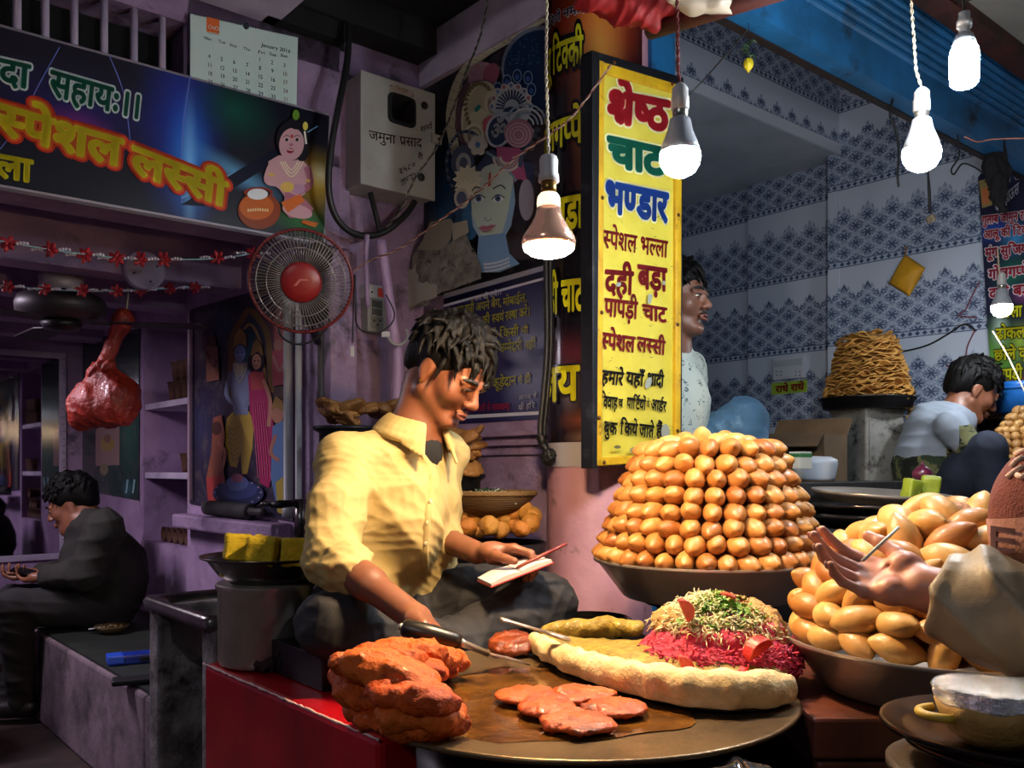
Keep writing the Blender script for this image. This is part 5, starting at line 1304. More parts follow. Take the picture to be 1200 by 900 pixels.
# things on the bench
def on_bench(px, py, z=.396):
    d = (CAMZ - z) * FPX / (py - HOR); return at(px, py, d)
q = on_bench(131, 742); b = MB().lathe([(.0, .004), (.03, .004), (.055, .02), (.066, .034), (.07, .034), (.058, .018), (.032, 0), (0, 0)], 28)
lb_ = TH('leaf_bowl', 'small brown leaf bowl with food on the bench', 'bowl', q); b.build('bowl', mat('dry_leaf', '#5a4a26', .8, col2='#453818', vs=20), lb_, smooth=True)
b = MB(); rr = random.Random(2)
for i in range(40):
    t = rr.uniform(0, 6.28); r = rr.uniform(0, .045); b.ball((r * math.cos(t), r * math.sin(t), .022 + rr.uniform(0, .012)), .008, 0, 6, 5)
b.build('food', mat('brown_food', '#6b5528', .8, col2='#4a3a18', vs=40), lb_, smooth=True)
MB().tube([q + Vector((-.09, -.02, .02)), q + Vector((-.02, 0, .03)), q + Vector((.0, 0, .034))], [.008, .006, .012], 8, flat=.4).build('plastic_spoon', mat('white_spoon', '#c9c6c4', .4), world=True, smooth=True, label='white plastic spoon resting on the leaf bowl', cat='spoon')
q = on_bench(155, 776); pk = TH('blue_packet', 'blue and black packet lying on the bench', 'packet', q, .5)
MB().box(-.085, .085, -.04, .04, 0, .034).build('pack', mat('blue_foil', '#1a3aa8', .3, col2='#122a80', vs=10), pk, bevel=.006)
MB().box(-.0855, -.03, -.0405, .0405, .006, .0345).build('label_band', mat('blue_band', '#2f5ad8', .3), pk, bevel=.004)
b = MB().box(.02, .0856, -.0406, .0406, .004, .026); b.build('dark_band', mat('black_band', '#14141a', .4), pk, bevel=.004)
q = on_bench(160, 800); MB().box(-.075, .075, -.038, .038, 0, .018).build('wallet', mat('black_leather', '#151214', .5), mtx=Matrix.Translation(q) @ Matrix.Rotation(.4, 4, 'Z'), bevel=.006, label='flat black wallet on the bench nearest the sink', cat='wallet')
# ================================================================== THE GRIDDLE AND ITS FOOD
TC = Vector((.0946, 1.46, .74)); TR = .36
m_tawa = mat('seasoned_griddle', '#806748', .34, .65, col2='#624f3a', vs=5, bump=.15, bs=60, dirt='#2b2019', ds=6, dlo=.5, dhi=.72)
tw_ = TH('griddle', 'huge round iron griddle where patties fry in oil', 'griddle', TC)
MB().lathe([(.0, -.028), (TR * .55, -.026), (TR - .03, -.014), (TR - .003, -.006), (TR, -.001), (TR - .003, .002), (TR - .012, 0), (TR * .8, -.003), (TR * .4, -.007), (0, -.008)], 96).build('plate', m_tawa, tw_, smooth=True)
t = NT('frying_oil'); v = t.coord('Object')
nz = t.noise(v, 14., 6, .65)
c_ = t.mix(t.ramp(nz, .38, .62), '#35200f', '#6a4318'); t.link(c_, t.b.inputs['Base Color']); t.b.inputs['Roughness'].default_value = .08; t.b.inputs['Specular IOR Level'].default_value = .8
t.bump(t.noise(v, 30., 4, .6), .25, .004)
b = MB(); rr = random.Random(4); n = 64; P = []
for i in range(n):
    a_ = 2 * math.pi * i / n; r = .235 + .03 * math.sin(3 * a_ + 1) + .022 * math.sin(5 * a_) + .012 * math.sin(9 * a_ + 2); P.append((-.015 + r * 1.05 * math.cos(a_), -.045 + r * .93 * math.sin(a_)))
b.v = [(0 - .015, -.045, -.0035)] + [(x, y, -.0015 - .001) for x, y in P]; b.f = [(0, 1 + i, 1 + (i + 1) % n) for i in range(n)]; b.m = [0] * n
b.build('oil', t.m, tw_, smooth=True)
MB().lathe([(.20, -.70), (.21, -.70), (.24, -.25), (.25, -.05), (.2, -.04)], 40, ex=1, ey=1).build('burner_drum', m_iron, mtx=Matrix.Translation(TC - Vector((0, 0, .0))), smooth=True, label='black iron stove drum under the big griddle', cat='stove')
bpy.data.objects['burner_drum'].location.z = .702
# frying patties
m_pat = mat('fried_patty', '#cb5510', .45, col2='#963808', vs=38, bump=.8, bs=90, bd=.006, coat=.12, rand=('#b84c10', .5), dirt='#5a1f0c', ds=30, dlo=.55, dhi=.68)
def lump(seed, rx, ry, rz, h=.0035, bumps=7):
    r_ = random.Random(seed); S = SDF((-rx * 1.5, -ry * 1.5, -rz * 1.9), (rx * 1.5, ry * 1.5, rz * 1.9), h); S.ell((0, 0, 0), (rx, ry, rz), None, .004)
    for i in range(bumps):
        a_ = r_.uniform(0, 6.28); q = r_.uniform(.45, .85); S.ell((rx * q * math.cos(a_), ry * q * math.sin(a_), r_.uniform(-.2, .35) * rz), (rx * r_.uniform(.25, .4), ry * r_.uniform(.25, .45), rz * r_.uniform(.5, .75)), None, rz * .5)
    S.rough(rz * .10, 2.2 / rz, seed); S.rough(rz * .09, 4.4 / rz, seed + 1); S.rough(rz * .06, 9 / rz, seed + 2); return S
def on_griddle(px, py, dz=0.):
    d = (CAMZ - (TC.z + dz)) * FPX / (py - HOR); return at(px, py, d)
pl5 = [(617, 815, .050, 'orange patty frying in oil, nearest the stacked fritters'), (641, 829, .047, 'orange patty frying in oil, second from the stacked fritters'), (684, 814, .046, 'orange patty frying at the back of the oil pool'),
       (722, 829, .050, 'orange patty frying in oil, closest to the pink heap'), (679, 846, .051, 'front orange patty frying in the oil pool')]
for i, (px, py, r, lb) in enumerate(pl5):
    q = on_griddle(px, py, .008); S = lump(20 + i, r, r * .94, .010, .0032, 8)
    S.mb().build('frying_patty', m_pat, mtx=Matrix.Translation(q) @ Matrix.Rotation(i * 1.3, 4, 'Z'), smooth=True, label=lb, cat='patty', group='patties frying on the griddle')
q = on_griddle(601, 758, .012); lump(31, .049, .046, .017, .0035, 6).mb().build('frying_patty', mat('dark_patty', '#8a3a12', .4, col2='#5a200a', vs=30, bump=.7, bs=80, bd=.006, coat=.3), mtx=Matrix.Translation(q + Vector((0, 0, .006))) @ Euler((.25, 0, 0)).to_matrix().to_4x4(), smooth=True, label='dark brown patty at the back edge of the griddle by the ladle', cat='patty', group='patties frying on the griddle')
# pile of fritters along the left rim
m_frit = mat('orange_fritter', '#cb4d0a', .6, col2='#a63806', vs=34, bump=.9, bs=75, bd=.008, coat=.04, spec=.3, rand=('#cf701a', .5), dirt='#6a1e06', ds=24, dlo=.57, dhi=.7)
fr_src = [lump(40 + k, .058, .034, .020, .0035, 8).mb() for k in range(5)]
fr_obj = []
FP = [  # px, py, d, yaw, tilt, scale, label
    (497, 857, 1.205, .1, 0, 1.0, 'lowest orange fritter at the near tip of the curved pile'), (492, 838, 1.20, .0, .05, 1.08, 'middle orange fritter at the near tip of the curved pile'), (484, 818, 1.20, -.15, .1, 1.12, 'topmost orange fritter at the near tip of the curved pile'),
    (455, 850, 1.235, -.3, 0, .8, 'small orange fritter low in the near half of the curved pile'), (440, 836, 1.27, -.7, .1, .9, 'orange fritter low on the outer left side of the curved pile'), (432, 817, 1.265, -.5, .15, .95, 'orange fritter in the middle of the outer left side of the pile'),
    (416, 800, 1.30, -1.2, .2, 1.0, 'leftmost orange fritter overhanging the griddle rim'), (428, 783, 1.32, .9, .3, 1.1, 'orange fritter on the upper left shoulder of the curved pile'), (462, 793, 1.25, -.5, .25, 1.35, 'largest orange fritter on top of the curved pile'),
    (455, 772, 1.38, .5, .1, 1.1, 'orange fritter at the top of the bend of the pile'), (478, 764, 1.45, .1, .1, 1.05, 'orange fritter just below the spatula handle'), (500, 768, 1.49, -.3, .1, 1.0, 'orange fritter beyond the bend, under the end of the handle'), (519, 772, 1.56, -.6, .05, .95, 'orange fritter at the far tip of the curved pile'), (487, 784, 1.42, -.5, .0, .95, 'orange fritter on the inner side of the curved pile'), (446, 806, 1.33, -.8, .1, 1.0, 'orange fritter buried in the middle of the curved pile'), (505, 784, 1.52, -.4, 0, .8, 'small orange fritter on the inner far side of the pile')]
for i, (px, py, d, yw, ti, s_, lb) in enumerate(FP):
    q = at(px, py, d); q.z = max(q.z, TC.z + .016 * s_)
    m = Matrix.Translation(q) @ Matrix.Rotation(yw, 4, 'Z') @ Matrix.Rotation(ti, 4, 'Y') @ Matrix.Scale(s_, 4)
    if i < 5: o = fr_src[i].build('fritter', m_frit, mtx=m, smooth=True); fr_obj.append(o)
    else: o = dup(fr_obj[i % 5], mtx=m)
    tag(o, lb, 'fritter', 'orange fritters heaped on the griddle rim')
# spatula and flat ladle
sp = TH('spatula', 'griddle spatula with a thick black handle lying across the fritters', 'spatula', on_griddle(595, 773))
A, B, C_, D_ = at(471, 735, 1.575), at(540, 753, 1.575), at(572, 766, 1.60), at(617, 777, 1.64)
MB().tube([A, A.lerp(B, .06), A.lerp(B, .5), A.lerp(B, .9), B], [.012, .017, .0185, .0165, .012], 16).build('handle', mat('black_bakelite', '#17120f', .35), sp, smooth=True, world=True)
MB().tube([B, B.lerp(C_, .1), C_], [.0085, .0065, .006], 12).build('shaft', m_steel, sp, smooth=True, world=True)
dirv = (D_ - C_).normalized(); sd = dirv.cross(Vector((0, 0, 1))).normalized(); up = sd.cross(dirv)
bl = MB(); P = [(0, .008), (.015, .026), (.06, .036), (.072, .032), (.075, 0), (.072, -.032), (.06, -.036), (.015, -.026), (0, -.008)]
mm = Matrix(((dirv.x, sd.x, up.x, C_.x), (dirv.y, sd.y, up.y, C_.y), (dirv.z, sd.z, up.z, C_.z), (0, 0, 0, 1)))
bl.ext(P, -.001, .001, 0, mm); bl.build('blade', m_steel, sp, world=True)
MB().tube([A - (B - A).normalized() * .006, A], [.005, .008], 10).build('end_ferrule', m_steel, sp, smooth=True, world=True)
ld = TH('ladle', 'flat steel ladle stuck into the green potato mash', 'ladle', at(640, 741, 1.62))
A, B, C_ = at(586, 725, 1.60), at(640, 741, 1.61), at(668, 750, 1.62)
MB().tube([A, A.lerp(B, .05), A.lerp(B, .3), B], [.006, .0115, .009, .008], 12, flat=.35).build('handle', m_steel, ld, smooth=True, world=True)
MB().tube([B, B.lerp(C_, .3), C_.lerp(B, .1), C_], [.008, .016, .016, .008], 12, flat=.3).build('bowl', m_steel, ld, smooth=True, world=True)
# the long loaf of mash with its pale crust
front = [(628, 752, 1.76), (645, 772, 1.66), (672, 787, 1.565), (705, 800, 1.49), (740, 812, 1.43), (775, 822, 1.385), (810, 830, 1.35), (850, 833, 1.335), (890, 832, 1.34), (915, 826, 1.37)]
W0 = []
for px, py, d in front:
    p = at(px, py, d); p.z = TC.z + .026; W0.append(p)
loaf = TH('chaat_platter', 'long pale crusted loaf of potato mash on the griddle, heaped at one end', 'food', Vector((.27, 1.55, TC.z)))
m_crust = mat('pale_crust', '#dcc594', .75, col2='#c4a26a', vs=22, bump=.8, bs=55, bd=.006, dirt='#7a5424', ds=18, dlo=.6, dhi=.75)
S = SDF((.02, 1.22, .735), (.5, 1.92, .82), .0042)
rad = [.016, .019, .021, .022, .024, .026, .027, .027, .026, .022]
for k in range(len(W0) - 1):
    S.cap(W0[k] + Vector((0, 0, rad[k] - .020)), W0[k + 1] + Vector((0, 0, rad[k + 1] - .020)), rad[k], rad[k + 1], .012)
    S.cap(W0[k] + Vector((0, .004, -.010)), W0[k + 1] + Vector((0, .004, -.010)), rad[k] * .9, rad[k + 1] * .9, .012)
S.rough(.0022, 70, 2).rough(.0014, 160, 4).plane_cut((0, 0, TC.z + .006), (0, 0, -1))
S.mb().build('crust', m_crust, loaf, smooth=True, world=True)
m_mash = mat('green_mash', '#93791f', .6, col2='#6b5512', vs=30, bump=.9, bs=60, bd=.008, coat=.2, dirt='#b39a3c', ds=26, dlo=.52, dhi=.68)
S = SDF((.02, 1.25, .735), (.52, 2.0, .85), .005)
S.chain([Vector((.075, 1.79, .752)), Vector((.15, 1.67, .756)), Vector((.25, 1.56, .762)), Vector((.34, 1.49, .76))], [.035, .07, .11, .12], .03, sq=((0, 0, 1), .32))
S.chain([at(640, 741, 1.80), at(672, 737, 1.80), at(712, 735, 1.80), at(744, 737, 1.76)], [.014, .017, .019, .018], .02)
S.ell(at(660, 753, 1.68), (.035, .03, .012), None, .02).ell(at(715, 765, 1.60), (.05, .04, .014), None, .02)
S.rough(.003, 60, 9).rough(.002, 150, 3).plane_cut((0, 0, TC.z + .004), (0, 0, -1))
S.mb().build('potato_mash', m_mash, loaf, smooth=True, world=True)
MC = Vector((.352, 1.55, .770))
m_beet = mat('grated_beet', '#d2284e', .6, col2='#b81a3a', vs=60, bump=1., bs=170, bd=.006, dirt='#e0607a', ds=70, dlo=.5, dhi=.66)
S = SDF(MC - Vector((.19, .19, .04)), MC + Vector((.19, .19, .13)), .0042)
S.ell(MC + Vector((0, 0, -.005)), (.142, .134, .070), None, .02).ell(MC + Vector((.005, 0, .035)), (.108, .105, .066), None, .03)
S.rough(.004, 90, 5).rough(.003, 190, 6).plane_cut((0, 0, .752), (0, 0, -1)); S.mb().build('beet_heap', m_beet, loaf, smooth=True, world=True)
m_mix = mat('crumb_topping', '#b5894e', .8, col2='#8f6a34', vs=45, bump=1., bs=140, bd=.006)
S = SDF(MC - Vector((.16, .16, .02)), MC + Vector((.16, .16, .16)), .0042)
S.ell(MC + Vector((.03, .01, .07)), (.072, .07, .036), None, .02).ell(MC + Vector((-.035, 0, .066)), (.07, .068, .034), None, .02).ell(MC + Vector((.07, .0, .05)), (.05, .068, .042), None, .02)
S.rough(.004, 110, 7).rough(.003, 210, 8); S.mb().build('crumb_topping', m_mix, loaf, smooth=True, world=True)
rr = random.Random(12)
def onm(a_, e, k=1.):  # point on the topping dome
    return MC + Vector((.118 * math.cos(a_) * math.cos(e) * k, .11 * math.sin(a_) * math.cos(e) * k, .012 + .098 * math.sin(e) * k))
b = MB()
for i in range(1100):
    a_ = rr.gauss(-2.5, .6); e = rr.uniform(.5, 1.5)
    if rr.random() < .25: a_ = rr.gauss(-1.3, .4); e = rr.uniform(.35, .8)
    p = onm(a_, e, rr.uniform(.98, 1.06)); d1 = Vector((rr.gauss(0, 1), rr.gauss(0, 1), rr.gauss(0, .7))).normalized(); L = rr.uniform(.012, .036)
    q = [p - d1 * L * .5, p + Vector((rr.gauss(0, .003), rr.gauss(0, .003), rr.uniform(0, .006))), p + d1 * L * .5 - Vector((0, 0, .004))]
    b.tube(bez(q, 3), .0009, 4)
b.build('sev_noodles', mat('pale_sev', '#e6dcb4', .6, col2='#d6c48a', vs=30), loaf, smooth=True, world=True, kind='stuff')
b = MB()
for i in range(300):
    a_ = rr.gauss(-.3, .5); e = rr.uniform(.25, 1.3); p = onm(a_, e, rr.uniform(.98, 1.07)); b.ball(p, rr.uniform(.002, .0045), 0, 6, 4)
b.build('brown_crumbs', mat('brown_crumb', '#a87440', .8, col2='#c49a5a', vs=60), loaf, smooth=True, world=True, kind='stuff')
b = MB()
for i in range(620):
    a_ = rr.gauss(-1.6, .5); e = rr.uniform(.95, 1.55) if rr.random() < .8 else rr.uniform(.6, .95); p = onm(a_, e, rr.uniform(1.03, 1.10))
    q = Euler((rr.uniform(-.8, .8), rr.uniform(-.8, .8), rr.uniform(0, 6))).to_matrix().to_4x4(); s_ = rr.uniform(.004, .0095)
    b.add([(-s_, 0, 0), (0, -s_ * .5, .001), (s_, 0, 0), (0, s_ * .5, .001)], [(0, 1, 2, 3)], 0, Matrix.Translation(p) @ q)
b.build('coriander', mat('chopped_coriander', '#4a7a1c', .6, col2='#7fa03a', vs=60), loaf, world=True, kind='stuff')
b = MB()
for i in range(420):
    a_ = rr.gauss(-1.35, .8); e = rr.uniform(-.1, .5); p = MC + Vector((.145 * math.cos(a_) * math.cos(e), .137 * math.sin(a_) * math.cos(e), -.004 + .085 * math.sin(e) + .006)); d1 = Vector((rr.gauss(0, 1), rr.gauss(0, 1), rr.gauss(0, .6))).normalized() * rr.uniform(.003, .007)
    b.tube([p - d1, p + d1], .0017, 4)
b.build('beet_shreds', m_beet, loaf, world=True, kind='stuff')
m_tom = mat('tomato_flesh', '#d23a32', .35, col2='#b02420', vs=30, coat=.3)
def tomato(px, py, d, rot, s_, label):
    b = MB(); n = 12
    for j, y in enumerate((-.5, .5)):
        for i in range(n + 1):
            a_ = math.pi * i / n; b.v.append((s_ * math.cos(a_), s_ * .45 * y * 2 * (.6 + .4 * math.sin(a_)), s_ * .85 * math.sin(a_)))
    f = [tuple(range(n + 1))[::-1], tuple(range(n + 1, 2 * n + 2))] + [(i, i + 1, n + 2 + i, n + 1 + i) for i in range(n)] + [(n, 0, n + 1, 2 * n + 1)]
    b.f = f; b.m = [0] * len(f)
    b.build('tomato_wedge', m_tom, mtx=Matrix.Translation(at(px, py, d)) @ Euler(rot).to_matrix().to_4x4(), bevel=.002, label=label, cat='tomato', group='tomato pieces on the heaped loaf')
tomato(800, 716, 1.47, (.3, 1.1, .5), .021, 'red tomato chunk standing in the coriander at the left of the heap')
tomato(851, 712, 1.53, (0, .35, -.3), .03, 'pink tomato wedge crowning the heaped loaf')
tomato(889, 764, 1.43, (.2, -.5, .4), .027, 'tomato wedge at the right side of the heap')
tomato(799, 785, 1.405, (.1, 1.3, .2), .023, 'dark red tomato piece at the foot of the pink beet')
tomato(870, 790, 1.41, (.3, .2, 1.0), .015, 'small tomato bit low at the right front of the beet')
MB().ext([(p.x, p.y - .010) for p in W0] + [(.47, 1.50), (.46, 1.66), (.36, 1.80), (.22, 1.86), (.09, 1.86)], .741, .748).build('loaf_pan', m_iron, world=True, label='thin black pan under the long pale loaf', cat='pan')
# black pan rim behind
q = at(693, 724, 2.12)
MB().lathe([(.07, -.05), (.088, -.02), (.094, 0), (.09, .002), (.084, -.018), (.0, -.045)], 40).build('black_pan', mat('black_gloss_iron', '#0f0e10', .2, .4), mtx=Matrix.Translation(q), smooth=True, label='small black pan at the foot of the pink column', cat='pan')
MB().lathe([(.05, 0), (.05, q.z - .05 - .657)], 20).build('pan_stand', m_iron, mtx=Matrix.Translation((q.x, q.y, .657)), smooth=True, label='short black stand under the small black pan', cat='stand')
# ================================================================== RIGHT SIDE: HEAPS OF PURIS, TILED STALL
def puri_mat(name, c1, c2, c3, rand):
    t = NT(name); v = t.coord('Object'); oi = t.n('ShaderNodeObjectInfo')
    vv = t.n('ShaderNodeVectorMath', operation='ADD'); t.link(v, vv.inputs[0])
    cb = t.n('ShaderNodeCombineXYZ'); t.link(t.math('MULTIPLY', oi.outputs['Random'], 50.), cb.inputs[0]); t.link(cb.outputs[0], vv.inputs[1])
    out = t.mix(t.ramp(t.noise(vv.outputs[0], 30., 4, .6), .38, .66), c1, c2)
    out = t.mix(t.math('MULTIPLY', t.math('POWER', oi.outputs['Random'], 1.5), rand), out, c3)
    t.link(out, t.b.inputs['Base Color']); t.b.inputs['Roughness'].default_value = .45; t.b.inputs['Coat Weight'].default_value = .15
    t.bump(t.noise(vv.outputs[0], 90., 4, .6), .25, .003); return t.m
m_puri = puri_mat('golden_puri', '#c08845', '#ad7031', '#8a4817', .85)
m_puri2 = puri_mat('pale_puri', '#d0a864', '#c28d46', '#a86a2a', .6)
m_puri3 = puri_mat('brown_puri', '#c99a5a', '#a87438', '#8a5424', .7)
def puri_src(seed, a, b_, c, m, name='puri', h=.0024, tip=.5):
    S = SDF((-a * 1.5, -b_ * 1.5, -c * 1.6), (a * 1.5, b_ * 1.5, c * 1.6), h)
    S.ell((0, 0, 0), (a * .97, b_, c), None, .004).cap((a * .3, 0, 0), (a * .98, 0, 0), b_ * .5, b_ * .2 * tip, .012).cap((-a * .3, 0, 0), (-a * .96, 0, 0), b_ * .5, b_ * .25 * tip, .012)
    S.rough(.0006, 70, seed); return S.mb()
def ring_heap(name, src, c, rows, label_rows, group, arc, seed, radial=True, jit=.12, step=.0435):
    """rows: (radius, z); puris laid in rings, long axis outwards or along the ring"""
    r_ = random.Random(seed); protos = []
    for k, (R, z) in enumerate(rows):
        n = max(3, int(2 * math.pi * R / step)); off = r_.uniform(0, 1)
        for i in range(n):
            t = 2 * math.pi * (i + off) / n; da = (t + math.pi / 2 + math.pi) % (2 * math.pi) - math.pi
            if abs(da) > math.radians(arc): continue
            p = Vector((c.x + R * math.cos(t), c.y + R * math.sin(t), z + r_.uniform(-.0035, .0035)))
            yaw = t + (0 if radial else math.pi / 2) + r_.gauss(0, jit); s_ = r_.uniform(.93, 1.07)
            m = Matrix.Translation(p) @ Matrix.Rotation(yaw, 4, 'Z') @ Matrix.Rotation(r_.gauss(.08 if radial else 0, jit * 1.2), 4, 'Y') @ Matrix.Rotation(r_.uniform(0, 6.28) if radial else r_.gauss(0, .3), 4, 'X') @ Matrix.Scale(s_, 4)
            j = r_.randrange(len(src))
            while len(protos) < len(src): protos.append(None)
            if protos[j] is None: o = src[j][0].build('puri', src[j][1], mtx=m, smooth=True); protos[j] = o
            else: o = dup(protos[j], mtx=m)
            tag(o, label_rows(k), 'puri', group)
    return protos
ORD = ('bottom', 'second', 'third', 'fourth', 'fifth', 'sixth', 'seventh', 'eighth', 'ninth')
# --- tall heap on the wide steel tray
HA = Vector((.46, 2.10, .89))
srcA = [(puri_src(k, .034, .0232, .0215, m_puri), m_puri) for k in range(4)]
rowsA = [(.236 - .0118 * k - (.004 * max(0, k - 4)), .904 + .0345 * k) for k in range(8)]
ring_heap('puri', srcA, HA, rowsA, lambda k: 'small golden puri in the %s ring of the tall heap' % ('topmost' if k == 7 else ORD[k]), 'puris of the tall heap', 122, 3)
r_ = random.Random(8); pr_ = None
for i, (x, y, z) in enumerate([(-.06, -.07, 1.188), (.0, -.085, 1.19), (.05, -.06, 1.192), (-.02, -.03, 1.197), (.09, -.02, 1.187), (-.095, -.03, 1.187), (.04, .0, 1.2), (-.05, .02, 1.198), (.0, .05, 1.196), (.07, .05, 1.192)]):
    m = Matrix.Translation((HA.x + x, HA.y + y, z - .030)) @ Matrix.Rotation(r_.uniform(0, 6.28), 4, 'Z') @ Matrix.Rotation(r_.gauss(0, .25), 4, 'Y')
    if pr_ is None: pr_ = srcA[0][0].build('puri', m_puri2, mtx=m, smooth=True); o = pr_
    else: o = dup(pr_, mtx=m)
    tag(o, 'pale golden puri lying loose on the flat top of the tall heap', 'puri', 'puris of the tall heap')
S = SDF(HA - Vector((.26, .26, .01)), HA + Vector((.26, .26, .31)), .008)
S.cap(HA + Vector((0, 0, .0)), HA + Vector((0, 0, .25)), .205, .125, .01).plane_cut(HA + Vector((0, 0, .255)), (0, 0, 1)).plane_cut(HA + Vector((0, 0, -.002)), (0, 0, -1)).rough(.008, 90, 3)
S.mb().build('puris_inside', mat('inner_puri', '#b8793a', .6, col2='#7d4a1e', vs=30, bump=.8, bs=40), world=True, smooth=True, kind='stuff', label='puris packed in the middle of the tall heap', cat='puris')
def tray(name, c, R, depth, Rb, label, m=None, lip=.012, seg=72):
    return MB().lathe([(0, -depth), (Rb * .97, -depth), (Rb, -depth + .004), (R - lip, -.008), (R - .002, -.002), (R, .001), (R - .001, .005), (R - .006, .005), (R - lip - .003, -.004), (Rb - .002, -depth + .010), (0, -depth + .007)], seg).build(name, m or m_steel, mtx=Matrix.Translation(c), smooth=False, auto=50, label=label, cat='tray')
tray('steel_tray', Vector((HA.x, HA.y, .888)), .268, .085, .20, 'wide flared steel tray carrying the tall puri heap')
st = TH('iron_stand', 'short black iron stand under the wide steel tray', 'stand', Vector((HA.x, HA.y, .653)))
MB().lathe([(.15, .135), (.15, .149), (.12, .149)], 36).build('top_ring', m_iron, st, smooth=True)
for k in range(4):
    a_ = k * 1.571 + .5; MB().tube([(.14 * math.cos(a_), .14 * math.sin(a_), .14), (.155 * math.cos(a_), .155 * math.sin(a_), 0)], .008, 8).build('leg', m_iron, st, smooth=True)
# --- near heap of larger puris
HB = Vector((.735, 1.50, .815))
srcB = [(puri_src(20 + k, .041, .0255, .023, m_puri2, tip=.8), m_puri2 if k else m_puri) for k in range(4)]
rowsB = [(.236, .832), (.232, .866), (.218, .900), (.196, .932), (.168, .962), (.134, .990), (.092, 1.014), (.045, 1.032)]
ring_heap('puri', srcB, HB, rowsB, lambda k: 'large pale puri in the %s layer of the near heap, below the reaching hand' % ORD[k] if k < 4 else 'large pale puri in the %s layer of the near heap, above or behind the hand' % ORD[k], 'large puris of the near heap', 150, 11, False, .38, .062)
S = SDF(HB - Vector((.26, .26, .01)), HB + Vector((.26, .26, .27)), .008)
S.cap(HB, HB + Vector((0, 0, .15)), .20, .08, .01).plane_cut(HB + Vector((0, 0, -.002)), (0, 0, -1)).rough(.008, 80, 5)
S.mb().build('puris_inside', mat('inner_puri', '#b8793a', .6), world=True, smooth=True, kind='stuff', label='puris packed in the middle of the near heap', cat='puris')
tray('steel_tray', Vector((HB.x, HB.y, .813)), .272, .08, .21, 'round steel tray carrying the near heap of large puris')
ws = TH('wooden_stand', 'dark reddish wooden stand under the near puri tray', 'stand', (.75, 1.55, 0))
for k, (z0, z1) in enumerate(((.665, .728), (.60, .66))): MB().box(-.30 + .01 * k, .32, -.21 + .01 * k, .25, z0, z1).build('top_plank', m_wood_red, ws, bevel=.006)
MB().box(-.27, .29, -.185, .23, 0, .598).build('body', m_wood_dark, ws, bevel=.004)
for x in (-.25, -.10, .06): MB().box(x, x + .12, -.20, -.186, .06, .56).build('door_panel', m_wood_red, ws, bevel=.006)
# --- plates and foil bowls in the near corner
PC = Vector((.575, 1.03, .79))
tb = TH('small_table', 'dark little table in the near right corner holding plates', 'table', (PC.x, PC.y, 0))
MB().lathe([(.13, 0.745), (.135, .75), (.135, .757), (.13, .76)], 40).build('table_top', m_wood_dark, tb, smooth=True)
for k in range(3):
    a_ = k * 2.094 + .3; MB().tube([(.10 * math.cos(a_), .10 * math.sin(a_), .75), (.12 * math.cos(a_), .12 * math.sin(a_), 0)], .012, 8).build('leg', m_wood_dark, tb, smooth=True)
tray('steel_plate', PC + Vector((.02, .0, -.008)), .135, .018, .11, 'lower steel plate of the pair at the near right corner', mat('blackened_plate', '#3a3431', .22, .9), .02)
tray('steel_plate', PC + Vector((0, 0, .012)), .142, .012, .115, 'upper steel plate under the foil bowls', mat('blackened_plate', '#3a3431', .22, .9), .02)
t = NT('crumpled_foil'); v = t.coord('Object'); t.b.inputs['Base Color'].default_value = (.75, .75, .78, 1); t.b.inputs['Metallic'].default_value = 1; t.b.inputs['Roughness'].default_value = .18; t.bump(t.noise(v, 55., 5, .7), 1., .012); m_foil = t.m
m_leafb = mat('dried_leaf_bowl', '#b08a4a', .7, col2='#8a6428', vs=14, bump=.5, bs=40)
BC = Vector((.525, .975, .803))
for k in range(3):
    g_ = TH('foil_bowl', ('lowest leaf bowl of the stack, with a yellow handle loop', 'middle foil lined bowl of the near stack', 'topmost foil lined bowl of the near stack')[k], 'bowl', BC + Vector((0, 0, .008 * k)), 0, 'foil bowls on the near plate')
    n = 56; b = MB(); pr_ = [(.0, .0), (.032, .0), (.046, .012), (.056, .03), (.0605 + .001 * k, .044)]
    for (r, z) in pr_:
        for i in range(n):
            a_ = 2 * math.pi * i / n; w = 1 + (.012 * math.sin(a_ * 9 + k) * (r / .06) ** 3); b.v.append((r * w * math.cos(a_), r * w * math.sin(a_), z + (.0016 * math.sin(a_ * 7 + k * 2) if r > .055 else 0)))
    for j in range(len(pr_) - 1):
        for i in range(n): b.f.append((j * n + i, j * n + (i + 1) % n, (j + 1) * n + (i + 1) % n, (j + 1) * n + i)); b.m.append(0)
    b.build('shell', m_leafb if k == 0 else m_foil, g_, smooth=True, solid=.0012)
    if k == 0: MB().tube([(-.056 - .024 * math.sin(q), .0 - .024 * math.cos(q), .032) for q in [math.pi * i / 12 for i in range(13)]], .005, 8).build('handle_loop', mat('yellow_handle', '#b5942e', .5), g_, smooth=True)
    if k == 2:
        bb = MB().lathe([(0, .003), (.016, .003), (.031, .003), (.038, .008), (.044, .013), (.050, .022), (.054, .03), (.057, .038), (.0605, .0455)], 64); rq = random.Random(5); bb.v = [(x * (1 + rq.uniform(-.035, .015)), y * (1 + rq.uniform(-.035, .015)), z + rq.uniform(-.0012, .0012)) for x, y, z in bb.v]; bb.build('foil_lining', m_foil, g_)
b = MB(); S = SDF((-.09, -.06, -.05), (.09, .06, .05), .005); S.ell((0, 0, 0), (.07, .045, .028), None, .01)
S.mb(wrinkles(.008, 50, None, 3)).build('plastic_bag', mat('clear_dark_plastic', '#26262a', .15, coat=.6), mtx=Matrix.Translation((.27, 1.12, .70)), smooth=True, label='crumpled dark plastic bag hung below the griddle rim', cat='bag')
MB().lathe([(.05, 0), (.05, .672)], 16).build('short_post', m_iron, mtx=Matrix.Translation((.27, 1.12, 0)), smooth=True, label='black post under the plastic bag beside the stove', cat='post')
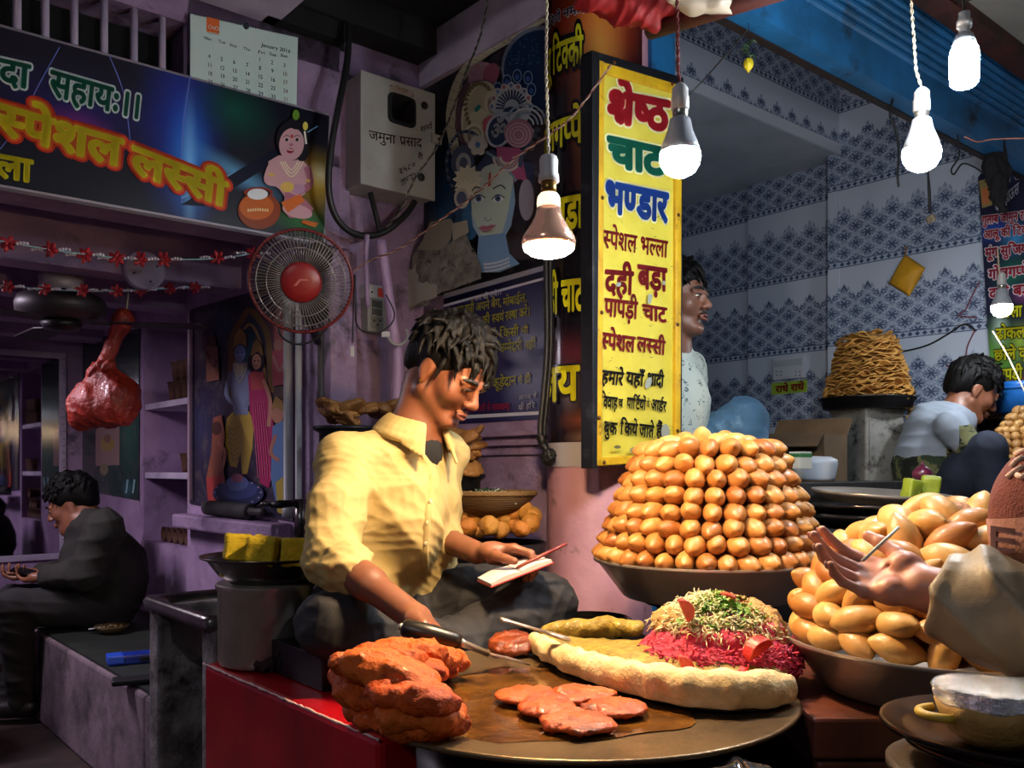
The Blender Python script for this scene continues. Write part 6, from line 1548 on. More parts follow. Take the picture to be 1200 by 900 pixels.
# --- steel plates between the heaps
PD = at(1030, 580, 2.42)
cr = slab('packing_crate', [(1.02, 1.45, 2.05, 2.55, 0, .945)], m_dark, .006, 'thing', 'dark crate behind the heaps under the steel plates', 'crate')
tray('steel_plate', Vector((PD.x, PD.y, .975)), .20, .028, .16, 'lowest wide steel plate between the two heaps', m_steel_d, .016)
tray('steel_plate', Vector((PD.x - .01, PD.y, 1.002)), .185, .022, .15, 'middle steel plate between the two heaps', m_steel_d, .016)
o = tray('steel_plate', Vector((PD.x, PD.y - .01, 1.035)), .178, .024, .14, 'top tilted steel plate with lime pieces, between the heaps', m_steel, .014)
o.rotation_euler = (.05, .04, 0)
m_lime = mat('green_lime', '#8f9a22', .5, col2='#717e18', vs=20)
for px, py, d, s_, rz, lb in ((1068, 574, 2.34, .028, .5, 'cut green lime block at the left on the steel plate'), (1090, 571, 2.36, .030, -.4, 'cut green lime block at the right on the steel plate'), (1080, 567, 2.42, .028, .2, 'cut green lime block at the back under the red onion')):
    S = SDF((-.05, -.05, -.05), (.05, .05, .05), .003); S.rbox((0, 0, 0), (s_ * .8, s_ * .6, s_), .006, Euler((.1, .15, 0)), 0).rough(.001, 150, px)
    S.mb().build('lime_piece', m_lime, mtx=Matrix.Translation(at(px, py, d)) @ Matrix.Rotation(rz, 4, 'Z'), smooth=True, label=lb, cat='lime', group='lime pieces on the steel plate')
S = SDF((-.04, -.04, -.04), (.04, .04, .05), .0025); S.ell((0, 0, 0), (.026, .026, .022), None, .005).cap((0, 0, .018), (0, 0, .034), .006, .003, .01)
S.mb().build('red_onion', mat('onion_skin', '#5a1c34', .3, col2='#3c1024', vs=14, stretch=(4, 4, .5)), mtx=Matrix.Translation(at(1081, 556, 2.41)), smooth=True, label='dark red onion sitting on the lime pieces', cat='onion')
# --- tubs, boxes behind
tb_ = TH('white_tub', 'white plastic tub behind the tall puri heap', 'tub', at(955, 563, 2.95))
MB().lathe([(0, 0), (.06, 0), (.064, .01), (.072, .055), (.07, .068), (.05, .078), (0, .08)], 32).build('tub_body', mat('blue_white_plastic', '#b9c2cf', .4), tb_, smooth=True)
slab('tub_ledge', [(1.40, 1.615, 2.05, 3.0, 0, 1.06)], m_dark)
q = at(938, 548, 2.80); bk = TH('small_carton', 'small green and white carton beside the white tub', 'carton', q, .6)
MB().box(-.03, .03, -.02, .02, -.004, .05).build('carton_body', mat('carton_white', '#b6b8b0', .6), bk, bevel=.002)
MB().box(-.0305, .0305, -.0205, .0205, .032, .044).build('green_band', mat('carton_green', '#2f6a3a', .5), bk)
q = at(934, 530, 3.45); q.z = .931
cb_ = TH('cardboard_box', 'open brown cardboard box against the tiled wall', 'box', q, math.radians(-40))
m_card = mat('brown_cardboard', '#6a543c', .85, col2='#57432e', vs=8)
b = MB(); b.box(-.15, .15, -.12, -.115, 0, .30).box(-.15, .15, .115, .12, 0, .30).box(-.15, -.145, -.12, .12, 0, .30).box(.145, .15, -.12, .12, 0, .30).box(-.15, .15, -.12, .12, 0, .005)
b.build('carton_body', m_card, cb_)
for k, (p0, p1, q0, q1) in enumerate((((-.15, -.12, .30), (.15, -.12, .30), (.16, -.21, .25), (-.16, -.21, .25)), ((-.15, .12, .30), (.15, .12, .30), (.15, .17, .37), (-.15, .17, .37)))):
    MB().add([p0, p1, q0, q1], [(0, 1, 2, 3)]).build('flap', m_card, cb_, solid=.004)
# --- papdi tower on its tin
PT = at(1016, 467, 3.72); pz = .931
tin = TH('oil_tin', 'old dented square tin carrying the crisp tower', 'tin', (PT.x, PT.y, pz), math.radians(22))
S = SDF((-.13, -.13, 0), (.13, .13, .42), .006); hz = PT.z - .05 - pz
m_tin = mat('old_tin', '#b5b2aa', .4, .45, col2='#8f8c85', vs=8, bump=.3, bs=12, dirt='#3a3430', ds=10, dlo=.52, dhi=.66)
MB().box(-.10, .10, -.10, .10, .06, hz).build('tin_body', m_tin, tin, bevel=.008)
MB().box(-.085, .085, -.1035, -.10, .09, hz - .03).build('embossed_panel', m_tin, tin, bevel=.003)
for z_ in (.058, hz - .001): MB().box(-.104, .104, -.104, .104, z_ - .006, z_ + .005).build('seam', m_tin, tin, bevel=.002)
MB().box(-.14, .14, -.13, .13, .0, .05).build('base_board', mat('grey_board', '#6f6c68', .8), tin, bevel=.004)
tray('black_pan', Vector((PT.x, PT.y, PT.z - .004)), .192, .042, .175, 'black pan holding the tower of crisp discs', mat('black_pan_iron', '#1c1a1b', .4, .5), .010)
m_pap = mat('papdi_crisp', '#c89a4c', .65, col2='#a87430', vs=24, bump=.5, bs=60, rand=('#8a5a24', .6))
def pap_src(seed):
    r_ = random.Random(seed); b = MB(); n, mr = 18, 4; ph = [r_.uniform(0, 6.28) for _ in range(4)]
    def z(r, a_): return .006 * (r ** 2) * math.sin(2 * a_ + ph[0]) + .003 * r * math.sin(3 * a_ + ph[1]) + .002 * math.cos(5 * r + ph[2])
    b.v.append((0, 0, z(0, 0)))
    for j in range(1, mr + 1):
        for i in range(n):
            a_ = 2 * math.pi * i / n; r = j / mr; R = .034 * r * (1 + .05 * math.sin(3 * a_ + ph[3])); b.v.append((R * math.cos(a_), R * math.sin(a_), z(r, a_)))
    for i in range(n): b.f.append((0, 1 + i, 1 + (i + 1) % n))
    for j in range(mr - 1):
        for i in range(n): b.f.append((1 + j * n + i, 1 + (j + 1) * n + i, 1 + (j + 1) * n + (i + 1) % n, 1 + j * n + (i + 1) % n))
    b.m = [0] * len(b.f); return b
pap = [pap_src(k) for k in range(4)]; pap_o = []; r_ = random.Random(31); NL = 19
for k in range(NL):
    z = PT.z + .006 + .0133 * k; R = .158 - .066 * (k / (NL - 1)) ** 1.1; n = int(2 * math.pi * R / .036); off = r_.random()
    for i in range(n):
        t_ = 2 * math.pi * (i + off) / n; da = (t_ + math.pi / 2 + math.pi) % (2 * math.pi) - math.pi
        if abs(da) > 1.75: continue
        m = Matrix.Translation((PT.x + (R - r_.uniform(0, .012)) * math.cos(t_), PT.y + (R - r_.uniform(0, .012)) * math.sin(t_), z + r_.uniform(-.004, .004))) @ Matrix.Rotation(t_, 4, 'Z') @ Matrix.Rotation(r_.gauss(.12, .16), 4, 'Y') @ Matrix.Rotation(r_.gauss(0, .18), 4, 'X')
        if len(pap_o) < 4: o = pap[len(pap_o)].build('papdi', m_pap, mtx=m, smooth=True, solid=.0022); pap_o.append(o)
        else: o = dup(pap_o[r_.randrange(4)], mtx=m)
        tag(o, 'flat fried crisp in the %s part of the tower on the old tin' % ('lower' if k < 6 else 'middle' if k < 13 else 'upper'), 'crisp', 'flat crisps of the tower')
for i in range(12):
    a_ = r_.uniform(0, 6.28); R = .075 * math.sqrt(r_.random())
    o = dup(pap_o[i % 4], mtx=Matrix.Translation((PT.x + R * math.cos(a_), PT.y + R * math.sin(a_), PT.z + .0133 * NL + .004 + .0012 * i)) @ Matrix.Rotation(a_, 4, 'Z') @ Matrix.Rotation(r_.gauss(0, .15), 4, 'Y'))
    tag(o, 'flat fried crisp lying on the very top of the tower', 'crisp', 'flat crisps of the tower')
MB().lathe([(0, 0), (.135, 0), (.12, .12), (.075, .255), (0, .256)], 28).build('crisps_inside', mat('inner_crisp', '#8a6228', .8, col2='#5f4018', vs=40, bump=.8, bs=60), mtx=Matrix.Translation((PT.x, PT.y, PT.z + .004)), smooth=True, kind='stuff', label='crisps packed inside the tower', cat='crisps')
# --- back heap and blue tub at the far right
HC = at(1212, 538, 3.48); HC.z = 1.13
srcC = [(puri_src(50 + k, .021, .018, .017, m_puri3, h=.003), m_puri3) for k in range(3)]
rowsC = [(.205 - .021 * k, HC.z + .012 + .027 * k) for k in range(8)]
ring_heap('puri', srcC, HC, rowsC, lambda k: 'tiny brown puri in the %s layer of the far heap beyond the boy' % ORD[k], 'tiny puris of the far heap', 112, 17, True, .3, .037)
MB().lathe([(0, 0), (.18, 0), (.02, .21), (0, .21)], 24).build('puris_inside', mat('inner_puri', '#b8793a', .6), mtx=Matrix.Translation(HC), smooth=True, kind='stuff', label='puris packed inside the far heap', cat='puris')
tray('steel_tray', HC + Vector((0, 0, .004)), .235, .035, .2, 'steel tray under the far heap beyond the boy', m_steel_d)
cc_ = slab('packing_crate', [(.15, 1.12, 3.45, 4.05, 0, HC.z - .033)], m_dark, .006, 'thing', 'dark low counter carrying the far puri heap', 'crate')
q = at(1200, 478, 3.62); tb2 = TH('blue_tub', 'bright blue plastic tub below the menu banner', 'tub', q)
MB().lathe([(0, -.02), (.11, -.02), (.125, .05), (.135, .085), (.135, .10), (.125, .10), (.11, .03), (0, .0)], 36).build('tub_body', mat('blue_plastic', '#1d63b0', .35), tb2, smooth=True)
MB().lathe([(.136, .07), (.139, .075), (.136, .08)], 36).build('rib', mat('blue_plastic', '#1d63b0', .35), tb2, smooth=True)
slab('tub_stand', [(.5, 1.0, 3.3, 3.98, HC.z - .03, q.z - .021)], m_dark) if False else None
# pale snack pieces behind the boy
r_ = random.Random(77); sn = None
for cx_, cy_, d, n_, lb in ((1076, 490, 3.75, 7, 'pale fried snack piece in the small pile left of the boy'), (1160, 478, 3.72, 9, 'pale fried snack piece in the pile behind the boy face')):
    for i in range(n_):
        q = at(cx_ + r_.uniform(-9, 9), cy_ + r_.uniform(-11, 14), d + r_.uniform(-.05, .05)); m = Matrix.Translation(q) @ Euler((r_.uniform(-.5, .5), r_.uniform(-.5, .5), r_.uniform(0, 6))).to_matrix().to_4x4()
        if sn is None: S = lump(90, .03, .022, .018, .004, 5); sn = S.mb().build('snack', mat('pale_snack', '#b8945a', .7, col2='#94703a', vs=30, bump=.6, bs=60, rand=('#8a6a34', .5)), mtx=m, smooth=True); o = sn
        else: o = dup(sn, mtx=m)
        tag(o, lb, 'snack', 'pale snacks behind the boy')
for cx_, cy_, d, lb in ((1077, 505, 3.75, 'dark dish under the small snack pile left of the boy'), (1160, 494, 3.72, 'dark dish under the snack pile behind the boy face')):
    q = at(cx_, cy_, d); tray('dish', q, .075, .02, .05, lb, m_iron); MB().lathe([(.05, -(q.z - .931)), (.05, -.021)], 20).build('dish_stand', m_iron, mtx=Matrix.Translation(q), smooth=True, label='dark stand ' + lb[10:], cat='stand')
# --- things on the tiled wall
pl = Plane('A', 4.066).origin(1063, 322)
yp = TH('yellow_packet', 'yellow cloth packet pinned to the blue tiles', 'packet', mtx=pl.matrix())
Q = [pl.loc(*p) for p in ((1061, 298), (1085, 314), (1066, 348), (1041, 332))]
cx = sum(p[0] for p in Q) / 4; cy = sum(p[1] for p in Q) / 4; b = MB(); n = 12
for j in range(n + 1):
    for i in range(n + 1):
        s_, t_ = i / n, j / n
        x = (Q[0][0] * (1 - s_) + Q[1][0] * s_) * (1 - t_) + (Q[3][0] * (1 - s_) + Q[2][0] * s_) * t_; y = (Q[0][1] * (1 - s_) + Q[1][1] * s_) * (1 - t_) + (Q[3][1] * (1 - s_) + Q[2][1] * s_) * t_
        h_ = (16 * s_ * (1 - s_) * t_ * (1 - t_)) ** .5; pin = 1 - .10 * (abs(s_ - .5) * 2) ** 2 * (1 - abs(t_ - .5)) * 0
        b.v.append((x, y, .003 + .028 * h_ + .003 * math.sin(9 * s_ + 5 * t_)))
for j in range(n):
    for i in range(n): b.f.append((j * (n + 1) + i, (j + 1) * (n + 1) + i, (j + 1) * (n + 1) + i + 1, j * (n + 1) + i + 1)); b.m.append(0)
b.build('pouch', mat('yellow_cloth', '#e0a51c', .6, col2='#c98d12', vs=12, bump=.4, bs=40), yp, smooth=True, solid=.003)
x, y = pl.loc(1062, 296); MB().tube([(x, y - .01, .01), (x + .006, y + .02, .01), (x - .004, y + .03, .006)], .004, 6).build('tie', mat('orange_thread', '#8a5a1a', .8), yp, smooth=True)
pl = Plane('A', 4.155).origin(926, 463)
sw = TH('wall_switch', 'white switch and socket plate on the blue tiled wall', 'switch', mtx=pl.matrix())
qx(MB(), 908, 417, 945, 446, 0, .022).build('plate', mat('white_switch_plastic', '#b9bec8', .4), sw, bevel=.004)
qx(MB(), 910, 420, 943, 431, .022, .025).build('upper_panel', mat('white_switch_panel', '#a7adb8', .4), sw, bevel=.002)
qx(MB(), 920, 434, 932, 442, .022, .029).build('rocker', mat('white_switch_plastic', '#b9bec8', .4), sw, bevel=.002)
for px in (913, 918, 935, 940):
    for py in (436, 440): x, y = pl.loc(px, py); MB().lathe([(.0035, .022), (.0035, .0228), (0, .0228)], 8, cx=x, cy=y).build('socket_hole', m_iron, sw)
a = Art(pl, .4)
a.sheet([(904, 449), (946, 445), (946, 459), (904, 463)], mat('sticker_green', '#6f9a2a', .4, col2='#a9b83a', vs=18), .001)
a.text('राधे राधे', (909, 460), (942, 456.5), (909, 453), '#8a1420', .05)
a.build('sticker', label='green sticker with red Hindi words under the tiled wall switch', cat='sticker')
# --- wires, lemon charm, scraps hanging in the stall
def charm(): 
    q = at(877, 75, 2.40); c = TH('lemon_charm', 'lemon and green chilli charm hanging below the blue beam', 'charm', q)
    S = SDF((-.03, -.03, -.04), (.03, .03, .04), .002); S.ell((0, 0, 0), (.0135, .0135, .017), None, .004).cap((0, 0, -.012), (0, 0, -.021), .006, .003, .006)
    S.mb().build('lemon', mat('lemon_skin', '#cdb81e', .4, bump=.2, bs=300), c, smooth=True)
    for k in range(7):
        a_ = k * .9 + .3; z = .02 + .006 * k
        MB().tube([(0, 0, z), (.012 * math.cos(a_), .012 * math.sin(a_), z + .006), (.026 * math.cos(a_), .02 * math.sin(a_), z - .004)], [.003, .0042, .001], 6).build('chilli', mat('dark_chilli', '#1f3a1c', .4), c, smooth=True)
    MB().tube([(0, 0, .0), (0, 0, .11)], .0012, 5).build('string', m_wire, c)
charm()
cable('loose_wire', [at(876, 35, 2.3), at(850, 65, 2.35), at(826, 92, 2.4), at(806, 112, 2.42)], .002, m_cable, 'thin black wire slanting from the beam to the yellow board', 'wire')
cable('hanging_wire', [at(1046, 116, 2.9), at(1043, 135, 2.9), at(1049, 150, 2.9), at(1053, 175, 2.9), at(1052, 205, 2.9), at(1053, 219, 2.9)], .004, m_cable, 'frayed black wire hanging straight before the tiles', 'wire')
hw = TH('hanging_charm', 'dark hanging thread with a pale lump, below the middle LED bulb', 'charm', at(1091, 257, 3.05))
o_ = at(1091, 257, 3.05)
MB().tube([at(1086, 140, 3.05) - o_, at(1087, 195, 3.05) - o_, at(1089, 225, 3.05) - o_, at(1090, 250, 3.05) - o_], [.0015, .003, .006, .005], 6).build('thread', m_cable, hw, smooth=True)
lump(95, .016, .014, .013, .003, 5).mb().build('lump', mat('dry_lump', '#9a8a70', .8, col2='#6a5a44', vs=60, bump=.8, bs=90), hw, smooth=True)
cable('loose_wire', [at(1122, 158, 3.2), at(1124, 182, 3.2), at(1115, 198, 3.2), at(1118, 204, 3.2), at(1128, 192, 3.2), at(1142, 196, 3.2), at(1152, 203, 3.2)], .003, m_cable, 'black wire loop at the lower edge of the blue beam', 'wire')
cable('loose_wire', [at(1130, 160, 2.4), at(1145, 166, 2.4), at(1165, 163, 2.4), at(1205, 162, 2.35)], .002, mat('brown_wire', '#6a3b2c', .6), 'brown wire running along the blue beam to the right', 'wire')
pa = Plane('A', 4.06); P = lambda *q: [pa.hit(x, y) for x, y in q]
cable('wall_wire', P((1144, 388), (1130, 380), (1110, 392), (1088, 404), (1062, 411), (1040, 413)), .004, m_cable, 'black wire running along the tiles above the boy', 'wire')
cable('wall_wire', P((1143, 386), (1134, 405), (1130, 425), (1122, 432), (1108, 428)), .003, mat('dull_red_wire', '#7a3a44', .6), 'dull red wire drooping on the tiles behind the boy', 'wire')
cable('wall_wire', P((1148, 330), (1140, 345), (1132, 362), (1124, 370), (1145, 372)), .003, mat('dull_red_wire', '#7a3a44', .6), 'dull red wire scrap on the tiles left of the menu banner', 'wire')
cable('white_string', [at(1163, 388, 3.4), at(1178, 412, 3.35), at(1192, 440, 3.3), at(1204, 466, 3.25)], .003, m_wire_w, 'thin white string hanging across the menu banner', 'string')
S = SDF((-.07, -.05, -.16), (.09, .05, .12), .005)
S.chain([(.0, 0, .11), (-.015, 0, .04), (.01, 0, -.02), (.015, 0, -.08), (.03, 0, -.12)], [.03, .026, .028, .018, .008], .02).chain([(.0, 0, .10), (.03, 0, .02), (.02, 0, -.05)], [.02, .02, .012], .02)
S.mb(wrinkles(.008, 40, (1, 0, .2), 3)).build('black_rag', mat('black_cloth', '#121013', .9), mtx=Matrix.Translation(at(1166, 207, 3.41)) @ Matrix.Scale(1.05, 4), smooth=True, label='black rag hanging from the beam over the menu banner', cat='rag')
# red awning cloth and pole at the top
c = at(770, 10, 2.25)
S = SDF(c - Vector((.22, .12, .12)), c + Vector((.30, .12, .14)), .006)
S.chain([at(700, -8, 2.25), at(740, 0, 2.25), at(790, -2, 2.22), at(850, -14, 2.2)], [.045, .05, .045, .035], .03).chain([at(722, 8, 2.24), at(730, 22, 2.24)], [.03, .012], .02).chain([at(744, 8, 2.23), at(758, 22, 2.23), at(762, 30, 2.23)], [.034, .024, .012], .02).cap(at(712, 2, 2.25), at(708, 12, 2.25), .02, .01, .02)
S.mb(wrinkles(.012, 26, (1, 0, .3), 5)).build('awning_cloth', mat('red_awning', '#a01a1c', .6, col2='#7d1216', vs=7), world=True, smooth=True, label='bunched red awning cloth above the yellow board', cat='cloth')
S = SDF(at(822, 5, 2.1) - Vector((.14, .08, .1)), at(822, 5, 2.1) + Vector((.16, .08, .1)), .005)
S.chain([at(790, -6, 2.1), at(815, 0, 2.1), at(845, 4, 2.08), at(856, 12, 2.08)], [.02, .03, .022, .01], .02); S.mb(wrinkles(.008, 40, (.2, 0, 1), 6)).build('plastic_wrap', mat('milky_plastic', '#b8aa94', .35, coat=.4), world=True, smooth=True, label='milky plastic wrapped round the top pole beside the red cloth', cat='wrap')
po = TH('awning_pole', 'dark red wooden pole slanting up at the top of the picture', 'pole', at(790, 30, 2.15))
p0, p1 = at(762, 36, 2.3), at(930, -16, 1.95)
MB().tube([p0, p1], .022, 10).build('pole_body', mat('red_brown_pole', '#5a221a', .6, col2='#3a1510', vs=8), po, smooth=True, world=True)
# dark rope in front of the column
rp = TH('black_rope', 'thick black rope with a knotted end hanging beside the blue notice', 'rope', at(643, 545, 2.56))
pth = bez([at(641, 205, 2.56), at(640, 300, 2.56), at(641, 400, 2.56), at(637, 460, 2.56), at(633, 505, 2.56), at(637, 525, 2.56)], 8)
b = MB().tube(pth, .0085, 10); b.tube([p + Vector((.012, .004, 0)) for p in pth[:-5]], .006, 8); b.build('strands', m_cable, rp, smooth=True, world=True)
S = SDF(at(642, 532, 2.56) - Vector((.045, .04, .055)), at(642, 532, 2.56) + Vector((.045, .04, .055)), .003)
S.ell(at(643, 535, 2.56), (.020, .019, .026), None, .008).cap(at(637, 522, 2.56), at(633, 510, 2.56), .012, .015, .008); S.mb(wrinkles(.003, 150, None, 2)).build('knot', m_cable, rp, smooth=True, world=True)
# --- basket of noodles, yellow balls in a pan, dark heap behind the vendor
BK = at(574, 583, 2.62)
bs_ = TH('noodle_basket', 'shallow woven basket of white shreds behind the vendor', 'basket', BK)
t = NT('woven_cane'); v = t.coord('Object'); wv = t.n('ShaderNodeTexWave'); wv.inputs['Scale'].default_value = 60; t.link(v, wv.inputs[0]); wv.bands_direction = 'Z'
t.link(t.mix(wv.outputs['Fac'], '#5a4326', '#8a6a3c'), t.b.inputs['Base Color']); t.b.inputs['Roughness'].default_value = .8; t.bump(wv.outputs['Fac'], .8, .006)
o = MB().lathe([(0, -.055), (.05, -.055), (.10, -.03), (.13, 0), (.138, .012), (.134, .018), (.126, .010), (.095, -.018), (0, -.035)], 48).build('basket_body', t.m, bs_, smooth=True)
b = MB()
for k in range(3): b.tube([(.135 * math.cos(q), .135 * math.sin(q), .014 + .004 * math.sin(q * 14 + k * 2.1)) for q in [2 * math.pi * i / 90 for i in range(91)]], .0045, 6, caps=False)
b.build('rim', mat('cane_rim', '#7a5c34', .8), bs_, smooth=True)
rr = random.Random(41); b = MB()
for i in range(420):
    a_ = rr.uniform(0, 6.28); R = .105 * math.sqrt(rr.random()); p = Vector((R * math.cos(a_), R * math.sin(a_), -.012 + .026 * (1 - (R / .105) ** 2) + rr.uniform(-.004, .006))); d1 = Vector((rr.gauss(0, 1), rr.gauss(0, 1), rr.gauss(0, .3))).normalized() * rr.uniform(.008, .02)
    b.tube([p - d1, p + Vector((0, 0, .003)), p + d1], .0015, 4)
b.lathe([(0, .012), (.06, .003), (.105, -.016), (.105, -.025), (0, -.025)], 24)
b.build('white_shreds', mat('white_shred', '#b9bea8', .6), bs_, smooth=True, kind='stuff')
b = MB()
for i in range(60):
    p = Vector((rr.gauss(.0, .016), rr.gauss(-.01, .014), .018 + rr.uniform(-.004, .008))); q = Euler((rr.uniform(-.8, .8), rr.uniform(-.8, .8), rr.uniform(0, 6))).to_matrix().to_4x4(); s_ = rr.uniform(.005, .010)
    b.add([(-s_, 0, 0), (0, -s_ * .4, .001), (s_, 0, 0), (0, s_ * .4, .001)], [(0, 1, 2, 3)], 0, Matrix.Translation(p) @ q)
b.build('coriander', mat('dark_coriander', '#24401c', .6), bs_, kind='stuff')
PN = at(583, 632, 2.60); PN.z = .89
pan = TH('round_pan', 'black round pan full of yellow balls behind the vendor', 'pan', (PN.x, PN.y, .653))
MB().lathe([(.09, 0), (.12, .05), (.138, .19), (.143, .237), (.139, .237), (.132, .18), (0, .17)], 44).build('pan_body', mat('black_pan_iron', '#1c1a1b', .4, .5), pan, smooth=True)
m_ball = mat('yellow_ball', '#c99a42', .65, col2='#b5832e', vs=26, bump=.4, bs=70, rand=('#c06a24', .75))
bl = None; rr = random.Random(6)
ballp = [(508, 612), (516, 626), (527, 601), (529, 621), (548, 617), (560, 621), (573, 616), (586, 621), (600, 613), (611, 620), (622, 613), (601, 600), (613, 597), (624, 604), (545, 606), (575, 606), (590, 605), (560, 607)]
for i, (px, py) in enumerate(ballp):
    d = 2.51 + .05 * (i % 3) if py > 609 else 2.60
    m = Matrix.Translation(at(px, py, d)) @ Euler((rr.uniform(0, 6), rr.uniform(0, 6), 0)).to_matrix().to_4x4() @ Matrix.Scale(rr.uniform(.9, 1.08), 4)
    if bl is None: S = SDF((-.04, -.04, -.04), (.04, .04, .04), .003); S.ell((0, 0, 0), (.0275, .0275, .0255), None, 0).rough(.0012, 140, 2); bl = S.mb().build('fried_ball', m_ball, mtx=m, smooth=True); o = bl
    else: o = dup(bl, mtx=m)
    tag(o, 'round yellow fried ball on the left side of the black pan' if px < 560 else 'round fried ball on the right side of the black pan, below the basket', 'fried ball', 'fried balls in the black pan')
rr = random.Random(3); sm = None
def samosa_src():
    S = lump(66, .052, .036, .013, .004, 6); S.ell((.01, .004, .012), (.036, .024, .009), None, .008); return S.mb()
m_sam = mat('brown_pastry', '#8a5a28', .6, col2='#6a3f18', vs=20, bump=.5, bs=40, rand=('#b07a3a', .6))
for px, py, d, n_, lb in ((540, 530, 2.72, 20, 'brown folded pastry in the dark pile right of the vendor chest'), (400, 486, 2.75, 14, 'brown folded pastry in the pile behind the vendor shoulder'), (447, 474, 2.8, 4, 'brown folded pastry peeking out left of the vendor neck')):
    for i in range(n_):
        q = at(px + rr.uniform(-15, 15), py + rr.uniform(-22, 22) * (1 if px == 540 else .45), d + rr.uniform(-.06, .06)); m = Matrix.Translation(q) @ Euler((rr.uniform(-.6, .6), rr.uniform(-.6, .6), rr.uniform(0, 6))).to_matrix().to_4x4()
        if sm is None: sm = samosa_src().build('pastry', m_sam, mtx=m, smooth=True); o = sm
        else: o = dup(sm, mtx=m)
        tag(o, lb, 'pastry', 'folded pastries stacked behind the vendor')
for px, py, d, R, lb in ((540, 556, 2.72, .075, 'dark round stand under the pastry pile right of the vendor'), (405, 500, 2.76, .1, 'dark round stand under the pastry pile behind the vendor back')):
    q = at(px, py, d); z0 = .60 if px < 500 else .653
    MB().lathe([(R * .8, 0), (R * .8, q.z - z0 - .02), (R, q.z - z0 - .01), (R, q.z - z0), (0, q.z - z0)], 28).build('round_stand', m_iron, mtx=Matrix.Translation((q.x, q.y, z0)), smooth=True, label=lb, cat='stand')
# ================================================================== PEOPLE
def skin_mat(name, c1, c2):
    t = NT(name); v = t.coord('Object')
    t.link(t.mix(t.ramp(t.noise(v, 9., 4, .6), .35, .7), c1, c2), t.b.inputs['Base Color']); t.b.inputs['Roughness'].default_value = .45
    t.b.inputs['Subsurface Weight'].default_value = .12; t.b.inputs['Subsurface Radius'].default_value = (.012, .004, .002); t.b.inputs['Subsurface Scale'].default_value = .5
    t.bump(t.noise(v, 220., 3, .6), .12, .001); return t.m
m_skin = skin_mat('brown_skin', '#80503a', '#6f412b')
m_hair = mat('black_hair', '#060505', .55, col2='#0b0909', spec=.15, vs=40, bump=.8, bs=160, bd=.004, stretch=(1, 1, .4))
m_lip = mat('lip_skin', '#74423a', .45); m_eye = mat('eye_white', '#c9c2ba', .2); m_iris = mat('dark_iris', '#1a100b', .15); m_brow = mat('brow_hair', '#120d0b', .7)
class Frame:
    """head frame: forward f, the person's right r, up u"""
    def __init__(s, c, yaw, pitch, roll=0., k=1.):
        # yaw: heading angle in the ground plane (0 = +x, 90 = +y); pitch: downwards positive
        y, p = math.radians(yaw), math.radians(pitch)
        h = Vector((math.cos(y), math.sin(y), 0)); s.f = h * math.cos(p) - Vector((0, 0, math.sin(p))); s.u = h * math.sin(p) + Vector((0, 0, math.cos(p))); s.r = s.f.cross(s.u)
        if roll:
            q = Matrix.Rotation(math.radians(roll), 3, s.f); s.r = q @ s.r; s.u = q @ s.u
        s.c, s.k = Vector(c), k
        s.R = Matrix(((s.f.x, s.r.x, s.u.x), (s.f.y, s.r.y, s.u.y), (s.f.z, s.r.z, s.u.z)))
    def __call__(s, f, r, u): return s.c + (s.f * f + s.r * r + s.u * u) * s.k
def sculpt_head(S, H, thin=1.):
    k = H.k; R = H.R
    E = lambda c, r, kk=.015, sub=False: S.ell(H(*c), tuple(x * k for x in r), R, kk * k, sub)
    Cp = lambda a, b, ra, rb=None, kk=.01, sub=False: S.cap(H(*a), H(*b), ra * k, (ra if rb is None else rb) * k, kk * k, sub)
    E((-.016, 0, .032), (.096, .074, .092)); E((.03, 0, -.022), (.062, .060 * thin, .080), .03)
    Cp((.074, -.012, -.098), (.074, .012, -.098), .0175, .0175, .022)
    for s_ in (-1, 1):
        Cp((.0, .056 * s_, -.058), (.066, .016 * s_, -.096), .02, .018, .02); E((.058, .040 * s_, -.028), (.026, .024, .026), .02)
        E((.094, .031 * s_, .004), (.014, .019, .0115), .012, True)
        E((.079, .0315 * s_, .001), (.013, .0155, .0115), .004); Cp((.092, .016 * s_, .016), (.080, .050 * s_, .016), .0075, .006, .012)
        E((.102, .0125 * s_, -.034), (.0095, .0085, .0075), .006)
        E((-.012, .073 * s_, -.006), (.019, .010, .031), .006); E((-.006, .084 * s_, -.004), (.010, .005, .017), .005, True); E((-.006, .074 * s_, -.034), (.010, .007, .010), .006)
    Cp((.090, 0, .010), (.108, 0, -.020), .0075, .0095, .012); E((.112, 0, -.029), (.0125, .011, .0105), .008)
    Cp((.094, -.018, -.060), (.094, .018, -.060), .006, .006, .006); E((.0985, 0, -.0585), (.008, .014, .0055), .006); E((.0965, 0, -.071), (.008, .015, .0065), .006)
    Cp((.101, -.020, -.065), (.101, .020, -.065), .0022, .0022, .003, True)
    E((.092, 0, -.083), (.010, .02, .006), .01, True)
